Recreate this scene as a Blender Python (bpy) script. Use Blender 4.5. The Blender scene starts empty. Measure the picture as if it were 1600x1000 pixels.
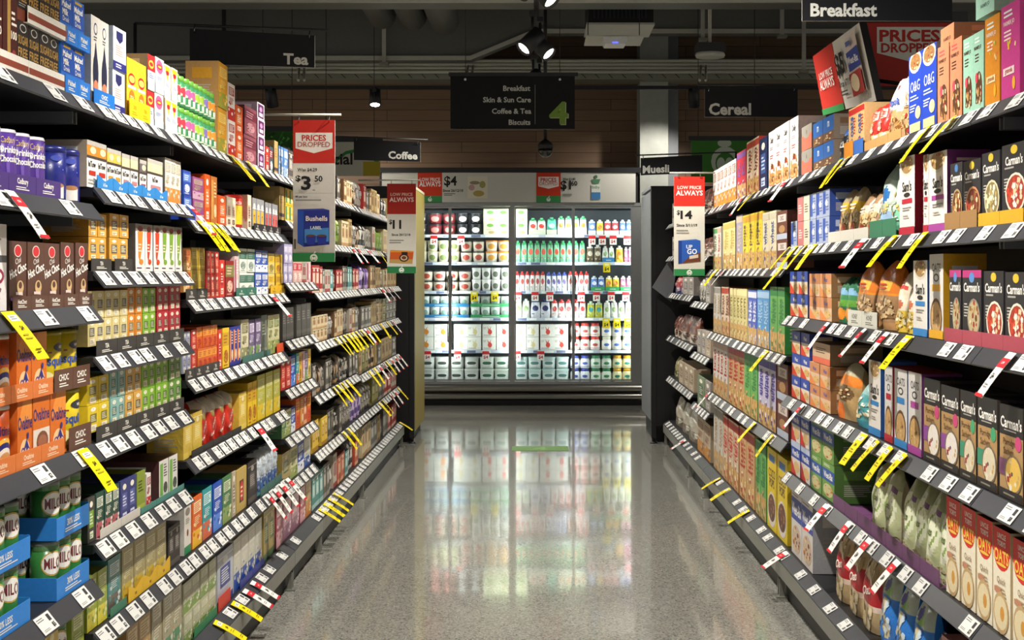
import bpy, bmesh, math, random
from mathutils import Vector, Matrix

# ------------------------------------------------------------------ camera, world, lights, exposure
SC = bpy.context.scene
COL = SC.collection
F = 2000.0            # focal length in pixels of the 1600 px wide frame
H = 1.55              # camera height
VX, VY = 838.0, 429.0  # where the aisle converges
S = H / 1.45          # plan measurements were taken for a 1.45 m eye height
YS = S * F / 1100.0

cam_data = bpy.data.cameras.new('camera')
cam_data.sensor_fit = 'HORIZONTAL'
cam_data.sensor_width = 36.0
cam_data.lens = F / 1600.0 * 36.0
cam_data.shift_x = (800 - VX) / 1600.0
cam_data.shift_y = -(500 - VY) / 1600.0
cam_data.clip_start = 0.05
cam_data.clip_end = 100
cam = bpy.data.objects.new('camera', cam_data)
COL.objects.link(cam)
cam.location = (0, 0, H)
cam.rotation_euler = (math.pi / 2, 0, 0)
SC.camera = cam

SC.view_settings.view_transform = 'Standard'
SC.view_settings.look = 'None'
SC.view_settings.gamma = 1.0
SC.view_settings.use_curve_mapping = False
SC.view_settings.exposure = 0.0
SC.cycles.use_denoising = True
SC.cycles.max_bounces = 8
SC.cycles.transparent_max_bounces = 16
SC.cycles.sample_clamp_indirect = 6.0

world = bpy.data.worlds.new('store_ambience')
SC.world = world
world.use_nodes = True
world.node_tree.nodes['Background'].inputs[0].default_value = (1.0, 0.96, 0.86, 1)
world.node_tree.nodes['Background'].inputs[1].default_value = 0.50

LAMP_Z = 3.27
LAMP_Y = [-1.86, 0.14, 2.14, 4.14, 6.14, 8.14, 10.14, 12.14]
SPOT_W = 300.0


def add_light(name, kind, loc, direction, energy, color=(1, 0.95, 0.86), **kw):
    ld = bpy.data.lights.new(name, kind)
    ld.energy = energy
    ld.color = color
    for k, v in kw.items():
        setattr(ld, k, v)
    o = bpy.data.objects.new(name, ld)
    COL.objects.link(o)
    o.location = loc
    o.rotation_euler = Vector(direction).to_track_quat('-Z', 'Y').to_euler()
    return o


# aisle track spots, one to each side, where the lamp heads hang
for ly in LAMP_Y:
    for sx in (-1, 1):
        add_light('track_spot_light', 'SPOT', (sx * 0.10, ly, LAMP_Z - 0.12), (sx * 1.08, 0.2, -2.1), SPOT_W * (.55 if ly > 11 else .7 if ly > 9 else 1),
                  spot_size=math.radians(90), spot_blend=0.8, shadow_soft_size=0.045)
FRIDGE_Y = 7.8 * YS
FI = FRIDGE_Y + 0.26     # front edge of the shelves inside the fridge
# fluorescent tubes inside the fridge: behind each mullion and under the canopy
for px in (606, 703, 800, 896, 990):
    X = (px - VX) * (FRIDGE_Y + .1) / F
    add_light('fridge_tube_light', 'AREA', (X, FRIDGE_Y + 0.12, 1.42), (0, 1, 0), 8.5, color=(0.93, 1.0, 0.98),
              shape='RECTANGLE', size=0.045, size_y=1.9)
add_light('fridge_canopy_light', 'AREA', (-0.28, FRIDGE_Y + 0.13, 2.325), (0, 0.55, -1), 9.0, color=(0.93, 1.0, 0.98),
          shape='RECTANGLE', size=2.8, size_y=0.05)
# the lit spot on the rear track washing the timber wall
add_light('rear_spot_light', 'SPOT', (-1.84, 14.5, 3.40), (0.12, -0.75, -1), 260, spot_size=math.radians(95), spot_blend=0.6, shadow_soft_size=0.05)

for px in (424, 1084):  # light added at the two dark-looking rear heads to brighten the fridge header
    add_light('rear_spot_light', 'SPOT', ((px - VX) * 14.6 / F, 14.66, 3.42), ((-.35 if px > 800 else .45),   .75, -1), 120, spot_size=math.radians(100), spot_blend=0.6, shadow_soft_size=0.05)

# ------------------------------------------------------------------ colours and materials


def lin(c):
    if isinstance(c, str):
        c = [int(c[i:i + 2], 16) / 255 for i in (0, 2, 4)]
        c = [x / 12.92 if x <= 0.04045 else ((x + 0.055) / 1.055) ** 2.4 for x in c]
    return (c[0], c[1], c[2], 1.0)


def nmat(name):
    m = bpy.data.materials.new(name)
    m.use_nodes = True
    nt = m.node_tree
    return m, nt, nt.nodes, nt.links, nt.nodes['Principled BSDF']


def printed(name, rough=0.5, spec=0.4, bump=0.0, bscale=40, metallic=0.0, vary=0.12, coat=0.0):
    """printed surface: ink colour from the mesh, plus mottled ink, fine gloss variation and film wrinkles"""
    m, nt, N, L, P = nmat(name)
    at = N.new('ShaderNodeAttribute'); at.attribute_name = 'ink'
    tc = N.new('ShaderNodeTexCoord')
    no = N.new('ShaderNodeTexNoise'); no.inputs['Scale'].default_value = 90; no.inputs['Detail'].default_value = 3
    L.new(tc.outputs['Object'], no.inputs['Vector'])
    mr = N.new('ShaderNodeMapRange'); mr.inputs[3].default_value = 1 - vary; mr.inputs[4].default_value = 1 + vary
    L.new(no.outputs['Fac'], mr.inputs[0])
    mx = N.new('ShaderNodeMix'); mx.data_type = 'RGBA'; mx.blend_type = 'MULTIPLY'; mx.inputs[0].default_value = 1
    L.new(at.outputs['Color'], mx.inputs[6]); L.new(mr.outputs[0], mx.inputs[7])
    L.new(mx.outputs[2], P.inputs['Base Color'])
    P.inputs['Roughness'].default_value = rough
    P.inputs['Specular IOR Level'].default_value = spec
    P.inputs['Metallic'].default_value = metallic
    P.inputs['Coat Weight'].default_value = coat
    if bump:
        n2 = N.new('ShaderNodeTexNoise'); n2.inputs['Scale'].default_value = bscale; n2.inputs['Detail'].default_value = 2
        n2.inputs['Distortion'].default_value = 1.2
        L.new(tc.outputs['Object'], n2.inputs['Vector'])
        b = N.new('ShaderNodeBump'); b.inputs['Strength'].default_value = bump; b.inputs['Distance'].default_value = 0.01
        L.new(n2.outputs['Fac'], b.inputs['Height']); L.new(b.outputs[0], P.inputs['Normal'])
    return m


def plain(name, c, rough=0.5, metallic=0.0, spec=0.5, vary=0.1, scale=30, emit=None, estr=0):
    m, nt, N, L, P = nmat(name)
    c = lin(c)
    tc = N.new('ShaderNodeTexCoord')
    no = N.new('ShaderNodeTexNoise'); no.inputs['Scale'].default_value = scale; no.inputs['Detail'].default_value = 4
    L.new(tc.outputs['Object'], no.inputs['Vector'])
    rp = N.new('ShaderNodeMix'); rp.data_type = 'RGBA'
    rp.inputs[6].default_value = tuple(x * (1 - vary) for x in c[:3]) + (1,)
    rp.inputs[7].default_value = tuple(min(1, x * (1 + vary)) for x in c[:3]) + (1,)
    L.new(no.outputs['Fac'], rp.inputs[0])
    L.new(rp.outputs[2], P.inputs['Base Color'])
    P.inputs['Roughness'].default_value = rough
    P.inputs['Metallic'].default_value = metallic
    P.inputs['Specular IOR Level'].default_value = spec
    if emit:
        P.inputs['Emission Color'].default_value = lin(emit)
        P.inputs['Emission Strength'].default_value = estr
    return m


M = {
    'carton': printed('printed_carton', 0.45, 0.4),
    'film': printed('crinkled_film', 0.3, 0.5, bump=0.22, bscale=30),
    'tin': printed('lacquered_tin', 0.3, 0.5, coat=0.2),
    'plastic': printed('moulded_plastic', 0.35, 0.5),
    'sign': printed('matt_sign_board', 0.6, 0.25, vary=0.04),
    'paper': printed('ticket_paper', 0.55, 0.3, vary=0.03),
    'black': plain('black_powder_coat', '17171a', 0.5),
    'charcoal': plain('charcoal_ticket_strip', '3a3b40', 0.38, spec=0.5),
    'fascia': plain('grey_base_fascia', '85857d', 0.4, metallic=0.3),
    'wire': plain('zinc_bracket', '8d8f93', 0.35, metallic=0.7),
    'steel': plain('brushed_stainless', 'b3b1aa', 0.28, metallic=0.9, scale=80),
    'mull': plain('grey_door_frame', 'a2a4a5', 0.4, metallic=0.5),
    'fshade': plain('shade_toned_fridge_back', '565c64', 0.5),  # interior shade behind the goods put into the liner colour
    'fshelf': plain('grey_fridge_shelf', '9a9fa4', 0.4),
    'fwhite': plain('white_fridge_liner', 'd9dcdc', 0.45),
    'duct': plain('dark_grey_duct', '666762', 0.6),
    'flange': plain('pale_duct_flange', 'b4b3a8', 0.55),
    'ceil': plain('black_painted_slab', '2a2b2a', 0.8),
    'conduit': plain('painted_conduit', 'b4b3a5', 0.5),
    'tray': plain('galvanised_tray', '8f9082', 0.5, metallic=0.3),
    'concrete': plain('column_concrete', '9a9c95', 0.8, vary=0.2, scale=9),
    'grey': plain('grey_board', '707377', 0.6),
    'gold': plain('ochre_end_panel', '9a8a3c', 0.45),
    'cream': plain('cream_laminate', 'c9c2a6', 0.5),
    'chrome': plain('bright_wire', 'c8c8c8', 0.2, metallic=1.0),
    'lampglow': plain('lamp_lens', 'ffffff', 0.3, emit='fff3dc', estr=14),
    'led': plain('blue_status_led', '4050ff', 0.3, emit='4a50ff', estr=3),
    'tubeglow': plain('fluorescent_tube', 'ffffff', 0.3, emit='eafffb', estr=2.5),
    'dome': plain('smoked_dome', '101012', 0.12, spec=0.8),
}


def wood_mat():
    m, nt, N, L, P = nmat('timber_wall_boards')
    tc = N.new('ShaderNodeTexCoord')
    mp = N.new('ShaderNodeMapping'); mp.inputs['Rotation'].default_value = (math.radians(90), 0, 0)
    L.new(tc.outputs['Object'], mp.inputs[0])
    br = N.new('ShaderNodeTexBrick')
    br.inputs['Scale'].default_value = 1.0
    br.inputs['Brick Width'].default_value = 1.9
    br.inputs['Row Height'].default_value = 0.135
    br.inputs['Mortar Size'].default_value = 0.003
    br.inputs['Color1'].default_value = lin('86694f'); br.inputs['Color2'].default_value = lin('765b45'); br.inputs['Mortar'].default_value = lin('2b1f16')
    L.new(mp.outputs[0], br.inputs['Vector'])
    m2 = N.new('ShaderNodeMapping'); m2.inputs['Scale'].default_value = (1.2, 1, 40)
    L.new(tc.outputs['Object'], m2.inputs[0])
    no = N.new('ShaderNodeTexNoise'); no.inputs['Scale'].default_value = 2.0; no.inputs['Detail'].default_value = 5
    L.new(m2.outputs[0], no.inputs['Vector'])
    mr = N.new('ShaderNodeMapRange'); mr.inputs[3].default_value = .75; mr.inputs[4].default_value = 1.25
    L.new(no.outputs['Fac'], mr.inputs[0])
    mx = N.new('ShaderNodeMix'); mx.data_type = 'RGBA'; mx.blend_type = 'MULTIPLY'; mx.inputs[0].default_value = 1
    L.new(br.outputs['Color'], mx.inputs[6]); L.new(mr.outputs[0], mx.inputs[7])
    L.new(mx.outputs[2], P.inputs['Base Color']); P.inputs['Roughness'].default_value = 0.6
    return m


def floor_mat():
    m, nt, N, L, P = nmat('polished_aggregate_concrete')
    tc = N.new('ShaderNodeTexCoord')
    no = N.new('ShaderNodeTexNoise'); no.inputs['Scale'].default_value = 1.1; no.inputs['Detail'].default_value = 5
    L.new(tc.outputs['Object'], no.inputs['Vector'])
    base = N.new('ShaderNodeMix'); base.data_type = 'RGBA'
    base.inputs[6].default_value = lin('92918a'); base.inputs[7].default_value = lin('a9a79f')
    L.new(no.outputs['Fac'], base.inputs[0])
    v1 = N.new('ShaderNodeTexVoronoi'); v1.inputs['Scale'].default_value = 140
    L.new(tc.outputs['Object'], v1.inputs['Vector'])
    r1 = N.new('ShaderNodeValToRGB'); r1.color_ramp.interpolation = 'CONSTANT'
    e = r1.color_ramp.elements
    e[0].position = 0; e[0].color = (0.35, 0.35, 0.35, 1); e[1].position = 0.12; e[1].color = (.65, .65, .65, 1)
    for p, v in ((.34, 0.9), (.68, 1.08), (.92, 1.35)):
        q = e.new(p); q.color = (v, v, v * .97, 1)
    sp = N.new('ShaderNodeSeparateColor'); L.new(v1.outputs['Color'], sp.inputs[0]); L.new(sp.outputs[0], r1.inputs[0])
    v2 = N.new('ShaderNodeTexNoise'); v2.inputs['Scale'].default_value = 380; v2.inputs['Detail'].default_value = 2
    L.new(tc.outputs['Object'], v2.inputs['Vector'])
    mr = N.new('ShaderNodeMapRange'); mr.inputs[1].default_value = .3; mr.inputs[2].default_value = .7; mr.inputs[3].default_value = .6; mr.inputs[4].default_value = 1.35
    L.new(v2.outputs['Fac'], mr.inputs[0])
    a = N.new('ShaderNodeMix'); a.data_type = 'RGBA'; a.blend_type = 'MULTIPLY'; a.inputs[0].default_value = .75
    L.new(base.outputs[2], a.inputs[6]); L.new(r1.outputs[0], a.inputs[7])
    b = N.new('ShaderNodeMix'); b.data_type = 'RGBA'; b.blend_type = 'MULTIPLY'; b.inputs[0].default_value = .8
    L.new(a.outputs[2], b.inputs[6]); L.new(mr.outputs[0], b.inputs[7])
    L.new(b.outputs[2], P.inputs['Base Color'])
    nr = N.new('ShaderNodeTexNoise'); nr.inputs['Scale'].default_value = 2.4; nr.inputs['Detail'].default_value = 6
    L.new(tc.outputs['Object'], nr.inputs['Vector'])
    rr = N.new('ShaderNodeMapRange'); rr.inputs[3].default_value = .05; rr.inputs[4].default_value = .2
    L.new(nr.outputs['Fac'], rr.inputs[0]); L.new(rr.outputs[0], P.inputs['Roughness'])
    P.inputs['IOR'].default_value = 1.5
    P.inputs['Specular IOR Level'].default_value = .75
    P.inputs['Coat Weight'].default_value = 0.6; P.inputs['Coat Roughness'].default_value = 0.045; P.inputs['Coat IOR'].default_value = 1.6
    nb = N.new('ShaderNodeTexNoise'); nb.inputs['Scale'].default_value = 3.0; nb.inputs['Detail'].default_value = 1
    L.new(tc.outputs['Object'], nb.inputs['Vector'])
    bm = N.new('ShaderNodeBump'); bm.inputs['Strength'].default_value = .03; bm.inputs['Distance'].default_value = .02
    L.new(nb.outputs['Fac'], bm.inputs['Height'])
    L.new(bm.outputs[0], P.inputs['Normal']); L.new(bm.outputs[0], P.inputs['Coat Normal'])
    return m


def glass_mat():
    m = bpy.data.materials.new('clear_door_glass'); m.use_nodes = True
    N, L = m.node_tree.nodes, m.node_tree.links
    N.remove(N['Principled BSDF'])
    t = N.new('ShaderNodeBsdfTransparent'); t.inputs[0].default_value = (.95, .98, .97, 1)
    g = N.new('ShaderNodeBsdfGlossy'); g.inputs['Roughness'].default_value = .03
    fr = N.new('ShaderNodeFresnel'); fr.inputs[0].default_value = 1.3
    mx = N.new('ShaderNodeMixShader'); L.new(fr.outputs[0], mx.inputs[0]); L.new(t.outputs[0], mx.inputs[1]); L.new(g.outputs[0], mx.inputs[2])
    L.new(mx.outputs[0], N['Material Output'].inputs[0])
    return m


M['wood'] = wood_mat(); M['floor'] = floor_mat(); M['glass'] = glass_mat()

# ------------------------------------------------------------------ mesh building


class MB:
    def __init__(self):
        self.v, self.f, self.c, self.sm = [], [], [], []

    def poly(self, pts, c, smooth=False):
        n = len(self.v)
        self.v.extend(tuple(p) for p in pts)
        self.f.append(tuple(range(n, n + len(pts))))
        self.c.append(lin(c)); self.sm.append(smooth)

    def box(self, a, b, c='808080', cols=None):
        (x0, y0, z0), (x1, y1, z1) = a, b
        n = len(self.v)
        self.v += [(x0, y0, z0), (x1, y0, z0), (x1, y1, z0), (x0, y1, z0), (x0, y0, z1), (x1, y0, z1), (x1, y1, z1), (x0, y1, z1)]
        fs = [(0, 1, 5, 4), (1, 2, 6, 5), (2, 3, 7, 6), (3, 0, 4, 7), (4, 5, 6, 7), (3, 2, 1, 0)]
        for i, q in enumerate(fs):
            self.f.append(tuple(n + k for k in q)); self.c.append(lin(cols[i] if cols else c)); self.sm.append(False)

    def grid(self, P, nu, nv, colf, closed_u=False, smooth=True):
        n = len(self.v)
        mu = nu if closed_u else nu + 1
        for j in range(nv + 1):
            for i in range(mu):
                self.v.append(tuple(P(i / nu, j / nv)))
        for j in range(nv):
            for i in range(nu):
                a = n + j * mu + i; b = n + j * mu + (i + 1) % mu
                self.f.append((a, b, b + mu, a + mu))
                c = colf((i + .5) / nu, (j + .5) / nv) if callable(colf) else colf
                self.c.append(lin(c)); self.sm.append(smooth)

    def lathe(self, prof, n, colf, cx=0, cy=0, smooth=True, cap=True):
        b0 = len(self.v)
        for r, z in prof:
            for i in range(n):
                t = 2 * math.pi * i / n
                self.v.append((cx + r * math.cos(t), cy + r * math.sin(t), z))
        for j in range(len(prof) - 1):
            c = lin(colf(j) if callable(colf) else colf)
            for i in range(n):
                a = b0 + j * n + i; b = b0 + j * n + (i + 1) % n
                self.f.append((a, b, b + n, a + n)); self.c.append(c); self.sm.append(smooth)
        if cap:
            c = lin(colf(len(prof) - 2) if callable(colf) else colf)
            self.f.append(tuple(b0 + (len(prof) - 1) * n + i for i in range(n))); self.c.append(c); self.sm.append(False)
            self.f.append(tuple(b0 + n - 1 - i for i in range(n))); self.c.append(lin(colf(0) if callable(colf) else colf)); self.sm.append(False)

    def tube(self, pts, r, c='808080', n=8):
        pts = [Vector(p) for p in pts]
        b0 = len(self.v)
        for k, p in enumerate(pts):
            d = (pts[min(k + 1, len(pts) - 1)] - pts[max(k - 1, 0)]).normalized()
            u = d.cross(Vector((0, 0, 1)))
            if u.length < 1e-3:
                u = d.cross(Vector((0, 1, 0)))
            u.normalize(); w = d.cross(u)
            for i in range(n):
                t = 2 * math.pi * i / n
                self.v.append(tuple(p + (u * math.cos(t) + w * math.sin(t)) * r))
        for k in range(len(pts) - 1):
            for i in range(n):
                a = b0 + k * n + i; b = b0 + k * n + (i + 1) % n
                self.f.append((a, b, b + n, a + n)); self.c.append(lin(c)); self.sm.append(True)
        self.f.append(tuple(b0 + n - 1 - i for i in range(n))); self.c.append(lin(c)); self.sm.append(False)
        e = b0 + (len(pts) - 1) * n
        self.f.append(tuple(e + i for i in range(n))); self.c.append(lin(c)); self.sm.append(False)

    def xform(self, mat, start=0):
        for i in range(start, len(self.v)):
            self.v[i] = tuple(mat @ Vector(self.v[i]))

    def mesh(self, name, mat):
        me = bpy.data.meshes.new(name)
        me.from_pydata(self.v, [], self.f)
        at = me.color_attributes.new('ink', 'FLOAT_COLOR', 'CORNER')
        buf = []
        for f, c in zip(self.f, self.c):
            buf.extend(c * len(f))
        at.data.foreach_set('color', buf)
        me.polygons.foreach_set('use_smooth', self.sm)
        me.materials.append(mat)
        me.update()
        return me


def obj(name, mb, mat, parent=None):
    o = bpy.data.objects.new(name, mb.mesh(name, mat) if isinstance(mb, MB) else mb)
    COL.objects.link(o)
    o.parent = parent
    return o


def tag(o, label, cat, group=None):
    o['label'] = label; o['category'] = cat
    if group:
        o['group'] = group
    return o


def empty(name, loc=(0, 0, 0), rz=0):
    o = bpy.data.objects.new(name, None)
    o.empty_display_size = 0.05
    COL.objects.link(o)
    o.location = loc; o.rotation_euler = (0, 0, rz)
    return o


def struct(o):
    o['kind'] = 'structure'
    return o


def PX(x, y, Y):
    return ((x - VX) * Y / F, Y, H + (VY - y) * Y / F)


# ------------------------------------------------------------------ lettering and artwork on surfaces
_txt = {}


def text_mesh(s, bold):
    k = (s, bold)
    if k not in _txt:
        cu = bpy.data.curves.new('lettering', 'FONT')
        cu.body = s; cu.size = 1.0; cu.resolution_u = 2
        cu.offset = (0.0, 0.024, 0.032, 0.032)[int(bold)]
        o = bpy.data.objects.new('lettering', cu)
        COL.objects.link(o)
        me = o.to_mesh()
        v = [(p.co.x, p.co.y) for p in me.vertices]
        f = [tuple(p.vertices) for p in me.polygons]
        o.to_mesh_clear()
        bpy.data.objects.remove(o); bpy.data.curves.remove(cu)
        if v:
            x0 = min(p[0] for p in v); x1 = max(p[0] for p in v)
            y0 = min(p[1] for p in v); y1 = max(p[1] for p in v)
        else:
            x0, x1, y0, y1 = 0, 1, 0, 1
        v = [((p[0] - (x0 + x1) / 2), (p[1] - (y0 + y1) / 2)) for p in v]
        _txt[k] = (v, f, x1 - x0, y1 - y0)
    return _txt[k]


def R(u0, v0, u1, v1, c): return ('R', u0, v0, u1, v1, c)
def E(cu, cv, ru, rv, c): return ('E', cu, cv, ru, rv, c)
def T(s, cu, cv, hv, mw, c, bold=1, rot=0): return ('T', s, cu, cv, hv, mw, c, bold, rot)
def LN(u0, v0, u1, v1, n, c): return ('L', u0, v0, u1, v1, n, c)
def CH(cu, cv, ru, rv, n, cols, seed=1): return ('C', cu, cv, ru, rv, n, cols, seed)
def PO(pts, c): return ('P', pts, c)
def bowl(cu, cv, ru, rv, rim, fill, chips, seed=1, n=16):
    return [E(cu, cv, ru, rv, rim), E(cu, cv, ru * .86, rv * .88, fill), CH(cu, cv, ru * .75, rv * .8, n, chips, seed)]


def flat_ops(art):
    out = []
    for a in art or []:
        if isinstance(a, list):
            out += flat_ops(a)
        else:
            out.append(a)
    return out


def col_at(art, base):
    """base colour of a curved panel at (u, v): the large shapes only"""
    big = [a for a in art if a[0] in 'RE']

    def f(u, v):
        c = base
        for a in big:
            if a[0] == 'R' and a[1] <= u <= a[3] and a[2] <= v <= a[4]:
                c = a[5]
            elif a[0] == 'E' and ((u - a[1]) / a[3]) ** 2 + ((v - a[2]) / a[4]) ** 2 <= 1:
                c = a[5]
        return c
    return f


def draw(mb, Pf, art, w, h, curved=False, step=0.0002, skip=''):
    """lay printed shapes onto a surface Pf(u, v, lift)"""
    lift = .0007 if curved else step
    if curved:
        P0 = Pf
        Pf = lambda u, v, o: P0(min(1.04, max(-.04, u)), min(.985, max(.012, v)), o)
    nx = 14 if curved else 1
    ops = flat_ops(art)

    def inside(g, x, y):
        return (g[1] <= x <= g[3] and g[2] <= y <= g[4]) if g[0] == 'R' else ((x - g[1]) / g[3]) ** 2 + ((y - g[2]) / g[4]) ** 2 <= 1
    for ai, a in enumerate(ops):
        k = a[0]
        later = [g for g in ops[ai + 1:] if g[0] in 'RE'] if 'R' in skip else []
        if k in skip:
            continue
        if k == 'R':
            _, u0, v0, u1, v1, c = a
            for i in range(nx):
                ua = u0 + (u1 - u0) * i / nx; ub = u0 + (u1 - u0) * (i + 1) / nx
                mb.poly([Pf(ua, v0, lift), Pf(ub, v0, lift), Pf(ub, v1, lift), Pf(ua, v1, lift)], c)
        elif k == 'P':
            mb.poly([Pf(u, v, lift) for u, v in a[1]], a[2])
        elif k == 'E':
            _, cu, cv, ru, rv, c = a
            n = 16
            if curved:
                for q in range(10):
                    ta, tb = math.pi * q / 10, math.pi * (q + 1) / 10
                    xa, xb = cu - ru * math.cos(ta), cu - ru * math.cos(tb)
                    ya, yb = rv * math.sin(ta), rv * math.sin(tb)
                    mb.poly([Pf(xa, cv - ya, lift), Pf(xb, cv - yb, lift), Pf(xb, cv + yb, lift), Pf(xa, cv + ya, lift)], c)
                lift += step
                continue
            mb.poly([Pf(min(1, max(0, cu + ru * math.cos(6.2832 * i / n))), min(1, max(0, cv + rv * math.sin(6.2832 * i / n))), lift) for i in range(n)], c)
        elif k == 'L':
            _, u0, v0, u1, v1, n, c = a
            rnd = random.Random(int(u0 * 977 + v0 * 3331 + n))
            for i in range(n):
                t = v0 + (v1 - v0) * (i + .25) / n
                t2 = v0 + (v1 - v0) * (i + .7) / n
                e = u1 - (u1 - u0) * rnd.uniform(0, .4)
                mb.poly([Pf(u0, t, lift), Pf(e, t, lift), Pf(e, t2, lift), Pf(u0, t2, lift)], c)
        elif k == 'C':
            _, cu, cv, ru, rv, n, cols, seed = a
            rnd = random.Random(seed)
            for i in range(n):
                r = math.sqrt(rnd.random()); t = rnd.uniform(0, 6.283)
                x = cu + ru * r * math.cos(t); y = cv + rv * r * math.sin(t)
                q = rnd.uniform(.12, .26); o = rnd.uniform(0, 6.28); m = rnd.choice((3, 4, 5))
                cc = rnd.choice(cols)
                if any(inside(g, x, y) for g in later):
                    continue
                mb.poly([Pf(min(1, max(0, x + ru * q * math.cos(o + 6.283 * j / m))), min(1, max(0, y + rv * q * math.sin(o + 6.283 * j / m))), lift) for j in range(m)], cc)
                lift += step * .04
        elif k == 'T':
            _, s, cu, cv, hv, mw, c, bold, rot = a
            v, f, tw, th = text_mesh(s, bold)
            sz = hv * h / text_mesh('H', bold)[3]
            sx = sz
            if bold == 2:
                sx = sz * 1.25
            lim = mw * (h if rot in (90, -90) else w)
            if tw * sx > lim:
                sx = lim / tw
            ca, sa = math.cos(math.radians(rot)), math.sin(math.radians(rot))
            pts = []
            for x, y in v:
                x *= sx; y *= sz
                pts.append(Pf(cu + (x * ca - y * sa) / w, cv + (x * sa + y * ca) / h, lift))
            n0 = len(mb.v); mb.v.extend(tuple(p) for p in pts)
            for q in f:
                mb.f.append(tuple(n0 + i for i in q)); mb.c.append(lin(c)); mb.sm.append(False)
        lift += step


# ------------------------------------------------------------------ shapes of goods (front towards local -y, base at z 0)


def shape_box(D, w, h, d):
    mb = MB()
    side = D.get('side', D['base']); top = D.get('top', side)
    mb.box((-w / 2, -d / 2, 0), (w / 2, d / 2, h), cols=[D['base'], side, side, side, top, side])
    draw(mb, lambda u, v, o: ((u - .5) * w, -d / 2 - o, v * h), D['art'], w, h)
    if D.get('sideart', 1):
        sa = D.get('sart') or [LN(.2, .18, .85, .5, 6, D.get('sink', 'b8b2a8')), R(.2, .62, .8, .86, D.get('sink2', D['base']))]
        draw(mb, lambda u, v, o: (-w / 2 - o, (.5 - u) * d, v * h), sa, d, h)
        draw(mb, lambda u, v, o: (w / 2 + o, (u - .5) * d, v * h), sa, d, h)
    return [('body', mb, D.get('mat', 'carton'))]


def shape_tin(D, w, h, d):
    r = w / 2
    mb = MB()
    lh = D.get('lid_h', .1)
    hb = h * (1 - lh)
    mb.lathe([(r * .97, 0), (r, .006), (r, hb * .5), (r, hb - .004)], 28, D['base'])
    Pf = lambda u, v, o: ((r + o) * math.sin((u - .5) * 2.9), -(r + o) * math.cos((u - .5) * 2.9), v * hb)
    draw(mb, Pf, D['art'], 2.9 * r, hb, curved=True, step=.00022)
    ld = MB()
    ld.lathe([(r * .9, hb - .006), (r * 1.015, hb - .004), (r * 1.02, h - .008), (r * .96, h - .001), (r * .9, h - .003)], 28, D.get('lid', 'c8c8c8'))
    return [('body', mb, 'tin'), ('lid', ld, 'tin')]


def shape_jar(D, w, h, d):
    r = w / 2
    mb = MB()
    hb = h * .8
    mb.lathe([(r * .8, 0), (r * .96, hb * .06), (r, hb * .15), (r, hb * .72), (r * .9, hb * .9), (r * .72, hb)], 20, D['base'])
    Pf = lambda u, v, o: ((r + o) * math.sin((u - .5) * 2.8), -(r + o) * math.cos((u - .5) * 2.8), hb * (.16 + .55 * v))
    draw(mb, Pf, D['art'], 2.8 * r, hb * .55, curved=True, step=.00022)
    ld = MB()
    ld.lathe([(r * .7, hb * .97), (r * .8, hb), (r * .8, h * .985), (r * .74, h)], 20, D.get('lid', 'c02020'))
    return [('body', mb, 'plastic'), ('lid', ld, 'plastic')]


def _sq(t, e=.42):
    c, s = math.cos(t), math.sin(t)
    return math.copysign(abs(c) ** e, c), math.copysign(abs(s) ** e, s)


def shape_tub(D, w, h, d):
    """tapered pot with a lid: round (e=1) or rounded square"""
    e = D.get('e', 1.0)
    taper = D.get('taper', .82)
    hb = h * .88

    def ring(r, z, n=24):
        return [(w / 2 * r * _sq(6.2832 * i / n, e)[0], min(w, d) / 2 * r * _sq(6.2832 * i / n, e)[1], z) for i in range(n)]
    mb = MB()
    prof = [(taper, 0), (taper + (1 - taper) * .5, hb * .5), (1 - .03, hb)]
    n0 = 0
    for r, z in prof:
        mb.v += ring(r, z)
    for j in range(2):
        for i in range(24):
            a = j * 24 + i; b = j * 24 + (i + 1) % 24
            mb.f.append((a, b, b + 24, a + 24)); mb.c.append(lin(D['base'])); mb.sm.append(True)
    mb.f.append(tuple(23 - i for i in range(24))); mb.c.append(lin(D['base'])); mb.sm.append(False)
    dd = min(w, d)

    def Pf(u, v, o):
        t = -math.pi / 2 + (u - .5) * 2.3
        r = taper + (1 - taper) * v
        x, y = _sq(t, e)
        return ((w / 2 * r + o) * x, (dd / 2 * r + o) * y, v * hb)
    draw(mb, Pf, D['art'], w * 1.2, hb, curved=True, step=.00025)
    ld = MB()
    ld.v += ring(1.0, hb - .002) + ring(1.02, hb + .003) + ring(1.02, h - .004) + ring(.95, h)
    for j in range(3):
        for i in range(24):
            a = j * 24 + i; b = j * 24 + (i + 1) % 24
            ld.f.append((a, b, b + 24, a + 24)); ld.c.append(lin(D.get('lid', 'eeeeee'))); ld.sm.append(False)
    ld.f.append(tuple(72 + i for i in range(24))); ld.c.append(lin(D.get('lid', 'eeeeee'))); ld.sm.append(False)
    ld.f.append(tuple(23 - i for i in range(24))); ld.c.append(lin(D.get('lid', 'eeeeee'))); ld.sm.append(False)
    return [('body', mb, 'plastic'), ('lid', ld, 'plastic')]


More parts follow.
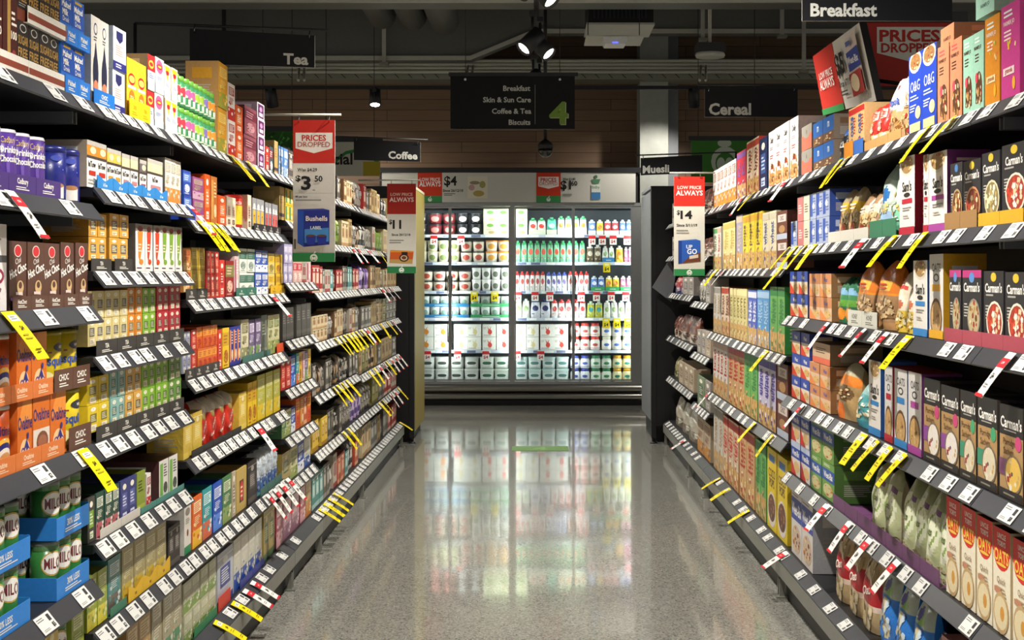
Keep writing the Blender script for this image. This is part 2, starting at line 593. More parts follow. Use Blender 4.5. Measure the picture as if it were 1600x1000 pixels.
def shape_bag(D, w, h, d):
    """filled film bag: gusseted base, bulging belly, sealed or folded crest"""
    rnd = random.Random(D['key'] + '%d' % int(w * 1000))
    ph = [rnd.uniform(0, 6.28) for _ in range(6)]
    slump = D.get('slump', .0)
    topw = D.get('topw', .9)
    blk = D['kind'] in ('tea_bag', 'coffee_bag')

    def half(sgn):
        def P(u, v, o=0):
            v = min(1.0, max(0.0, v)); u = min(1.0, max(0.0, u))
            t = 2 * u - 1
            prof = (1 - .12 * (1 - v) ** 4) * (1 - v ** (9 if blk else 3.2)) ** .75 if v < 1 else 0
            belly = max(0.0, 1 - abs(t) ** (9 if blk else 3.2)) ** .6
            y = sgn * (d / 2) * (prof * (.35 + .65 * belly) + .012)
            y += sgn * .006 * math.sin(7 * u + ph[0] + 5 * v) * math.sin(9 * v + ph[1]) * (1 - abs(t) ** 6)
            wx = w / 2 * (1 - (1 - topw) * v ** 2) * (1 + .03 * math.sin(8 * v + ph[2])) * (1 - .05 * (1 - v) ** 6)
            z = h * v * (1 - slump * (t * t) * v * v) + .008 * h * math.sin(6 * u + ph[3]) * v ** 4
            return (t * wx, y + sgn * o + slump * .35 * d * v ** 3, z)
        return P
    art = flat_ops(D['art'])
    Pf, Pb = half(-1), half(1)
    mb = MB()
    mb.grid(lambda u, v: Pf(u, v), 24, 28, col_at(art, D['base']))
    mb.grid(lambda u, v: Pb(1 - u, v), 8, 28, D.get('side', D['base']))
    for s in (0, 1):   # side gussets
        mb.grid(lambda u, v, s=s: [Pf(s, v)[i] * ((1 - u) if s == 0 else u) + Pb(s, v)[i] * (u if s == 0 else (1 - u)) for i in range(3)], 2, 28, D.get('side', D['base']))
    mb.poly([Pf(0, 0), Pb(0, 0), Pb(1, 0), Pf(1, 0)], D['base'])
    draw(mb, lambda u, v, o: Pf(u, v, o + .0025), art, w, h, step=.0006, skip='RE')
    parts = [('body', mb, 'film')]
    if D.get('cap'):
        cp = MB()
        r = w * .2
        cp.lathe([(r * .55, h * .93), (r * .6, h * 1.0), (r, h * 1.0), (r * 1.0, h * 1.1), (r * .8, h * 1.13)], 12, D['cap'])
        parts.append(('cap', cp, 'plastic'))
    return parts


def shape_can(D, w, h, d):
    """squat bottle of the green-capped kind"""
    r = w / 2
    mb = MB()
    hb = h * .84
    mb.lathe([(r * .9, 0), (r, hb * .08), (r, hb * .8), (r * .82, hb)], 16, D['base'])
    Pf = lambda u, v, o: ((r + o) * math.sin((u - .5) * 2.8), -(r + o) * math.cos((u - .5) * 2.8), hb * (.1 + .68 * v))
    draw(mb, Pf, D['art'], 2.8 * r, hb * .68, curved=True, step=.00022)
    ld = MB()
    ld.lathe([(r * .78, hb * .98), (r * .88, hb), (r * .88, h * .98), (r * .8, h)], 16, D.get('lid', '60a040'))
    return [('body', mb, 'plastic'), ('cap', ld, 'plastic')]


SHAPES = {'box': shape_box, 'tin': shape_tin, 'jar': shape_jar, 'tub': shape_tub, 'bag': shape_bag, 'can': shape_can}
DS = {}


def Dz(key, kind, look, shape, base, art, **kw):
    DS[key] = dict(key=key, kind=kind, look=look, shape=shape, base=base, art=art, **kw)


def auto(key, kind, look, c1, c2, c3, style='band', shape='box', seed=0, **kw):
    r = random.Random(key)
    if style == 'band':
        a = [R(0, .55, 1, .88, c2), LN(.15, .6, .9, .84, 3, c3), E(.5, .28, .34, .17, c3), CH(.5, .28, .28, .14, 7, [c2, c1, c3], 3), LN(.15, .04, .8, .1, 1, c3)]
    elif style == 'label':
        a = [E(.5, .84, .22, .07, 'f0ead8'), R(.2, .32, .8, .7, c2), LN(.28, .38, .74, .66, 4, c3), R(.25, .08, .75, .24, c3), LN(.3, .1, .7, .2, 2, c2)]
    elif style == 'vert':
        a = [R(.1, .1, .42, .92, c2), LN(.5, .55, .92, .9, 5, c3), E(.68, .28, .22, .14, c3), CH(.66, .28, .18, .1, 6, [c2, c1], 5)]
    elif style == 'splash':
        a = [R(0, 0, 1, .34, c2), CH(.5, .3, .5, .22, 16, [c2, c3, c1], seed + 2), R(.12, .68, .88, .9, c3), LN(.18, .7, .84, .88, 5, c1), LN(.2, .44, .8, .62, 5, c3)]
    elif style == 'coffee':
        a = [R(0, .0, 1, .14, c2), R(.18, .34, .82, .72, c2), LN(.25, .4, .78, .68, 6, c3), E(.5, .82, .16, .06, c3), R(0, .88, 1, .9, c3)]
    elif style == 'cereal':
        a = [R(0, .0, 1, .3, 'c8a468'), CH(.5, .2, .5, .2, 30, ['c98f42', 'e0b060', '9a6a38', 'd8b880', c2, c3], seed + 4), R(0, .86, 1, .97, c2), T(kw.pop('word', 'oats'), .42, .62, .3, .4, c3 if c3[0] < 'c' else c2, 1, 90), LN(.66, .45, .9, .8, 6, c2)]
    else:
        a = [LN(.15, .5, .85, .8, 4, c3), R(0, .1, 1, .2, c2)]
    Dz(key, kind, look, shape, c1, a, **kw)


TEAL, CREAMC = '3f8f8a', 'e8dcb8'
W_ = 'f4f1ea'
GRAN = ['b98a4e', '8a5a2c', 'd8b57a', '6a3f1e', 'e6d2a8', 'a03028']

# --- left wall: drinks
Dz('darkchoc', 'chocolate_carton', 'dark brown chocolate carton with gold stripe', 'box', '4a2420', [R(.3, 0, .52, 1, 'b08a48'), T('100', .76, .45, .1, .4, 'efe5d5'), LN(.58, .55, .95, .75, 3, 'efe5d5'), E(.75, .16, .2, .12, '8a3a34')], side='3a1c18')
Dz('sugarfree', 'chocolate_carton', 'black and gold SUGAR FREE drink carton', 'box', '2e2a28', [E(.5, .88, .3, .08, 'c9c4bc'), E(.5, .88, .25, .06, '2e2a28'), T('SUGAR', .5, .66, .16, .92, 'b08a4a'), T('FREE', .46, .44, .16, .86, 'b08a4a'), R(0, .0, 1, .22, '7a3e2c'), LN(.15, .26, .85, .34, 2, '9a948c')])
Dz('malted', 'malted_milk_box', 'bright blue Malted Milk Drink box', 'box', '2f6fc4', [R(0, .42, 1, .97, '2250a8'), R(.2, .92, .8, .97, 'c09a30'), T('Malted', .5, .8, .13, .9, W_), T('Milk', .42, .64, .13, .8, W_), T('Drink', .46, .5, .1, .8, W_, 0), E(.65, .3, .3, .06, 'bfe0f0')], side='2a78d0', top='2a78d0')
Dz('droptall', 'milk_drink_box', 'tall pale grey box with dark blue drop', 'box', 'd5d0c8', [E(.5, .86, .2, .07, '2a3060'), E(.5, .86, .15, .05, 'd5d0c8'), LN(.3, .72, .7, .78, 2, '555560'), E(.5, .36, .3, .22, '20253f'), PO([(.5, .72), (.24, .42), (.76, .42)], '20253f'), E(.5, .2, .26, .08, 'd08060'), E(.62, .12, .2, .05, 'a8b840')], side='c2beb8')
Dz('shield', 'milk_drink_box', 'pale blue box with navy shield', 'box', 'dfe2ee', [PO([(.25, .92), (.75, .92), (.75, .74), (.5, .64), (.25, .74)], '25265f'), LN(.2, .34, .8, .6, 5, 'c09a80'), R(0, 0, 1, .2, '2a2c78'), LN(.2, .05, .8, .16, 2, W_)], side='c8d4e6')
Dz('lipyellow', 'tea_bag_box', 'yellow tea box with red oval', 'box', 'e8b62c', [E(.5, .66, .34, .1, 'b8202a'), E(.5, .66, .28, .06, 'f4d060'), R(.1, .5, .9, .55, 'd8d8d0'), E(.5, .34, .28, .14, 'd07020'), T('TEA', .5, .34, .08, .6, 'f8e0a0'), R(0, 0, 1, .22, 'f0c820')], side='d9a820')
Dz('lipred', 'tea_bag_box', 'white tea box with red panel', 'box', 'f0eae2', [R(0, .55, 1, 1, 'c8282c'), E(.5, .74, .36, .12, 'f2d24a'), E(.5, .74, .28, .06, 'c8282c'), LN(.15, .34, .85, .5, 3, '5a7ab0'), R(0, .02, 1, .24, 'bcd4e8')], side='b8aa9c')
Dz('lippink', 'tea_bag_box', 'white tea box with pink flower panel', 'box', 'f2ece6', [E(.5, .76, .4, .2, 'd85a86'), E(.5, .76, .3, .07, 'c02030'), E(.5, .76, .2, .03, 'f2d24a'), LN(.15, .36, .85, .48, 3, '6a86b8'), R(0, .02, 1, .26, 'c6dcee')], side='b8b0a8')
Dz('lipgold', 'tea_bag_box', 'white tea box with golden panel', 'box', 'f4ecd8', [PO([(.05, .95), (.95, .95), (.5, .5)], 'f0b820'), E(.5, .76, .26, .07, 'c02030'), LN(.15, .34, .85, .46, 3, '6a86b8'), R(0, .02, 1, .24, 'c6dcee')], side='c8b8a0')
for k, c, nm in (('capred', 'c83848', 'red'), ('cappink', 'c05a92', 'pink'), ('cappurple', '7a6ab0', 'violet'), ('caplime', '98b83c', 'lime'), ('caporange', 'e09030', 'orange')):
    Dz(k, 'drink_bottle', 'green-capped bottle with %s fruit label' % nm, 'can', '3f8a58', [R(0, .5, 1, 1, 'bcc2ae'), E(.36, .78, .2, .18, c), E(.6, .72, .2, .2, c), E(.46, .55, .16, .12, c), R(.32, .14, .58, .42, 'd6e2d4'), E(.5, .04, .34, .09, 'b8cab0')], lid='6aa83e')
auto('orangetall', 'tea_bag_box', 'tall orange tea box with yellow fruit', 'd99a24', '9a9a34', 'f0d070', 'splash', side='b88a50')
auto('whitered', 'tea_bag_box', 'white box with red fruit', 'efe9e2', 'c8281e', 'a84040', 'splash', side='d8cfc8')
auto('orangebox', 'tea_bag_box', 'orange tea box', 'd9581e', 'e08a50', 'f4e0d0', 'label')
auto('maroonmesh', 'tea_bag_box', 'wide wrapped maroon tea box', '8c4a58', '6a2438', 'c08a92', 'band', side='5e3040', d=.2)
Dz('purplesq', 'tea_bag_box', 'small purple and white square box', 'box', 'e6dfe8', [R(.1, .08, .9, .92, '5a1f58'), E(.5, .62, .2, .16, 'b890b8'), R(.25, .18, .75, .4, 'd8c8dc')], side='b9a2b4', top='c8b8c8')
auto('redthin', 'tea_bag_box', 'narrow red tea box', 'cc3a2c', 'a82020', 'f0d8c8', 'label')
auto('tealthin', 'tea_bag_box', 'dark teal tea box', '34505a', '7a3438', 'c8d0cc', 'band')
auto('kraft', 'coffee_carton', 'brown kraft carton', 'b0945c', '4a3c48', '8a7040', 'plain', side='a08850', top='a08850')
auto('bluebox', 'coffee_carton', 'light blue carton', '5a86c0', '9ab0c8', 'e6eef4', 'splash', side='4a76b0')
auto('greybrown', 'coffee_carton', 'grey brown carton', '5a5250', '8a8078', 'e4ddd4', 'coffee')
Dz('cadtin', 'chocolate_tin', 'purple drinking chocolate tin', 'tin', '4b2d86', [R(0, 0, 1, .12, '3a206e'), E(.8, .45, .36, .5, '6a4fa4'), E(.86, .42, .34, .46, '4b2d86'), T('Cadbury', .5, .84, .1, .34, 'd8b870', 0), T('Drinking', .55, .68, .11, .5, W_), T('Chocolate', .55, .55, .11, .5, W_), E(.38, .2, .07, .1, 'b8a040'), E(.66, .18, .18, .13, 'd8b890'), E(.6, .24, .08, .06, 'f0e0c8')], lid='cfcbd2', lid_h=.035)
Dz('navytin', 'chocolate_tin', 'tall navy canister with white cup', 'tin', '1c2478', [LN(.32, .6, .64, .76, 3, '8a94d0'), R(.3, .04, .62, .3, 'e2ddd8'), E(.46, .3, .16, .05, 'a87850'), E(.45, .85, .12, .06, '4a58b8')], lid='1a2270', lid_h=.1)
for k, c1, c2, nm in (('inorange', 'd88a2c', 'b83020', 'orange'), ('inyellow', 'd8bc50', 'c8922c', 'yellow'), ('incream', 'dcd0a8', 'c08080', 'cream'), ('inblack', '6a6068', 'a04048', 'grey')):
    Dz(k, 'drink_sachet_pack', 'clear-topped %s sachet pack' % nm, 'box', W_, [R(0, .68, 1, 1, c1), R(0, .9, 1, 1, 'b8b4ac'), R(0, .62, 1, .68, '4a4038'), E(.6, .8, .3, .08, 'e8d8b0'), T('InTow', .5, .5, .13, .9, '2a2a2e'), R(.2, .26, .85, .36, c2), LN(.1, .06, .9, .2, 2, 'b0aaa0')], side='b9a890', top='b0aca4')
auto('corn', 'drink_sachet_pack', 'slim white pack with orange corn', 'e8e2d6', 'd88a3a', 'b0a890', 'splash', side='8f8a80')
auto('bluetray', 'tea_bag_box', 'deep blue small tea box', '2a4aa8', '5a80d0', 'e0e8f8', 'band')
auto('pinkbox', 'tea_bag_box', 'plum and pink tea box', '9a4a88', 'c8a0b8', 'b8b090', 'splash', side='7a3a78')
auto('orbrown', 'tea_bag_box', 'tall orange brown tea box', 'c07030', 'd8a050', 'f0d8a8', 'vert', side='a85a28')
auto('greytall', 'coffee_bag', 'tall dark grey foil bag', '5f5f5c', '75756f', '9a9a94', 'plain', 'bag')
auto('creambox', 'tea_bag_box', 'cream tea box', 'e6dac0', 'c8a890', '6a4a3a', 'label', side='d8ccb0')
Dz('redtin', 'cocoa_tin', 'red cocoa tin with yellow label', 'tin', 'c42a1e', [R(.35, .12, .75, .72, 'e8c82c'), T('COCOA', .55, .8, .1, .4, W_), LN(.4, .3, .7, .6, 4, 'b82a1e')], lid='b02018', lid_h=.06)
for k, c, nm in (('greyyel', 'e2b23a', 'yellow'), ('greyred', 'd85048', 'red')):
    Dz(k, 'tea_bag_box', 'grey tea box with %s label' % nm, 'box', '8f9094', [R(.2, .18, .8, .62, c), E(.5, .74, .28, .1, 'e4e2dc'), T('T', .5, .4, .16, .4, '4a3020'), R(.05, .66, .95, .69, 'dedcd6')], side='77787c', top='8a8b90')
auto('yelgreen', 'tea_bag_box', 'yellow and green tea box', 'e0b82c', '3a8050', 'f4e8b0', 'vert', side='c0a050')
Dz('pinkwhite', 'chocolate_carton', 'tall white carton with pink swirl', 'box', 'ded8d6', [LN(.1, .75, .9, .95, 4, '8a8088'), R(0, .56, 1, .64, '4a4a50'), E(.6, .4, .3, .1, '8a3050'), E(.6, .4, .22, .06, 'ded8d6'), CH(.5, .15, .4, .14, 10, ['a08a88', '6a5058', 'c8b8b8'], 8)], side='c0bcba')
for k, c in (('chai1', '8a5a94'), ('chai2', '4f8a6c'), ('chai3', 'c8aa4a')):
    Dz(k, 'chocolate_carton', 'brown Chai Hot Choc carton with %s swirl' % {'8a5a94': 'purple', '4f8a6c': 'green', 'c8aa4a': 'gold'}[c], 'box', '573a30', [E(.5, .86, .22, .09, 'e8d8d0'), E(.5, .86, .19, .077, 'c83038'), T('Chai', .5, .72, .08, .6, 'e8e0d8', 0, 14), T('Hot Choc', .5, .58, .13, .98, W_, 1, 14), E(.62, .33, .2, .1, 'c8a878'), E(.62, .36, .1, .05, '573a30'), R(.35, .1, .75, .26, 'd8c4bc'), E(.45, .16, .42, .05, c), E(.45, .19, .36, .03, '573a30'), E(.6, .06, .3, .05, 'a08878')], side='4a3028', top='6b4a3c')
auto('orsmall', 'tea_bag_box', 'small orange tea box with grey label', 'd9a03e', '6a665a', 'f2e4c0', 'label', side='c08a30', top='c89038')
for k, c, nm in (('chilred', 'd8421e', 'red'), ('chilorange', 'e08a2a', 'orange'), ('chilgreen', '7fa83a', 'green')):
    Dz(k, 'tea_bag_box', 'white tea box with %s chilli shape' % nm, 'box', 'f3efe8', [R(.0, .9, 1, 1, '8a8880'), E(.5, .9, .3, .06, '8a3030'), PO([(.22, .84), (.78, .84), (.7, .5), (.45, .2), (.3, .3), (.26, .6)], c), LN(.3, .4, .62, .6, 3, 'f0dcc8'), E(.6, .2, .22, .06, c), R(0, 0, 1, .12, 'f6f2ec'), LN(.1, .04, .9, .1, 1, '50304a')], side='8a857f', top='9a968f')
auto('orbox2', 'tea_bag_box', 'little orange fruit tea box', 'cf8a44', 'e8c890', 'a83828', 'splash')
auto('goldbox', 'tea_bag_box', 'gold tea box', 'b59a34', 'd8c04a', 'e8dc98', 'plain', side='9a8430')
auto('redbox', 'tea_bag_box', 'glossy red tea box', 'bf3028', 'd85a48', 'f0c0a8', 'label', side='9c241e')
auto('darkred', 'tea_bag_box', 'dark red tea box with olive band', '8a1c1c', '7a7a3a', 'd8b0a0', 'band')
auto('pinkstripe', 'tea_bag_box', 'white and pink tea box', 'd8b8b8', 'a04a60', 'f0e8e4', 'vert')
auto('whitegreen', 'tea_bag_box', 'white and green tea box', 'dfe2d8', '3a6a58', '8a9a90', 'band', side='c8ccc0')
auto('bluewhite', 'tea_bag_box', 'royal blue and white tea box', '2f55b0', 'e6eaf2', 'f0f0f0', 'splash', side='24449a')
auto('yelcream', 'tea_bag_box', 'yellow cream tea box', 'dcc878', 'e8b830', '8a7a3a', 'band')
auto('lavender', 'tea_bag_box', 'lavender tea box', 'a8a0c8', 'c8c0dc', 'ece8f2', 'band', side='8f88b4')
auto('pinksm', 'tea_bag_box', 'small pink and white tea box', 'ddb0a8', 'c83a48', 'f2e8e0', 'band')
for k, b, l, nm in (('tw_cream', 'd9c98c', '6c6a60', 'cream'), ('tw_orange', 'dd8a2c', '8a7a58', 'orange'), ('tw_lime', '86b838', '5a7a40', 'lime'), ('tw_red', 'b9303a', '7a4a4a', 'red'), ('tw_yellow', 'd8bc28', '7a7438', 'yellow'), ('tw_teal', '88b4ac', '5a7a78', 'pale teal'), ('tw_gold', 'd8a850', '6e6648', 'golden'), ('tw_green', '6f9a48', '4a6a40', 'green'), ('tw_lav', 'a8acc8', '6a6c80', 'lilac')):
    Dz(k, 'herbal_tea_box', '%s tea box with dark label' % nm, 'box', b, [E(.5, .84, .24, .08, 'f0ead6'), T('T', .5, .84, .07, .3, '404038'), R(.2, .36, .8, .68, l), LN(.27, .4, .74, .64, 4, 'd8d0b8'), R(.22, .06, .78, .28, 'ece4cc'), LN(.3, .1, .7, .24, 3, '9a927a')], side=b, top=b, sink='c8c0a0', sink2=l)
auto('ylbag', 'tea_bag', 'yellow foil tea bag', 'd9b848', 'e8cc60', 'f6e8b0', 'coffee', 'box', mat='film')
Dz('redbag', 'tea_bag', 'red tea bag with silver top', 'bag', 'c22c20', [R(0, .7, 1, 1, 'c8c0ac'), E(.5, .68, .3, .08, '8a7a40'), T('RED', .5, .46, .1, .8, 'f2e4d4', 1, 90), E(.5, .22, .3, .06, 'f2e4d4'), E(.5, .25, .26, .05, 'c22c20'), R(.1, .04, .9, .08, 'a02018')], topw=.85)
auto('ylbox', 'tea_bag_box', 'bright yellow tea box', 'e2bc24', 'c8a020', 'a86018', 'band', side='c8a41e')
auto('ylgreenbig', 'tea_bag_box', 'large yellow green tea box', 'b9b444', 'e0c02c', 'd8d8a0', 'splash', side='8a8a30')
auto('stripnavy', 'tea_bag_box', 'navy and orange striped tea box', '2a3088', 'e08a3a', 'f0d0a0', 'vert')
auto('orred', 'tea_bag_box', 'orange red tea box', 'd8622a', 'e8a040', 'b82a1e', 'band')
auto('pattern', 'tea_bag_box', 'cream patterned tea box', 'cfc8a4', '8a8a60', '6a6448', 'splash')
auto('purpgreen', 'tea_bag_box', 'purple and green tea box', '6a5a80', '7a9a58', 'd8cce0', 'splash')
auto('greygreen', 'tea_bag_box', 'grey green tea box', '6a7268', '8a9484', 'c8ccc0', 'plain')
auto('creamgreen', 'tea_bag_box', 'cream and green tea box', 'cfcba0', '9aa860', '6a7a40', 'splash')
auto('dkgrey', 'coffee_bag', 'dark grey coffee pack', '4c4a46', '5f5c56', '8a8680', 'plain')
Dz('milo', 'drink_tin', 'green drink tin with red lettering', 'tin', '3a8240', [R(.0, .9, 1, 1, '55804e'), E(.5, .66, .31, .23, 'c8a850'), E(.5, .66, .285, .2, 'f2efe8'), T('MILO', .5, .66, .2, .46, '6a1c24'), LN(.55, .14, .7, .3, 3, 'd8e8d0')], lid='6f7a72', lid_h=.08)
Dz('ovaltin', 'malt_drink_tin', 'orange malt drink tin', 'tin', 'd95a1c', [E(.62, .25, .3, .3, 'f0b840'), E(.62, .22, .26, .26, '2a2a70'), E(.62, .18, .22, .22, 'e4dcd0'), E(.62, .2, .16, .13, 'c89058'), T('Ovaltine', .48, .66, .15, .5, '2a2868'), LN(.3, .5, .7, .56, 1, W_)], lid='cfc8c0', lid_h=.06)
Dz('ovalbox', 'malt_drink_box', 'orange box with blue cyclist', 'box', 'cf6a22', [PO([(0, .62), (.4, 1), (1, 1), (1, .7)], 'df8a3a'), T('Ovaltine', .52, .66, .2, .97, '2a2868'), E(.5, .22, .36, .2, 'e8c090'), E(.36, .2, .16, .1, '5a4a90'), E(.36, .2, .12, .07, 'e8c090'), E(.7, .2, .16, .1, '5a4a90'), E(.7, .2, .12, .07, 'e8c090'), PO([(.35, .22), (.6, .42), (.74, .3), (.66, .24), (.55, .3)], '30307c'), E(.68, .46, .07, .05, '30307c'), R(0, 0, 1, .05, 'd8702c')], side='c86422', top='b05a20')
Dz('ovalchoc', 'malt_drink_box', 'orange malt box with chocolate cup', 'box', 'cf6a22', [T('Ovaltine', .5, .72, .19, .97, '2a2868'), R(0, .04, 1, .5, 'd8ccc0'), E(.55, .3, .36, .16, '7a4a34'), E(.55, .3, .28, .1, '9a6248')], side='c86422')
Dz('quik', 'milk_flavour_tin', 'yellow milk flavouring tin', 'tin', 'cbb421', [E(.72, .76, .2, .08, '2a3040'), T('NEW', .72, .76, .05, .2, W_), T('Nesquik', .5, .5, .17, .62, '2a4aa0'), E(.4, .2, .14, .14, 'e8e0a0'), E(.68, .2, .18, .16, '8a5a3c'), LN(.3, .64, .6, .7, 1, '8a3a2c')], lid='8f8418', lid_h=.05)
auto('dkgreenlab', 'tea_bag_box', 'charcoal tea box with green label', '45433f', '7fa83c', 'dfe6d0', 'label', side='3a3835')
auto('floral', 'tea_bag_box', 'dark green floral tea box', '2f4f42', 'b8606a', 'dfe2d0', 'splash')
auto('navybox', 'tea_bag_box', 'navy tea box', '3a3f7a', '5a60a0', 'd8dcec', 'label')
auto('limebox', 'tea_bag_box', 'lime green tea box', '8a9a34', 'b0bc50', '3a4a20', 'plain')
auto('whitegrn2', 'tea_bag_box', 'white tea box with green leaf', 'e2e0da', '7ab050', '4a4a48', 'vert', side='5a3434', top='5a3434', d=.22)
auto('limebag', 'tea_bag', 'lime and yellow pouch', '9aa83c', 'd8cc40', 'e0e6b0', 'splash', 'box', mat='film')
auto('tealbag', 'tea_bag', 'teal and grey pouch', '4f8a88', '6a6258', 'd0dcd8', 'splash', 'box', mat='film')
auto('tanbag', 'tea_bag', 'tan pouch with yellow base', 'a89a6a', 'c8b040', 'd8d0a8', 'splash', 'box', mat='film')
auto('blackbox', 'coffee_carton', 'black coffee box', '34302e', '5a5450', 'a8a098', 'coffee')
Dz('whitegbase', 'tea_bag_box', 'tall white tea box with green base', 'box', 'ded9d0', [R(0, 0, 1, .16, '2f8a5a'), E(.5, .84, .34, .08, '8a8078'), E(.5, .42, .12, .07, '8a4038'), LN(.2, .6, .8, .72, 3, 'a09890')])
auto('orangebag', 'tea_bag', 'bright orange pouch', 'e0641e', 'f0b82c', 'f8e0b0', 'splash')
auto('tealbox', 'tea_bag_box', 'bright teal tea box', '2f9aa0', 'd86a4a', 'd8f0f0', 'splash')
auto('cobalt', 'tea_bag_box', 'cobalt blue tea box', '2450b8', '5a8ae0', 'e0e8f8', 'splash')
auto('greenmid', 'tea_bag_box', 'green tea box', '4a7a4f', '8aa05c', 'd8dcb8', 'splash')
auto('beige', 'tea_bag_box', 'beige tea box', 'b8a890', '8a7a68', 'e4dccc', 'label')
Dz('kraftoval', 'tea_bag_box', 'kraft tea box with red oval', 'box', 'bda25a', [R(.3, .2, .7, .72, '4a2c20'), E(.5, .46, .18, .24, 'c8342a'), LN(.4, .3, .6, .6, 3, 'f0dcc0')])
auto('bwbag', 'coffee_bag', 'pale blue and white pouch', 'b8c4d0', '4a6aa8', 'e8ecf0', 'splash', 'bag')
for k, c1, c2, c3, nm, st in (('k1', 'ada284', '4f8f66', 'dad6c2', 'green trimmed clear pouch', 'splash'), ('k2', 'b9b898', '7a9a48', 'dfdfc8', 'pale green herb pouch', 'splash'), ('k3', 'b8bcc8', '36408c', 'e6e6ec', 'silver and navy pouch', 'coffee'), ('k4', 'd0cdbe', '2f55a8', 'ece8dc', 'white and blue pouch', 'splash'), ('k5', 'a8924c', '4a6a40', 'd8c890', 'gold and green pouch', 'coffee'), ('k6', 'a02a44', 'd8a0a8', 'f0dce0', 'crimson pouch', 'splash'), ('k7', 'b88898', '8a5a70', 'e4ccd4', 'pink pouch', 'splash'), ('k8', 'b08c58', 'c87a2c', 'e0cc9c', 'kraft pouch', 'splash')):
    auto('bag' + k, 'coffee_bag', nm, c1, c2, c3, st, 'box', mat='film')
for k, c1, c2, c3, nm, kind, sh in (
        ('cf1', '3a2a24', 'b89a70', 'e0d4c4', 'dark brown coffee pack', 'coffee_bag', 'bag'), ('cf2', '938d82', '4a4644', 'e8e4de', 'silver coffee pack', 'coffee_bag', 'bag'),
        ('cf3', '25242a', 'd8d4cc', 'f0ece4', 'black and white coffee pack', 'coffee_bag', 'bag'), ('cf4', '9c2a2a', 'd8b8a0', 'f0dcd0', 'red coffee pack', 'coffee_carton', 'box'),
        ('cf5', '7a5c3c', 'c8a878', 'e8d8bc', 'brown coffee pack', 'coffee_carton', 'box'), ('cf6', 'ae9664', '8a6a44', '5a3a24', 'tan coffee carton', 'coffee_carton', 'box'),
        ('cf7', 'cdbd98', 'b08a60', '6a4a34', 'cream coffee carton', 'coffee_carton', 'box'), ('cf8', '6f8a30', '3a4a20', 'd8e0b0', 'olive green coffee pack', 'coffee_bag', 'bag'),
        ('cf9', '36548c', 'b8c8e0', 'e8eef4', 'blue coffee pack', 'coffee_bag', 'bag'), ('cf10', '5a3f86', 'b8a0d0', 'e8def2', 'purple coffee pack', 'coffee_bag', 'bag'),
        ('cf11', '55514a', '9a968e', 'd8d4cc', 'grey coffee carton', 'coffee_carton', 'box'), ('cf12', 'c0563a', 'e0a880', 'f4e0d0', 'rust coffee carton', 'coffee_carton', 'box'),
        ('cf13', '4f8a88', 'a8ccc8', 'e4f0ee', 'teal coffee carton', 'coffee_carton', 'box'), ('cf14', 'd8b43a', 'a87a20', 'f4e4b0', 'yellow coffee carton', 'coffee_carton', 'box'),
        ('cf15', '8a8248', '5a5430', 'd8d4a8', 'khaki coffee carton', 'coffee_carton', 'box'), ('cf16', 'b8ae9e', 'a04848', '8a8480', 'white coffee carton', 'coffee_carton', 'box')):
    auto(k, kind, nm, c1, c2, c3, 'coffee', sh, topw=.9)

# --- right wall: breakfast
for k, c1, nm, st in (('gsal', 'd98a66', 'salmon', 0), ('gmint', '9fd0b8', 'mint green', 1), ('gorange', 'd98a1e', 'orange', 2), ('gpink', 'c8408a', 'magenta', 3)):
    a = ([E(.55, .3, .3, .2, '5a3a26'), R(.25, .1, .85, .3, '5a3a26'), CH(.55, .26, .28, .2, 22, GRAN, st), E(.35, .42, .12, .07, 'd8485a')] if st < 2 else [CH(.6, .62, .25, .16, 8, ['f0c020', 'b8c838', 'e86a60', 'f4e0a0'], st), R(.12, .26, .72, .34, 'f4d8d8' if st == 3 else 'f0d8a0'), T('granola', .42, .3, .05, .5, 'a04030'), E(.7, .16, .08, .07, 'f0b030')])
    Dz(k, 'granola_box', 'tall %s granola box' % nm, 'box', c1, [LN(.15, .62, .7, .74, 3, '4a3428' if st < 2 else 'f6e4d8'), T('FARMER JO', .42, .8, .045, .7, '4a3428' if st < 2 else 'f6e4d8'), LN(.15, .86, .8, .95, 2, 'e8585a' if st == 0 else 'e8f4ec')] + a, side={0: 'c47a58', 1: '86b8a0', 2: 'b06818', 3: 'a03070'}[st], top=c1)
Dz('gcase', 'display_carton', 'salmon carton laid across granola boxes', 'box', 'd08a64', [T('FARMER JO', .5, .4, .16, .7, '5a3428')], side='a8714e', top='c07e5c')
Dz('gcase2', 'display_carton', 'mint carton laid across granola boxes', 'box', 'a8d4c0', [T('FARMER JO', .5, .45, .16, .7, '3a5a4c')], side='86a090', top='98c4b0')
Dz('gblack', 'granola_box', 'black and orange granola box', 'box', 'd8941e', [R(.12, .08, .9, .94, '241e1c'), T('GRANOLA', .4, .5, .3, .8, 'f0ece4', 1, 90), E(.7, .2, .12, .1, 'e8e4dc')], side='b87a18')
Dz('ogblue', 'granola_box', 'royal blue O&G granola box', 'box', '2344b4', [E(.5, .9, .46, .14, 'e8dcc4'), E(.5, .9, .38, .1, '9a7044'), CH(.5, .9, .34, .09, 14, GRAN, 4), T('O&G', .5, .6, .13, .86, 'e8ecf4', 0), LN(.12, .42, .8, .5, 2, 'b8c8ec'), LN(.12, .28, .6, .38, 3, 'dce4f4'), E(.72, .26, .2, .08, 'd8c49c'), R(.1, .03, .9, .14, 'c8c090')], side='8f98ac', top='2344b4')
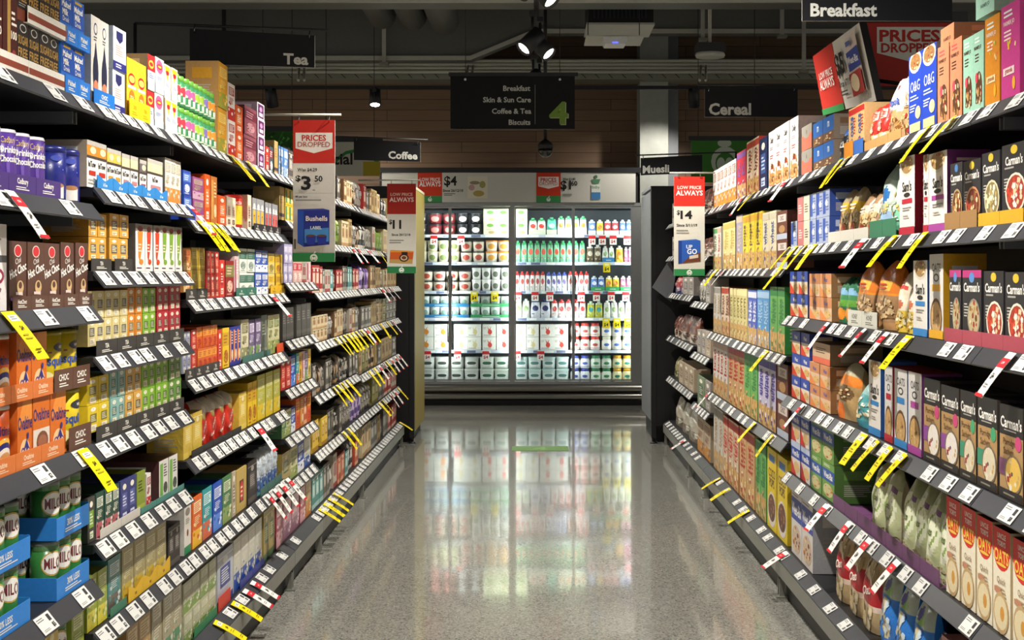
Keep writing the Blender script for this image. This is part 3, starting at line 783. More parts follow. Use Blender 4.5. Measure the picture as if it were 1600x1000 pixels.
for k, c, nm, tx in (('granw', '3a55a8', 'white granola bag with blue script', 'granola'), ('granp', 'd88a5c', 'white granola bag with peach script', 'Jo')):
    Dz(k, 'granola_bag', nm, 'bag', 'eceae6', [R(0, 0, 1, .42, 'b89468'), E(.5, .4, .5, .1, 'b89468'), CH(.5, .2, .46, .2, 40, GRAN, 5), T(tx, .5, .62, .14, .9, c), E(.5, .86, .14, .05, '8a4a58'), LN(.2, .48, .8, .54, 2, '9a948c')], topw=.8)
auto('redcream', 'granola_bag', 'red and cream oat bag', 'c8342c', 'e6c890', 'f4ecd8', 'splash', 'bag', side='d8b078')
auto('redtan', 'oat_box', 'red and tan slim box', 'd8b078', 'c0302a', '3a5a9a', 'cereal', word='oats')
Dz('bwbottle', 'protein_bag', 'black and white bag with blue top', 'bag', '26262a', [R(0, .78, 1, 1, '3a6ab8'), T('ROLL', .5, .52, .18, .9, W_), R(0, 0, 1, .16, '2f86c8'), LN(.2, .26, .8, .4, 2, '9a9a98')])
Dz('bluem', 'cereal_bar_box', 'brown box with blue letter', 'box', '7a5a44', [R(.0, .38, 1, 1, '2f6ab8'), T('m', .5, .7, .34, .8, 'e4eef8'), CH(.5, .18, .45, .16, 12, GRAN, 3)], side='8a7a6a')
Dz('salbox', 'cereal_bar_box', 'grey box with salmon front', 'box', '9a948a', [R(0, 0, 1, .62, 'd8705a'), E(.5, .62, .3, .14, '9a948a'), T('b', .5, .75, .2, .5, '2a2a2a')], side='8a8478')
Dz('whitegran', 'granola_box', 'tall white box with granola heap', 'box', 'e2deda', [CH(.5, .2, .5, .24, 34, GRAN, 6), T('Daily', .5, .82, .1, .8, '4a4448'), LN(.2, .66, .8, .72, 2, '8a8488'), LN(.2, .5, .8, .58, 2, 'c05a50'), E(.5, .12, .46, .14, 'c08a50'), CH(.5, .14, .46, .14, 24, GRAN, 7)], side='d2cfd2', top='b9b5b0')
auto('navytall', 'granola_box', 'tall navy cereal box', '1f2c52', '3f5a94', 'c8d4ea', 'label', side='1a2444')
auto('creamred', 'cereal_box', 'cream and red cereal box', 'e2cdb0', 'b8452f', '6a3a28', 'cereal', side='b0382c', word='bran')
auto('redcer', 'cereal_box', 'red cereal box', 'c8384a', '8a5aa0', 'f0dce0', 'cereal', word='K')
auto('whiteor', 'cereal_box', 'white and orange cereal box', 'e0d8d4', 'e08a2c', '8a6a5c', 'splash')
for k, tr, bf, ch, nm in (('carm1', 'b0906a', '5a3a24', GRAN, 'dark nut'), ('carm2', 'c88a5c', '6a2f22', ['b04030', 'e8c898', '8a5a30'], 'brown cluster'), ('carm3', 'd8cfa8', '8a7a50', ['e8dcb0', 'b8a060', 'f4ecd0'], 'pale oat'), ('carm4', 'e8dcc8', 'a03a2c', ['c8452f', 'f0e4d8', 'e8c8a0'], 'red berry')):
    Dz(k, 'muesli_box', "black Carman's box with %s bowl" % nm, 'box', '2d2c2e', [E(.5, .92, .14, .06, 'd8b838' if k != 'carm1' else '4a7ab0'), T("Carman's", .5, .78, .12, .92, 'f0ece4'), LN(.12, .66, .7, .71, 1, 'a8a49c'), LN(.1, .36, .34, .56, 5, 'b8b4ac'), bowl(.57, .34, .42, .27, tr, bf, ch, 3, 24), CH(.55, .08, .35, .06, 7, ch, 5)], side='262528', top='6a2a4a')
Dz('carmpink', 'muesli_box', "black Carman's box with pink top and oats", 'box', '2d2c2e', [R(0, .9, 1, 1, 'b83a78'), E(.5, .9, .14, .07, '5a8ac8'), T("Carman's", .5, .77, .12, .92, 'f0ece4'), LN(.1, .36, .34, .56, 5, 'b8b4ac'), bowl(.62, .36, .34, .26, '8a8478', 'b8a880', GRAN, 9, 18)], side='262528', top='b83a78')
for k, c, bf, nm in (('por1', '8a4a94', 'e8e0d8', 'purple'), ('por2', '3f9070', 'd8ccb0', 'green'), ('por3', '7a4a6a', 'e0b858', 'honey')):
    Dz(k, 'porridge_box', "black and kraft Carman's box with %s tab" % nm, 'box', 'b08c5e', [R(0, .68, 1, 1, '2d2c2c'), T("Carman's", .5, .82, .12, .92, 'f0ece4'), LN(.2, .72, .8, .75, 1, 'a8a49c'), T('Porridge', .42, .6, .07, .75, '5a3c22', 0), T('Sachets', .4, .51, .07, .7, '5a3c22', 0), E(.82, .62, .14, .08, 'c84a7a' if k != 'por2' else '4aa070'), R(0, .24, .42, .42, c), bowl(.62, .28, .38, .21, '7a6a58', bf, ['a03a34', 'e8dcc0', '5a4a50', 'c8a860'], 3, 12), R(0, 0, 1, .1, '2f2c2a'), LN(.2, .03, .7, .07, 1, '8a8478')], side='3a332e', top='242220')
for k, c, nm, sd in (('samred', 'b8283c', 'red', 'a82034'), ('sampink', 'a8479a', 'purple', '7a3878'), ('samblue', '3a86c8', 'blue', '2f5fa8'), ('samyel', 'e2a82c', 'yellow', 'd8a020')):
    Dz(k, 'muesli_box', "white Sam's muesli box with %s panel" % nm, 'box', 'e6e1da', [E(.5, .9, .46, .16, 'd8cfc0'), E(.5, .9, .38, .12, 'a08050'), CH(.5, .9, .34, .1, 16, GRAN, 6), T("Sam's", .5, .62, .13, .8, '2a2826'), E(.5, .51, .2, .03, '2a2826'), R(.18, .4, .84, .46, c), LN(.22, .3, .8, .36, 2, '8a8480'), LN(.25, .2, .75, .26, 2, 'a8a29c'), R(0, 0, 1, .1, c)], side=sd, top=sd, sart=[T('MUESLI', .5, .5, .3, .8, 'e8c8c8', 1, 90)])
    Dz('oat' + k, 'porridge_box', "white oats box with bowl and %s base" % nm, 'box', 'd9d6d4', [T('OATS', .5, .84, .1, .8, '4a464a'), E(.5, .72, .2, .05, '4a464a'), E(.5, .72, .13, .03, 'd9d6d4'), R(.2, .56, .8, .64, c), E(.5, .24, .42, .24, '6a4a34'), E(.5, .24, .36, .2, 'c8a06a'), CH(.5, .24, .3, .16, 10, GRAN, 7), R(0, 0, 1, .1, c)], side=sd, top='a0222e')
for k, nm, c, b in (('mintbag', 'mint topped muesli bag', '86c8a8', '4f9a78'), ('skybag', 'pale blue muesli bag', '9ab8d8', '4f9a78')):
    Dz(k, 'muesli_bag', nm, 'bag', 'bfd0c4', [R(0, 0, 1, .34, c), R(0, 0, 1, .16, b), CH(.5, .45, .44, .16, 26, ['e8dcc0', 'c8a860', 'b0c0b0', 'e0c880'], 3), E(.6, .58, .28, .12, '2f6aa8' if k == 'skybag' else 'd8e4dc'), LN(.2, .2, .8, .28, 2, 'f0f4f0'), R(0, .82, 1, 1, '9ab0a4')], topw=.7, slump=.1)
for k, nm, c in (('brownbag', 'brown speckled muesli bag', 'a08060'), ('yeltopbag', 'clear muesli bag with yellow band', 'a89878')):
    Dz(k, 'muesli_bag', nm, 'bag', c, [CH(.5, .4, .46, .36, 60, GRAN + ['c8b890'], 3), R(.0, .55, 1, .75, 'd8b030' if k == 'yeltopbag' else 'd8ccb8'), LN(.2, .58, .8, .72, 2, 'f4f0e4'), R(0, 0, 1, .12, 'e0dccf')], topw=.75, slump=.08)
Dz('bluebar', 'cereal_bar_box', 'small white and blue bar box', 'box', 'a8b4d0', [R(0, .1, .4, .95, '3a5ab0'), LN(.45, .2, .9, .85, 6, '5a70b0'), E(.55, .5, .2, .12, 'e8ecf4')], side='2f4a98', top='98a4c4')
Dz('beigebar', 'cereal_bar_box', 'small beige bar box', 'box', 'd8d0bc', [LN(.2, .3, .8, .7, 4, '6a6050')])
Dz('pinkbar', 'cereal_bar_box', 'small rose bar box', 'box', 'c87a78', [LN(.2, .3, .8, .7, 4, 'f0dcd8')])
Dz('chocbar', 'cereal_box', 'brown chocolate cereal box', 'box', '6a3c30', [R(.1, .62, .9, .88, 'd8ccc4'), T('CHOC', .5, .75, .16, .7, '6a3c30'), E(.5, .36, .3, .14, 'b08858'), R(0, 0, 1, .2, 'b8c0d0')], side='5a3228')
auto('whcer', 'cereal_box', 'white cereal box with red fruit', 'dcd6cc', 'c8a890', 'b8342c', 'cereal', word='bran', side='c8c2b8')
auto('grcer', 'cereal_box', 'white cereal box with green corner', 'd8d6c8', '4f9a58', '7a5a40', 'cereal', word='fibre', side='8a3428')
auto('ylcer', 'cereal_box', 'cream yellow cereal box', 'dfd08c', 'c8b45c', 'f2ecc8', 'cereal', word='flakes', side='b8a884')
auto('brightyl', 'cereal_box', 'bright yellow cereal box', 'ead23a', 'e0a830', '6a4a48', 'cereal', word='pops', side='d8c030')
auto('crcer', 'cereal_box', 'cream cereal box with blue letters', 'ddd2b4', 'c8c0a8', '4a5a8a', 'cereal', word='wheat', side='c8bea0')
auto('lavcer', 'cereal_box', 'lilac cereal box', 'a49cb4', 'c8b8a0', 'e4dce4', 'cereal', word='bits')
for k, c1, c2, c3, nm in (('wb_o', 'e4d4bc', '3a52a8', 'd84a30', 'tricolour'), ('wb_t', 'd8b898', 'c8885c', '3a52a8', 'tan')):
    Dz(k, 'wheat_biscuit_box', '%s wheat biscuit box' % nm, 'box', c1, [R(0, .55, 1, 1, c2), T('Wheat', .5, .74, .18, .85, W_ if k == 'wb_o' else '3a4a9a'), PO([(.0, 0), (.0, .5), (.7, 0)], c3 if k == 'wb_o' else 'e08a50'), E(.66, .28, .3, .16, 'd8b070'), CH(.66, .28, .24, .12, 8, GRAN, 2)], side='8a6440' if k == 'wb_t' else '30408c', top='c8a478')
Dz('bigwb', 'wheat_biscuit_box', 'large white and blue wheat biscuit box', 'box', 'd8d2cc', [R(0, .5, 1, .82, '34489c'), T('Weet-Bix', .5, .66, .17, .92, W_), R(0, .9, 1, 1, 'c83a3c'), E(.5, .24, .42, .2, 'c8b49c'), CH(.5, .24, .36, .16, 20, ['c8884c', 'e0c498', 'a0663a', '8a3a34'], 3), LN(.1, .84, .8, .88, 1, '8a8480')], side='a8a8ac', top='c8463c')
Dz('grwb', 'wheat_biscuit_box', 'green and blue wheat biscuit box', 'box', '6f9a4c', [R(0, .48, 1, .8, '2f55a4'), T('Weet-Bix', .5, .64, .18, .92, W_), LN(.15, .86, .85, .94, 2, 'e4ead0'), E(.5, .24, .4, .18, 'c8c08c'), CH(.5, .24, .34, .14, 14, ['c8884c', 'e0c498', 'a0663a'], 5)], side='4f7238', top='5a7a40')
Dz('redwb', 'wheat_biscuit_box', 'red white and blue wheat biscuit box', 'box', 'dcd2c8', [R(0, .5, 1, .82, '2f4aa4'), T('Weet-Bix', .5, .66, .18, .92, W_), R(0, .82, 1, 1, 'b8c4dc'), PO([(0, 0), (0, .48), (.6, 0)], 'c8382e'), E(.62, .26, .32, .16, 'd8b47c')], side='3a4c9c', top='a8b0c4')
Dz('brownlid', 'wheat_biscuit_box', 'brown carton lying on wheat biscuit boxes', 'box', 'c8a888', [R(0, 0, 1, .3, 'd86a50'), LN(.2, .5, .8, .8, 3, '5a4a40')], side='8a765a', top='9a866a')
for k, c1, nm in (('grnbag', '2f6a4a', 'green oat bag with orange fruit'), ('orgbag', 'c8702a', 'orange oat bag'), ('whylbag', 'dfd4bc', 'white and yellow oat bag'), ('cloat', 'a88a5c', 'clear oat pouch with orange label'), ('tealpouch', '4a9aa0', 'teal muesli pouch')):
    art = {'grnbag': [E(.5, .62, .5, .14, '7aa8c8'), R(0, .34, 1, .5, '5f9a3c'), E(.6, .2, .3, .14, 'd8862c'), R(0, 0, .4, .14, 'd8d4c8'), R(0, .5, 1, .62, '3f7f50')],
           'orgbag': [R(0, .1, 1, .5, 'a07c58'), CH(.5, .3, .45, .18, 50, ['c8a878', '8a6844', 'd8bc90'], 3), R(.2, .56, .8, .72, 'e8b03a'), LN(.25, .59, .75, .69, 2, 'c02a20'), R(0, .5, 1, .55, 'd8862c'), R(0, 0, 1, .12, 'b88a5c')],
           'whylbag': [R(0, 0, 1, .36, 'dfc04a'), CH(.5, .2, .45, .16, 30, ['e8dc9c', 'c8a040', 'f0e8c8'], 3), R(.1, .7, .9, .78, 'c84a40'), E(.5, .5, .34, .12, 'e8dcd0'), E(.6, .46, .18, .08, 'b86a48'), LN(.2, .82, .8, .92, 2, 'd05a50')],
           'cloat': [R(0, .6, 1, .78, 'd87a2c'), E(.5, .46, .36, .14, '6a5034'), CH(.5, .46, .3, .1, 16, GRAN, 3), R(0, 0, .5, .3, 'd8702c'), R(0, .8, 1, 1, 'b0a888')],
           'tealpouch': [CH(.5, .42, .46, .22, 36, ['e8e0c0', 'c8c098', 'f0e8d0', '6aa8b0'], 3), R(0, 0, 1, .14, '2f7f90'), R(0, .7, 1, 1, '88c0c0')]}[k]
    Dz(k, 'oat_bag', nm, 'bag', c1, art, topw=.75, slump=.1, side=c1)
Dz('grwhbag', 'oat_bag', 'pale green rolled oat bag', 'bag', 'bcc296', [E(.5, .5, .44, .3, 'dfe2c8'), E(.56, .5, .3, .2, '8ea45c'), E(.6, .52, .22, .16, 'dfe2c8'), T('oats', .55, .5, .08, .5, '5a6a34'), R(0, .78, 1, 1, '9aa078'), R(.6, .7, .9, .78, '6a4a78'), CH(.5, .1, .46, .1, 20, ['b8a888', '98886a'], 2)], topw=.78, slump=.14, side='a8987c')
Dz('utoats', 'oat_box', 'red and cream OATS box', 'box', 'f3ead2', [R(0, .76, 1, 1, 'de3228'), E(.5, .76, .46, .16, 'de3228'), T('UNCLE', .5, .93, .05, .6, 'f4ece0'), T('TOBYS', .5, .86, .05, .6, 'f4ece0'), T('OATS', .5, .74, .12, .84, 'f2c84a'), E(.5, .66, .3, .015, 'f2c84a'), T('Quick', .5, .5, .06, .7, '8a6a4a', 0), LN(.2, .36, .8, .45, 3, 'b8a488'), R(.1, .38, .5, .43, 'c88a68'), E(.5, .2, .44, .2, 'c8a878'), E(.5, .2, .38, .16, 'ead9b0'), E(.58, .2, .12, .07, 'd89a40')], side='c8b48c', top='4a1c18')
Dz('redoatbag', 'oat_bag', 'clear oat bag with red label', 'bag', 'b8a078', [CH(.5, .5, .48, .46, 70, ['d0bc94', '9a845c', 'c8b080', 'e0d0ac'], 3), R(0, .3, 1, .68, 'a8242c'), T('Oats', .5, .52, .12, .8, 'f0e4d8', 1, 12), R(0, .3, 1, .34, 'e0c8b8')], topw=.8)
Dz('blueoatbag', 'oat_bag', 'bright blue rolled oats bag', 'bag', '2f78cc', [R(0, .72, 1, 1, 'a8b4a8'), E(.5, .8, .3, .08, '7fb048'), E(.45, .55, .2, .14, 'd8cca4'), E(.6, .3, .18, .16, 'd8cca4'), CH(.5, .42, .4, .3, 20, ['e0d4ac', '2f78cc', 'd0e0ec'], 3), E(.3, .84, .14, .08, '4a4a9c')], topw=.8)
auto('brnbag', 'oat_bag', 'brown and orange grain bag', '6a4a34', 'c86a3a', 'd8a078', 'splash', 'bag')
auto('pinkcase', 'oat_box', 'dusty pink carton', 'b87a74', '8a4a4a', 'e4c8c0', 'label', d=.25)
Dz('cocoa', 'cereal_box', 'yellow cocoa cereal box with bowl', 'box', 'e2c62a', [R(.2, .84, .8, .93, '4a7ab8'), T('COCO', .5, .7, .11, .8, '5a3a2a'), T('POPS', .5, .58, .11, .8, '5a3a2a'), E(.5, .25, .44, .22, 'dcd4cc'), E(.5, .27, .38, .17, '6a4230'), CH(.5, .27, .32, .13, 18, ['8a5a3c', '4a2c20', 'a87850'], 4)], side='c8ac24', top='e8d83a')
auto('grncer', 'cereal_box', 'green cereal box', '6fae5c', '3f8a4a', 'd8b070', 'cereal', word='flakes', side='3f9a4a')
auto('redtancer', 'cereal_box', 'red and tan cereal box', 'c8a070', 'b8342c', 'f0dcc0', 'cereal', word='just')
auto('redcrcer', 'cereal_box', 'cream cereal box with red top', 'd4c0a0', 'c8403a', 'f0e4cc', 'cereal', word='right', side='a8382e')
auto('purpcer', 'cereal_box', 'white and purple cereal box', 'c8c0d8', '4a3f9a', 'e8e4f0', 'cereal', word='sultana', side='6a3a44')
auto('bluecer', 'cereal_box', 'blue and white cereal box', '4a5fb8', 'd8dcec', 'c8a484', 'cereal', word='bix')
auto('skycer', 'cereal_box', 'sky blue cereal box', '5a9ad0', 'a8c8e8', 'f0f0e8', 'cereal', word='NICE')
auto('paleye', 'cereal_box', 'pale yellow cereal box', 'd4c88a', 'e8dca0', '8a7a40', 'cereal', word='corn')
auto('whicer', 'cereal_box', 'pale grey cereal box', 'cfc9c0', '9a948c', 'b89a70', 'cereal', word='bran')
auto('tancer', 'cereal_box', 'tan cereal box with amber base', 'b8a890', 'c8862c', '8a5a3c', 'splash', side='a89880')
for k, c1, c2, c3, nm in (('sn1', '7a4a3c', 'c8b8a8', '4a2c28', 'brown and silver snack bag'), ('sn2', '8f8a80', '5a5650', 'd8d4cc', 'grey snack bag'), ('sn3', '9c3034', '3a4a8a', 'e0c8c0', 'red and blue snack bag'), ('sn4', '8a8258', '5a5a3a', 'c8c49c', 'olive snack bag'), ('sn5', 'b8b0a0', '8a7a68', 'e0dcd0', 'beige snack bag')):
    auto(k, 'snack_bag', nm, c1, c2, c3, 'splash', 'bag', topw=.85)
for k, c1, c2, c3, nm in (('sx1', '9c948c', '6a625c', 'c8c4bc', 'grey snack box'), ('sx2', 'a8504c', 'c8a8a0', 'e0d0c8', 'rose snack box'), ('sx3', '7a8a6c', '5a6a50', 'c8d0bc', 'sage snack box'), ('sx4', 'b8a48c', '8a745c', 'dcd0bc', 'tan snack box')):
    auto(k, 'snack_box', nm, c1, c2, c3, 'label')

# --- fridge
for k, b, l, a2, nm in (('ftblack', '26262a', '26262a', 'f0f0f0', 'black dip tub'), ('ftred', '7a2a30', '26262a', 'e89088', 'black and red dip tub'), ('ftcream', 'e4dcc0', 'e0d8b8', '7a8a50', 'cream yoghurt tub'), ('ftcrred', 'e8dcc8', '3a3634', 'b84a3c', 'cream yoghurt tub with red label'), ('ftor', 'e8dcc8', 'e08a24', 'd89a3c', 'yoghurt tub with orange lid'), ('ftwhite', 'ece9e4', 'f0eeea', '6a7060', 'tall white yoghurt tub'), ('ftcup', 'e8ece8', 'e0e4e0', '8aa898', 'small white yoghurt cup'), ):
    Dz(k, 'yoghurt_tub', nm, 'tub', b, [E(.5, .5, .3, .28, a2), LN(.32, .4, .66, .6, 2, l if l != b else 'ffffff'), LN(.25, .12, .75, .2, 1, a2)], lid=l)
for k, b, a2, nm in (('fsq', 'd8d8d2', '4a5048', 'square white yoghurt tub'), ('fsqteal', 'c8dcd8', '5a8a88', 'square pale teal yoghurt tub'), ('fsqgreen', 'd4dcd0', '3a6a4c', 'square white tub with green band')):
    Dz(k, 'yoghurt_tub', nm, 'tub', b, [R(.25, .2, .75, .75, 'e8e8e4'), E(.5, .55, .18, .14, a2), LN(.3, .26, .7, .38, 2, a2)], lid=b, e=.5, taper=.9)
for k, a2, nm in (('fm1', 'e08a30', 'orange'), ('fm2', 'd8463c', 'red'), ('fm3', 'd8c890', 'cream')):
    Dz(k, 'yoghurt_multipack', 'white yoghurt multipack with %s fruit' % nm, 'box', 'ece8e0', [PO([(.35, .85), (.5, .3), (.65, .85), (.5, .6)], a2), E(.55, .4, .16, .2, a2), LN(.08, .1, .7, .2, 1, '8a8478'), LN(.05, .6, .3, .8, 2, 'b8a890'), R(0, 0, 1, .06, 'c8c4bc')])
Dz('fcarton', 'yoghurt_carton', 'cream and green dairy carton', 'box', 'e4e2c4', [R(0, .55, 1, 1, 'd4dcb0'), E(.5, .74, .26, .14, '6a9a48'), LN(.2, .36, .8, .48, 2, '7a8a50'), E(.6, .2, .24, .12, 'c8a878')])
for k, b, l, a2, nm in (('fjr', 'e9e4dc', 'c83a34', 'b84a48', 'yoghurt jar with red lid'), ('fjb', 'e8e4da', 'd8d4c0', '4a6ab8', 'yoghurt jar with blue label'), ('fjn', 'e4e4e8', '3a4aa8', '4a5ab0', 'yoghurt jar with blue lid'), ('fjg', 'dfe6d8', '3a8a58', '4a8a5c', 'yoghurt jar with green lid'), ('fjy', 'e8ddb0', 'e0a82c', '2f8a78', 'yoghurt jar with yellow lid')):
    Dz(k, 'yoghurt_jar', nm, 'jar', b, [E(.5, .62, .2, .24, a2), LN(.25, .2, .75, .36, 2, a2), R(0, .0, 1, .08, l)], lid=l)
for k, b, c, a2, nm in (('fpg', '7fc09a', '4aa870', 'd85a48', 'green yoghurt pouch'), ('fprg', 'e0d4c8', '4aa870', 'd0362c', 'red and white pouch with green cap'), ('fpt', '4fa890', '3f9a78', 'a8dcc8', 'teal yoghurt pouch'), ('fpwg', 'e8e4d8', '4aa870', 'e0863c', 'white and orange pouch with green cap'), ('fpred', 'c8343c', 'd8dce8', 'e8c8c8', 'red yoghurt pouch'), ('fpblue', '5a7ac0', 'd8e0f0', 'e8ecf4', 'blue yoghurt pouch'), ('fpyel', 'e4c23c', 'f0e8d0', 'd87a3c', 'yellow yoghurt pouch'), ('fpbrown', '6a5a44', 'e8e4dc', 'd8ccb8', 'brown yoghurt pouch'), ('fppink', 'd87aa0', 'f0d8e4', 'f4e4ec', 'pink yoghurt pouch'), ('fpwr', 'e8e0dc', 'd03a3a', 'b84a48', 'white yoghurt pouch with red cap'), ('fpwb', 'e0e0e8', '4a5ab8', '6a5a9a', 'white yoghurt pouch with blue cap'), ('fpw', 'e6e6dc', 'f0f0ea', '9ab07a', 'white yoghurt pouch'), ('fpn', 'd8d8e0', '2a2f6a', '34386a', 'white yoghurt pouch with navy cap'), ('fpyg', 'b8b83c', 'c8d8c0', '4a9aa0', 'lime yoghurt pouch')):
    Dz(k, 'yoghurt_pouch', nm, 'bag', b, [E(.5, .55, .34, .16, a2), CH(.5, .26, .36, .16, 6, [a2, 'f4f0e8'], 3), R(0, .9, 1, 1, c)], cap=c, topw=.75)

# ------------------------------------------------------------------ placing goods on the shelves
XL, XR = 1.172 * S, 1.142 * S       # front faces of the goods, left and right
BAYS = {'L': [(.91, 1.84, 'nearest left bay'), (1.84, 2.33, 'second left bay'), (2.33, 3.24, 'third left bay'), (3.24, 3.67, 'fourth left bay'), (3.67, 4.57, 'fifth left bay'), (4.57, 5.92, 'farthest left bay')],
        'R': [(.91, 1.78, 'nearest right bay'), (1.78, 3.17, 'second right bay'), (3.17, 4.58, 'third right bay'), (4.58, 5.05, 'fourth right bay'), (5.05, 6.0, 'farthest right bay')]}
ZS = {'L': [[1.90, 1.632, 1.368, 1.007, .655, .42, .21], [1.90, 1.678, 1.458, 1.232, 1.004, .742, .51, .21], [1.90, 1.632, 1.364, 1.097, .83, .51, .21], [1.90, 1.70, 1.41, 1.14, .913, .69, .47, .21], [1.885, 1.621, 1.352, 1.087, .81, .51, .21], [1.885, 1.621, 1.352, 1.087, .785, .512, .21]],
      'R': [[1.872, 1.571, 1.265, .905, .565, .21], [1.872, 1.571, 1.265, .905, .565, .21], [1.872, 1.48, 1.08, .69, .21], [1.872, 1.57, 1.26, .90, .54, .21], [1.872, 1.60, 1.295, .935, .59, .21]]}
ORD = ['top shelf', 'second shelf', 'third shelf', 'fourth shelf', 'fifth shelf', 'sixth shelf', 'seventh shelf', 'eighth shelf']
NTH = ['first', 'second', 'third', 'fourth', 'fifth', 'sixth', 'seventh', 'eighth', 'ninth', 'tenth', 'eleventh', 'twelfth', 'thirteenth', 'fourteenth', 'fifteenth', 'sixteenth', 'seventeenth', 'eighteenth', 'nineteenth', 'twentieth']
PENDING = []      # (object, look, level, row text, sort key)
_proto = {}
CATS = {'box': 'box', 'carton': 'box', 'tin': 'tin', 'bag': 'bag', 'pack': 'packet', 'bottle': 'bottle', 'tub': 'tub', 'pouch': 'pouch', 'jar': 'jar', 'multipack': 'packet'}


def put(key, w, h, d, loc, rz):
    D = DS[key]
    k = (key, round(w, 3), round(h, 3), round(d, 3))
    if k not in _proto:
        parts = SHAPES[D['shape']](D, w, h, d)
        _proto[k] = [(p, mb.mesh(D['kind'] + '_' + p, M[mt])) for p, mb, mt in parts]
    parts = _proto[k]
    if len(parts) == 1:
        o = bpy.data.objects.new(D['kind'], parts[0][1])
        COL.objects.link(o)
        o.location = loc; o.rotation_euler = (0, 0, rz)
    else:
        o = empty(D['kind'], loc, rz)
        for p, me in parts:
            c = bpy.data.objects.new(p, me)
            COL.objects.link(c); c.parent = o
    o['category'] = CATS.get(D['kind'].split('_')[-1], 'packet')
    return o


def bay_of(side, Y):
    y = Y / YS
    for i, (a, b, nm) in enumerate(BAYS[side]):
        if a <= y < b:
            return i
    return 0 if y < BAYS[side][0][0] else len(BAYS[side]) - 1


LEVN = {1: [''], 2: ['lower ', 'upper '], 3: ['bottom-layer ', 'middle-layer ', 'top-layer '], 4: ['bottom-layer ', 'second-layer ', 'third-layer ', 'top-layer ']}


def stock(side, x0, x1, n, hp, keys, zi, lev=1, d=None, back=0.0, lift=0.0, rows=1, jit=.004, fit=.965):
    """n goods abreast between two picture columns on shelf zi; hp: height in picture rows at the middle of the run"""
    X = XL if side == 'L' else XR
    sg = -1 if side == 'L' else 1
    keys = [keys] if isinstance(keys, str) else keys
    Ya, Yb = F * X / abs(VX - x0), F * X / abs(VX - x1)
    if Ya > Yb:
        Ya, Yb = Yb, Ya
    h = hp * X / abs(VX - (x0 + x1) / 2)
    w = (Yb - Ya) / n
    rnd = random.Random('%s%d%d%d' % (side, x0, x1, zi))
    for i in range(n):
        Yc = Ya + w * (i + .5)
        b = bay_of(side, Yc)
        zlist = ZS[side][b]
        z = zlist[min(zi, len(zlist) - 1)] * S
        key = keys[i % len(keys)]
        D = DS[key]
        ww = w * fit
        dd = d or D.get('d') or {'box': .13, 'tin': ww, 'can': ww, 'jar': ww, 'tub': ww, 'bag': min(.11, ww * .8)}[D['shape']]
        if D['shape'] in ('tin', 'can', 'jar', 'tub'):
            dd = min(ww, dd) if D['shape'] == 'tub' else ww
        for r in range(rows):
            room = (zlist[zi - 1] * S - z - .051 - lift if 0 < zi < len(zlist) else 9)
            hh = min(h, room / lev)
            for L in range(lev):
                xc = X + dd / 2 + (.012 if D['shape'] == 'bag' else 0) + back + rnd.uniform(0, jit) + r * (dd * 1.03 + .01)
                zz = z + lift + .002 + L * (hh + .0015)
                rz = (math.pi / 2 if side == 'L' else -math.pi / 2) + rnd.uniform(-.012, .012) * (1 if D['shape'] == 'box' else 3) + (.55 * sg if D['shape'] == 'tin' else 0)
                o = put(key, ww, hh, dd, (sg * xc, Yc, zz), rz)
                behind = 'second-row ' if r else ''
                PENDING.append((o, D['look'], behind + LEVN[lev][L], BAYS[side][b][2] + ' ' + (ORD[zi] if zi < len(zlist) - 1 else 'base shelf'), Yc, 'from camera'))


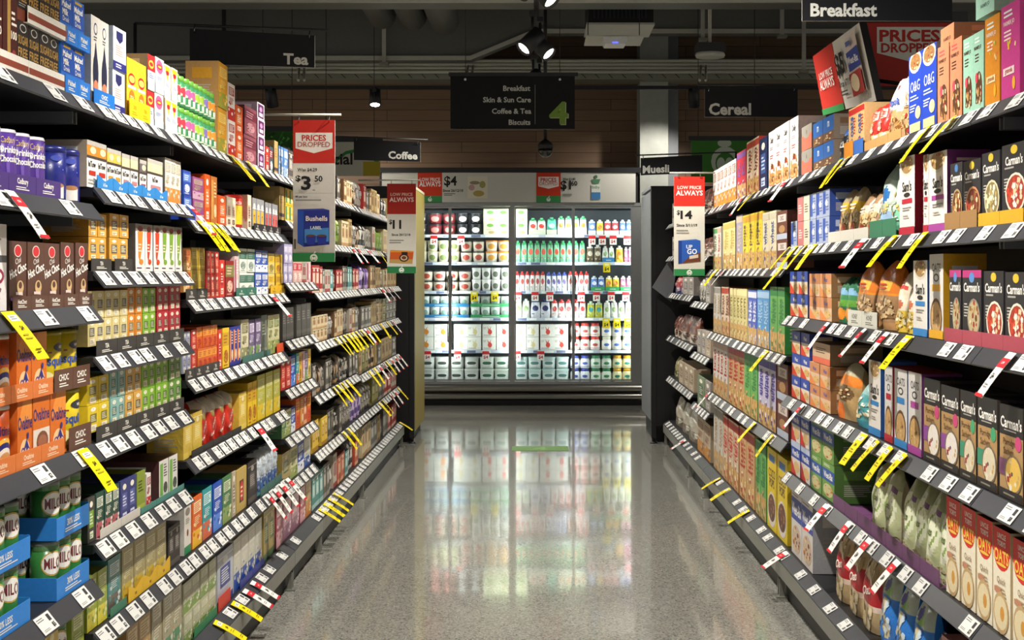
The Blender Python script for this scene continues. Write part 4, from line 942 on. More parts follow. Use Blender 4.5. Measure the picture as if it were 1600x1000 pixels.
def carton_tray(side, x0, x1, n, hp, zi, color, text=None, tc='e8e4da', lift=0.0, scallop=False, look='card', sides=False, d=.16, band=None):
    """open shelf-ready trays the goods stand in: floor, two sides and a low printed front"""
    X = (XL if side == 'L' else XR) - .007
    sg = -1 if side == 'L' else 1
    Xg = XL if side == 'L' else XR
    Ya, Yb = sorted((F * Xg / abs(VX - x0), F * Xg / abs(VX - x1)))
    h = hp * X / abs(VX - (x0 + x1) / 2)
    w = (Yb - Ya) / n
    me = None
    for i in range(n):
        Yc = Ya + w * (i + .5)
        b = bay_of(side, Yc)
        zlist = ZS[side][b]
        z = zlist[min(zi, len(zlist) - 1)] * S + lift
        if me is None:
            ww = w * (1.02 if sides else .985)
            mb = MB()
            t = .0016
            if scallop:
                m = 12
                for q in range(m):
                    u0, u1 = q / m, (q + 1) / m
                    f = lambda u: h * (.62 + .38 * abs(math.cos(math.pi * u * 1.0)) ** 1.5)
                    pts = [(ww * (u0 - .5), 0), (ww * (u1 - .5), 0), (ww * (u1 - .5), f(u1)), (ww * (u0 - .5), f(u0))]
                    mb.poly([(x, -t, zz) for x, zz in pts], color)
                    mb.poly([(x, 0, zz) for x, zz in reversed(pts)], color)
            else:
                mb.box((-ww / 2, -t, 0), (ww / 2, 0, h), color)
            if sides:
                mb.box((-ww / 2, 0, 0), (-ww / 2 + t, d, h * 1.05), color)
                mb.box((ww / 2 - t, 0, 0), (ww / 2, d, h * 1.05), color)
            mb.box((-ww / 2, 0, 0), (ww / 2, d, .001), color)
            art = []
            if band:
                art.append(R(0, .25, 1, .62, band))
            if text:
                art += [T(text, .5, .62 if not scallop else .34, .3, .8, tc), LN(.25, .18, .75, .4, 2, tc)] if not scallop else [T(text, .5, .34, .25, .7, tc)]
            draw(mb, lambda u, v, o: ((u - .5) * ww, -t - o, v * h), art, ww, h)
            me = mb.mesh('display_tray', M['carton'])
        o = bpy.data.objects.new('display_tray', me)
        COL.objects.link(o)
        o.location = (sg * X, Yc, z + .0006)
        o.rotation_euler = (0, 0, math.pi / 2 if side == 'L' else -math.pi / 2)
        o['category'] = 'tray'
        PENDING.append((o, look + ' display tray', 'upper ' if lift > .02 else '', BAYS[side][b][2] + ' ' + (ORD[zi] if zi < len(zlist) - 1 else 'base shelf'), Yc, 'from camera'))


def mix(side, x0, x1, zi, h0, h1, keys, npx, lev=1, seed=0, run=3, back=0.0):
    """a stretch of assorted small goods: runs of like packs, npx picture columns each"""
    rnd = random.Random('%s%d%d%d%d' % (side, x0, x1, zi, seed))
    X = XL if side == 'L' else XR
    x = x0
    k = rnd.randrange(len(keys))
    while abs(x1 - x) > npx * .6:
        n = rnd.randint(1, run)
        wpx = npx * rnd.uniform(.85, 1.2) * n * abs(VX - x) / abs(VX - x0)
        xe = x + wpx if x1 > x else x - wpx
        if (xe - x1) * (x1 - x0) > 0 or abs(x1 - xe) < npx * .5:
            xe = x1
        hh = rnd.uniform(h0, h1)
        stock(side, x, xe, n, hh * abs(VX - (x + xe) / 2) / X, keys[k % len(keys)], zi, lev=lev, back=back)
        k += rnd.choice((1, 1, 2))
        x = xe


# ================================================================== LEFT WALL
# top shelf
stock('L', -44, 28, 3, 135, 'darkchoc', 0)
stock('L', 28, 94, 4, 83, 'sugarfree', 0, lev=2)
carton_tray('L', -26, 96, 2, 28, 0, 'e4dfd4', band='8a4434', look='white cocoa')
carton_tray('L', 38, 100, 1, 26, 0, 'e4dfd4', band='8a4434', lift=.1356, look='white cocoa')
stock('L', 95, 133, 2, 76, 'malted', 0, lev=2)
carton_tray('L', 97, 136, 2, 28, 0, '2a78d0', 'Malted', look='blue')
carton_tray('L', 97, 136, 2, 26, 0, '2a78d0', 'Malted', lift=.1333, look='blue')
stock('L', 142, 171, 2, 136, 'droptall', 0)
carton_tray('L', 142, 175, 1, 24, 0, '1f74c8', 'CHOC', look='bright blue')
stock('L', 177, 197, 1, 66, 'shield', 0, lev=2)
stock('L', 198, 229, 2, 92, 'lipyellow', 0)
carton_tray('L', 198, 231, 2, 30, 0, 'e8c41e', 'tea', 'b89010', look='yellow')
stock('L', 231, 242, 1, 55, 'lipred', 0, lev=2)
stock('L', 243, 257, 1, 55, 'lippink', 0, lev=2)
stock('L', 258, 278, 2, 52, 'lipgold', 0, lev=2)
stock('L', 279, 340, 9, 47, ['capred', 'capred', 'cappink', 'cappink', 'caplime', 'caplime', 'cappurple', 'caporange', 'caporange'], 0, lev=2)
stock('L', 341, 356, 1, 70, 'orangetall', 0, lev=2)
stock('L', 357, 368, 1, 57, 'whitered', 0, lev=2)
stock('L', 369, 380, 1, 42, 'orangebox', 0, lev=2)
stock('L', 382, 402, 1, 44, 'maroonmesh', 0, lev=2)
stock('L', 403, 414, 1, 25, 'purplesq', 0, lev=4)
stock('L', 415, 421, 1, 38, 'redthin', 0)
stock('L', 422, 428, 1, 40, 'tealthin', 0)
stock('L', 429, 435, 1, 52, 'kraft', 0)
stock('L', 436, 450, 2, 46, 'bluebox', 0)
stock('L', 451, 459, 1, 45, 'greybrown', 0)
mix('L', 460, 520, 0, .15, .19, ['cf1', 'cf11', 'cf3'], 6)
mix('L', 521, 606, 0, .14, .2, ['cf1', 'cf2', 'cf3', 'cf4', 'cf11', 'cf1', 'cf5', 'cf6', 'cf7'], 5, run=2)
mix('L', 606, 619, 0, .15, .18, ['cf6', 'cf7'], 5)
# second shelf
stock('L', -12, 79, 4, 98, 'cadtin', 1, fit=.93)
carton_tray('L', -40, 90, 3, 30, 1, '4a3478', 'Cadbury', look='purple')
stock('L', 92, 135, 2, 84, 'navytin', 1, fit=.93)
stock('L', 136, 168, 2, 72, 'inorange', 1); stock('L', 169, 191, 2, 66, 'inyellow', 1)
stock('L', 192, 217, 2, 62, 'incream', 1); stock('L', 218, 229, 1, 58, 'inblack', 1); stock('L', 231, 256, 1, 62, 'incream', 1)
carton_tray('L', 147, 258, 5, 20, 1, '2f86cc', 'InTow', look='scalloped blue', scallop=True)
stock('L', 258, 284, 3, 68, 'corn', 1)
stock('L', 287, 299, 1, 38, 'bluetray', 1, lev=2)
carton_tray('L', 286, 302, 1, 18, 1, '2448b0', look='deep blue')
stock('L', 302, 320, 1, 34, 'pinkbox', 1, lev=2)
stock('L', 321, 329, 1, 76, 'orangebox', 1); stock('L', 330, 340, 1, 74, 'orbrown', 1)
stock('L', 341, 354, 1, 46, 'orangebox', 1); stock('L', 355, 369, 2, 46, 'creambox', 1)
stock('L', 343, 372, 3, 72, 'greytall', 1, back=.14)
stock('L', 371, 386, 1, 52, 'redtin', 1)
stock('L', 388, 394, 1, 54, 'creambox', 1)
stock('L', 395, 414, 3, 50, 'greyyel', 1); stock('L', 415, 435, 4, 46, 'greyred', 1)
carton_tray('L', 394, 436, 4, 11, 1, '2f2d2c', 'TEA', look='black')
stock('L', 437, 444, 1, 54, 'kraft', 1)
stock('L', 446, 459, 2, 34, 'yelgreen', 1, lev=2)
mix('L', 460, 522, 1, .13, .18, ['cf2', 'cf11', 'cf14'], 6)
mix('L', 522, 604, 1, .15, .2, ['cf2', 'cf1', 'cf3', 'cf2', 'cf16', 'cf3', 'cf8', 'cf8', 'cf7', 'cf4', 'cf6'], 5, run=2)
mix('L', 604, 619, 1, .15, .19, ['cf7', 'cf4'], 5)
# third shelf
stock('L', -30, 13, 1, 138, 'pinkwhite', 2)
stock('L', 15, 95, 3, 104, 'chai1', 2); stock('L', 96, 117, 1, 100, 'chai2', 2); stock('L', 118, 138, 1, 98, 'chai3', 2)
carton_tray('L', 15, 140, 5, 21, 2, '5b3f34', 'HotChoc', look='brown')
stock('L', 140, 168, 2, 36, 'orsmall', 2, lev=2, lift=.03); stock('L', 171, 201, 2, 36, 'orsmall', 2, lev=2, lift=.03)
carton_tray('L', 138, 170, 1, 20, 2, '3a3836', 'TEA', look='black'); carton_tray('L', 175, 203, 1, 20, 2, '3a3836', 'TEA', look='black')
stock('L', 213, 228, 1, 74, 'chilorange', 2); stock('L', 228, 252, 2, 72, 'chilred', 2); stock('L', 252, 285, 3, 70, 'chilgreen', 2)
stock('L', 287, 299, 1, 34, 'orbox2', 2, lev=2, lift=.026); stock('L', 300, 320, 2, 34, 'goldbox', 2, lev=2, lift=.026)
carton_tray('L', 287, 321, 2, 17, 2, '3a3836', 'TEA', look='black')
stock('L', 322, 343, 3, 36, 'redbox', 2, lev=2)
stock('L', 344, 352, 1, 58, 'redthin', 2); stock('L', 353, 367, 1, 56, 'darkred', 2); stock('L', 368, 374, 1, 62, 'pinkstripe', 2)
stock('L', 375, 398, 2, 36, 'whitegreen', 2, lev=2); carton_tray('L', 366, 398, 2, 13, 2, '2f6a58', 'tea', look='dark green')
stock('L', 399, 419, 2, 34, 'bluewhite', 2, lev=2)
stock('L', 420, 430, 1, 31, 'yelcream', 2, lev=2); stock('L', 431, 442, 1, 30, 'ylbox', 2, lev=2); carton_tray('L', 420, 443, 2, 13, 2, 'e2b222', 'tea', '8a6010', look='yellow')
stock('L', 444, 457, 2, 30, 'lavender', 2, lev=2)
stock('L', 458, 486, 4, 33, ['pinksm', 'pinksm', 'cf16', 'pinkstripe'], 2)
mix('L', 488, 560, 2, .13, .165, ['cf11', 'cf16', 'cf13', 'cf2', 'cf4', 'cf4'], 5, run=2)
mix('L', 560, 600, 2, .14, .18, ['cf9', 'cf2', 'cf10', 'cf10', 'cf5', 'cf6'], 5, run=2)
mix('L', 600, 619, 2, .12, .16, ['cf7', 'cf12', 'cf6'], 5)
# fourth shelf
stock('L', -30, 26, 2, 111, 'ovaltin', 3, lev=2, fit=.93); stock('L', 27, 50, 1, 105, 'ovalbox', 3, lev=2)
stock('L', 51, 75, 1, 98, 'ovalbox', 3, lift=.168); stock('L', 51, 78, 1, 102, 'ovalchoc', 3)
stock('L', 79, 104, 1, 97, 'ovalbox', 3)
carton_tray('L', -26, 96, 3, 28, 3, 'd2743a', 'Ovaltine', 'f0d0b0', look='orange'); carton_tray('L', -26, 78, 3, 28, 3, 'd2743a', 'Ovaltine', 'f0d0b0', lift=.1665, look='orange')
stock('L', 80, 132, 2, 92, 'quik', 3, lift=.168, fit=.93); stock('L', 106, 136, 1, 94, 'quik', 3, fit=.93)
carton_tray('L', 103, 138, 1, 36, 3, '5e4034', 'CHOC', look='brown'); carton_tray('L', 80, 136, 2, 34, 3, '5e4034', 'CHOC', lift=.1665, look='brown')
stock('L', 138, 176, 3, 42, 'tw_cream', 3, lev=2, lift=.028); stock('L', 177, 200, 2, 40, 'tw_cream', 3, lev=2, lift=.028)
stock('L', 201, 223, 2, 40, 'tw_orange', 3, lev=2, lift=.028); stock('L', 224, 244, 2, 38, 'tw_lime', 3, lev=2, lift=.028); stock('L', 245, 283, 4, 37, 'tw_red', 3, lev=2, lift=.028)
carton_tray('L', 146, 284, 5, 22, 3, '3a3836', 'TEA', look='black')
stock('L', 287, 298, 2, 32, 'tw_lav', 3, lev=2, lift=.022)
stock('L', 299, 308, 1, 32, 'redbox', 3, lev=2, lift=.022); stock('L', 309, 340, 4, 32, 'orred', 3, lev=2, lift=.022)
carton_tray('L', 286, 340, 4, 16, 3, '3a3836', 'TEA', look='black')
stock('L', 341, 347, 1, 62, 'redthin', 3); stock('L', 348, 358, 1, 62, 'ylbox', 3); stock('L', 359, 376, 3, 60, 'stripnavy', 3)
stock('L', 377, 389, 1, 66, 'pattern', 3); stock('L', 390, 408, 2, 62, 'purpgreen', 3); stock('L', 409, 418, 1, 64, 'greygreen', 3)
stock('L', 419, 437, 2, 60, 'creamgreen', 3); carton_tray('L', 376, 420, 3, 10, 3, '3f6a62', look='dark green'); carton_tray('L', 430, 441, 1, 14, 3, 'e0562c', look='orange')
stock('L', 442, 460, 3, 50, 'dkgrey', 3); stock('L', 464, 486, 3, 50, 'dkgrey', 3)
stock('L', 489, 512, 4, 20, 'cf7', 3, lev=2); mix('L', 512, 560, 3, .15, .18, ['cf16', 'cf5', 'cf7', 'cf11', 'cf2'], 5, run=2)
mix('L', 560, 588, 3, .15, .2, ['cf2', 'cf11', 'cf6'], 5); mix('L', 588, 619, 3, .06, .065, ['cf7', 'cf6', 'cf15', 'cf11'], 5, lev=3)
# fifth shelf
stock('L', -30, 38, 3, 101, 'milo', 4, lev=2, rows=2, fit=.93); stock('L', 84, 134, 3, 90, 'milo', 4, lev=2, rows=2, fit=.93)
carton_tray('L', -40, 41, 1, 36, 4, '2f7fd0', '30% LESS', look='blue', sides=True, d=.2); carton_tray('L', 84, 134, 1, 34, 4, '2f7fd0', '30% LESS', look='blue', sides=True, d=.2)
carton_tray('L', -40, 41, 1, 36, 4, '2f7fd0', '30% LESS', lift=.1536, look='blue', sides=True, d=.2); carton_tray('L', 84, 134, 1, 34, 4, '2f7fd0', '30% LESS', lift=.1565, look='blue', sides=True, d=.2)
stock('L', 138, 172, 2, 42, 'tw_yellow', 4, lev=2, lift=.028); stock('L', 173, 196, 2, 42, 'tw_teal', 4, lev=2, lift=.028); stock('L', 197, 222, 2, 40, 'tw_gold', 4, lev=2, lift=.028)
stock('L', 223, 263, 4, 39, 'tw_lime', 4, lev=2, lift=.028); stock('L', 264, 284, 2, 38, 'tw_green', 4, lev=2, lift=.028)
carton_tray('L', 146, 284, 5, 22, 4, '3a3836', 'TEA', look='black')
stock('L', 287, 316, 2, 66, 'ylbag', 4); stock('L', 317, 372, 4, 70, 'redbag', 4); stock('L', 374, 386, 1, 58, 'ylbag', 4)
carton_tray('L', 296, 374, 5, 10, 4, '2c2b29', look='low black')
stock('L', 388, 402, 2, 66, 'ylbox', 4); stock('L', 403, 438, 3, 68, 'ylgreenbig', 4)
stock('L', 439, 462, 3, 48, ['redbox', 'redbox', 'cobalt'], 4); stock('L', 463, 486, 5, 46, ['tealbox', 'ylbox', 'pinkstripe', 'purpgreen', 'yelcream'], 4)
mix('L', 488, 560, 4, .15, .19, ['cf1', 'cf2', 'cf3', 'cf11', 'cf2'], 5); mix('L', 560, 590, 4, .16, .2, ['cf15', 'cf1', 'cf2', 'cf6'], 5); mix('L', 590, 619, 4, .13, .19, ['cf15', 'cf6', 'cf11'], 5)
# sixth shelf and below
stock('L', 139, 150, 1, 70, 'dkgreenlab', 5); stock('L', 152, 187, 3, 68, 'floral', 5); stock('L', 188, 214, 2, 66, 'navybox', 5)
stock('L', 215, 228, 1, 64, 'limebox', 5); stock('L', 229, 236, 1, 54, 'whitered', 5); stock('L', 250, 278, 2, 60, 'whitegrn2', 5)
carton_tray('L', 152, 215, 2, 14, 5, 'cfcac0', look='pale grey'); carton_tray('L', 216, 284, 3, 9, 5, '4f8a80', look='grey green')
stock('L', 288, 299, 1, 78, 'whitegbase', 5); stock('L', 300, 316, 1, 78, 'orangebag', 5); stock('L', 317, 332, 1, 78, 'tealbox', 5); stock('L', 333, 347, 1, 74, 'cobalt', 5)
stock('L', 348, 362, 1, 72, 'greenmid', 5); stock('L', 363, 369, 1, 70, 'beige', 5); stock('L', 370, 386, 1, 66, 'kraftoval', 5); stock('L', 387, 402, 1, 64, 'blackbox', 5)
stock('L', 403, 438, 4, 60, 'bwbag', 5); carton_tray('L', 404, 438, 3, 12, 5, '3f6a62', look='dark green')
stock('L', 440, 462, 3, 40, ['greenmid', 'creamgreen', 'bluewhite'], 5); stock('L', 463, 486, 4, 46, ['orred', 'orbrown', 'cf12'], 5)
mix('L', 488, 530, 5, .15, .2, ['cf3', 'cf14', 'cf11'], 5); mix('L', 530, 600, 5, .16, .21, ['cf11', 'cf2', 'cf2', 'cf15', 'cf10'], 5); mix('L', 600, 619, 5, .14, .19, ['cf4', 'cf16', 'cf12'], 5)
stock('L', 137, 168, 2, 84, 'limebag', 6); stock('L', 170, 190, 1, 86, 'tealbag', 6); stock('L', 192, 260, 4, 84, 'tanbag', 6)
carton_tray('L', 196, 262, 3, 24, 6, 'e0b42a', 'tea', '8a6010', look='yellow', scallop=True); carton_tray('L', 168, 194, 1, 14, 6, '3f7a60', look='green')
stock('L', 263, 282, 2, 62, 'blackbox', 6); 
stock('L', 442, 486, 4, 46, ['bagk5', 'creamgreen', 'bluewhite', 'bagk4'], 6)
stock('L', 70, 132, 3, 114, ['ylbag', 'milo', 'limebag'], 5); stock('L', 150, 196, 3, 90, 'bagk8', 7); stock('L', 198, 236, 2, 122, 'bagk8', 7); stock('L', 238, 285, 3, 132, 'bagk1', 7)
stock('L', 287, 338, 4, 46, 'bagk2', 6, lev=2); stock('L', 340, 364, 1, 84, 'bagk3', 6); stock('L', 366, 410, 4, 78, 'bagk4', 6)
carton_tray('L', 338, 357, 1, 22, 6, 'c83a2a', look='red'); carton_tray('L', 240, 285, 2, 16, 7, '2f7a52', look='green'); carton_tray('L', 300, 336, 2, 14, 6, '2f7a52', look='green'); carton_tray('L', 372, 410, 2, 12, 6, '36408c', look='navy')
stock('L', 412, 430, 2, 76, 'bagk5', 6); stock('L', 431, 442, 1, 70, 'bagk6', 6); stock('L', 443, 468, 2, 62, 'bagk7', 7); stock('L', 469, 486, 2, 58, ['bagk6', 'bagk8'], 7)
mix('L', 488, 560, 6, .15, .21, ['cf11', 'cf3', 'cf16', 'cf12', 'cf13'], 6); mix('L', 560, 606, 6, .18, .24, ['cf7', 'cf11', 'cf6', 'cf2'], 5); mix('L', 606, 619, 6, .16, .2, ['cf4', 'cf16'], 5)

# ================================================================== RIGHT WALL
# top shelf
stock('R', 1600, 1640, 1, 150, 'gblack', 0); stock('R', 1562, 1592, 1, 150, 'gpink', 0); stock('R', 1537, 1561, 1, 140, 'gorange', 0)
stock('R', 1503, 1536, 2, 122, 'gmint', 0); stock('R', 1465, 1502, 2, 124, 'gsal', 0)
stock('R', 1468, 1490, 1, 34, 'gcase', 0, lift=.222, d=.26); stock('R', 1524, 1553, 1, 36, 'gcase2', 0, lift=.252, d=.2)
stock('R', 1418, 1463, 2, 128, 'ogblue', 0)
stock('R', 1399, 1418, 1, 106, 'granp', 0); stock('R', 1376, 1398, 1, 104, 'granw', 0)
stock('R', 1352, 1374, 2, 70, 'redcream', 0); stock('R', 1325, 1350, 2, 78, 'redtan', 0)
carton_tray('R', 1337, 1352, 1, 24, 0, '3a6ab8', look='blue'); carton_tray('R', 1322, 1336, 1, 26, 0, 'd88a2c', look='orange'); carton_tray('R', 1354, 1412, 3, 16, 0, 'c8945c', look='kraft')
stock('R', 1304, 1322, 2, 54, 'bwbottle', 0)
stock('R', 1270, 1303, 2, 38, 'bluem', 0, lev=2); stock('R', 1252, 1269, 1, 38, 'salbox', 0, lev=2)
stock('R', 1200, 1246, 4, 92, 'whitegran', 0)
stock('R', 1186, 1199, 1, 82, 'navytall', 0); stock('R', 1166, 1185, 2, 86, 'creamred', 0); stock('R', 1151, 1165, 2, 74, 'redcer', 0)
stock('R', 1114, 1150, 6, 62, 'whiteor', 0); mix('R', 1111, 1080, 0, .17, .2, ['sn1', 'sn2'], 9); mix('R', 1080, 1050, 0, .15, .19, ['sn2', 'sx1'], 9)
# second shelf
stock('R', 1606, 1650, 1, 116, 'carm4', 1, lift=.012); stock('R', 1564, 1604, 1, 118, 'carm4', 1, lift=.012); stock('R', 1533, 1562, 1, 112, 'carm3', 1, lift=.006); stock('R', 1504, 1532, 1, 106, 'carm2', 1); stock('R', 1484, 1503, 1, 104, 'carm1', 1)
carton_tray('R', 1533, 1604, 2, 22, 1, 'd8a82c', look='yellow'); carton_tray('R', 1606, 1650, 1, 22, 1, 'd07a3c', look='orange'); carton_tray('R', 1480, 1531, 2, 28, 1, 'a07a4c', look='kraft')
stock('R', 1450, 1479, 1, 124, 'sampink', 1); stock('R', 1441, 1449, 1, 122, 'samred', 1); stock('R', 1405, 1429, 1, 122, 'samred', 1)
stock('R', 1362, 1404, 2, 116, ['mintbag', 'skybag'], 1); carton_tray('R', 1362, 1404, 2, 28, 1, '3a7a5c', look='green')
stock('R', 1332, 1360, 2, 74, 'brownbag', 1); stock('R', 1302, 1331, 2, 84, 'yeltopbag', 1); carton_tray('R', 1297, 1360, 3, 18, 1, 'd8d4c8', look='white')
stock('R', 1246, 1296, 5, 40, ['bluebar', 'bluebar', 'bluebar', 'beigebar', 'pinkbar'], 1, lev=2); stock('R', 1235, 1245, 1, 40, 'bluebar', 1)
stock('R', 1213, 1229, 1, 44, 'chocbar', 1, lev=2); stock('R', 1191, 1212, 2, 88, 'crcer', 1); stock('R', 1160, 1190, 3, 86, 'brightyl', 1); stock('R', 1150, 1159, 1, 84, 'lavcer', 1)
stock('R', 1129, 1149, 2, 74, 'ylcer', 1); stock('R', 1114, 1127, 2, 66, ['whcer', 'grcer'], 1)
mix('R', 1110, 1089, 1, .14, .2, ['sn2', 'sx1', 'sn1'], 9); mix('R', 1084, 1050, 1, .14, .2, ['sn1', 'sx1'], 9)
# third shelf
stock('R', 1606, 1650, 1, 126, 'carm4', 2); stock('R', 1569, 1604, 1, 124, 'carm4', 2); stock('R', 1535, 1567, 1, 120, 'carm4', 2); stock('R', 1503, 1533, 1, 116, 'carmpink', 2); stock('R', 1482, 1501, 1, 112, 'carmpink', 2)
carton_tray('R', 1480, 1650, 5, 24, 2, 'a84a58', look='rose'); 
stock('R', 1450, 1473, 1, 132, 'oatsamyel', 2); stock('R', 1425, 1448, 1, 118, 'samblue', 2)
stock('R', 1390, 1423, 2, 96, 'whylbag', 2); stock('R', 1327, 1388, 2, 104, 'orgbag', 2); carton_tray('R', 1328, 1374, 2, 26, 2, 'd8d8cc', 'HONEY', '6a6a60', look='white')
stock('R', 1300, 1325, 2, 74, 'grnbag', 2)
stock('R', 1264, 1299, 2, 36, 'wb_t', 2, lev=2); stock('R', 1234, 1262, 2, 35, 'wb_o', 2, lev=2)
stock('R', 1203, 1226, 2, 102, 'grncer', 2); stock('R', 1183, 1202, 2, 90, 'skycer', 2); stock('R', 1168, 1182, 2, 84, 'bluecer', 2); stock('R', 1140, 1167, 5, 80, 'paleye', 2); stock('R', 1127, 1139, 2, 76, 'creamred', 2); stock('R', 1114, 1126, 2, 72, 'whicer', 2)
mix('R', 1110, 1089, 2, .17, .24, ['sn2', 'sx4', 'sx1'], 9); mix('R', 1084, 1050, 2, .13, .19, ['sx2', 'sx3', 'sx1', 'sn3'], 8)
# fourth shelf
stock('R', 1600, 1645, 1, 150, 'por3', 3); stock('R', 1560, 1598, 1, 146, 'por3', 3); stock('R', 1527, 1558, 1, 142, 'por2', 3); stock('R', 1500, 1525, 1, 138, 'por2', 3); stock('R', 1469, 1498, 1, 132, 'por1', 3); stock('R', 1442, 1467, 1, 130, 'por1', 3)
stock('R', 1418, 1440, 1, 128, 'oatsampink', 3); stock('R', 1396, 1416, 1, 122, 'oatsamblue', 3); stock('R', 1381, 1394, 1, 118, 'oatsamred', 3); stock('R', 1356, 1374, 1, 116, 'samblue', 3)
stock('R', 1327, 1354, 1, 72, 'tealpouch', 3); stock('R', 1298, 1326, 1, 88, 'cloat', 3)
stock('R', 1265, 1297, 2, 35, 'wb_t', 3, lev=2); stock('R', 1268, 1296, 1, 32, 'brownlid', 3, lift=.1975, d=.22); stock('R', 1237, 1264, 2, 35, 'wb_o', 3, lev=3)
stock('R', 1213, 1231, 1, 62, 'chocbar', 3, lev=2); stock('R', 1184, 1212, 3, 118, 'purpcer', 3); stock('R', 1163, 1183, 2, 106, 'grncer', 3); stock('R', 1138, 1162, 3, 98, 'redtancer', 3); stock('R', 1114, 1137, 4, 92, 'whcer', 3)
mix('R', 1110, 1089, 3, .17, .25, ['sx1', 'sx4', 'sn2'], 9); mix('R', 1084, 1050, 3, .18, .25, ['sn1', 'sn2', 'sn1'], 11)
# fifth shelf
stock('R', 1614, 1650, 1, 172, 'utoats', 4); stock('R', 1580, 1612, 1, 168, 'utoats', 4); stock('R', 1551, 1578, 1, 164, 'utoats', 4); stock('R', 1525, 1549, 1, 160, 'utoats', 4); stock('R', 1500, 1523, 1, 156, 'utoats', 4); stock('R', 1477, 1498, 1, 152, 'utoats', 4)
stock('R', 1398, 1473, 4, 134, 'grwhbag', 4, d=.12); stock('R', 1350, 1388, 2, 112, 'grwhbag', 4, d=.1)
carton_tray('R', 1305, 1472, 7, 24, 4, '6a4068', look='purple')
stock('R', 1266, 1302, 2, 62, 'grwb', 4, lev=2, d=.2); stock('R', 1236, 1265, 2, 56, 'redwb', 4, lev=2)
# base shelves
stock('R', 1470, 1530, 3, 130, 'pinkcase', 5); stock('R', 1440, 1468, 1, 100, 'brnbag', 5); stock('R', 1362, 1438, 3, 116, 'blueoatbag', 5); stock('R', 1296, 1360, 3, 112, 'redoatbag', 5); stock('R', 1236, 1270, 2, 118, 'bigwb', 5, d=.22)
stock('R', 1198, 1230, 2, 128, 'cocoa', 4); stock('R', 1180, 1196, 2, 118, 'grncer', 4); stock('R', 1155, 1178, 2, 112, 'redtancer', 4); stock('R', 1130, 1154, 3, 102, 'redcrcer', 4); stock('R', 1114, 1129, 2, 98, 'whicer', 4)
mix('R', 1110, 1089, 4, .2, .28, ['sn5', 'sx1', 'sx3'], 9); mix('R', 1084, 1050, 4, .18, .22, ['sn4', 'sn4', 'sx4'], 8)
mix('R', 1110, 1089, 5, .25, .3, ['tancer', 'sx4'], 10); mix('R', 1084, 1050, 5, .2, .26, ['sn4', 'sn5', 'sx1'], 10)

# ================================================================== SHELVES, BAYS, TICKETS


def ticket_mesh(kind):
    mb = MB()
    w, h = .093, .05
    face = lambda u, v, o: ((u - .5) * w, -o, (v - .5) * h)
    mb.box((-w / 2, -.0006, -h / 2), (w / 2, 0, h / 2), 'd6d6d2')
    r = random.Random(kind)
    draw(mb, lambda u, v, o: face(u, v, o + .0006), [LN(.06, .66, .5, .9, 2, '77777a'), R(.7, .5, .88, .88, '3a3a3e'), LN(.1, .1, .6, .26, 2, '8a8a8a'), T('$%d' % r.randint(2, 9), .8, .24, .26, .3, '202024')], w, h)
    return mb.mesh('price_ticket', M['paper'])


TICK = [ticket_mesh(i) for i in range(5)]


def lip_geo(side):
    X0 = (1.16 if side == 'L' else 1.13) * S
    return X0, X0 - .032 * S     # top edge, bottom edge (towards the aisle)


def ordinal_row(side, bi, zi):
    zl = ZS[side][bi]
    return ORD[zi] if zi < len(zl) - 1 else 'base shelf'


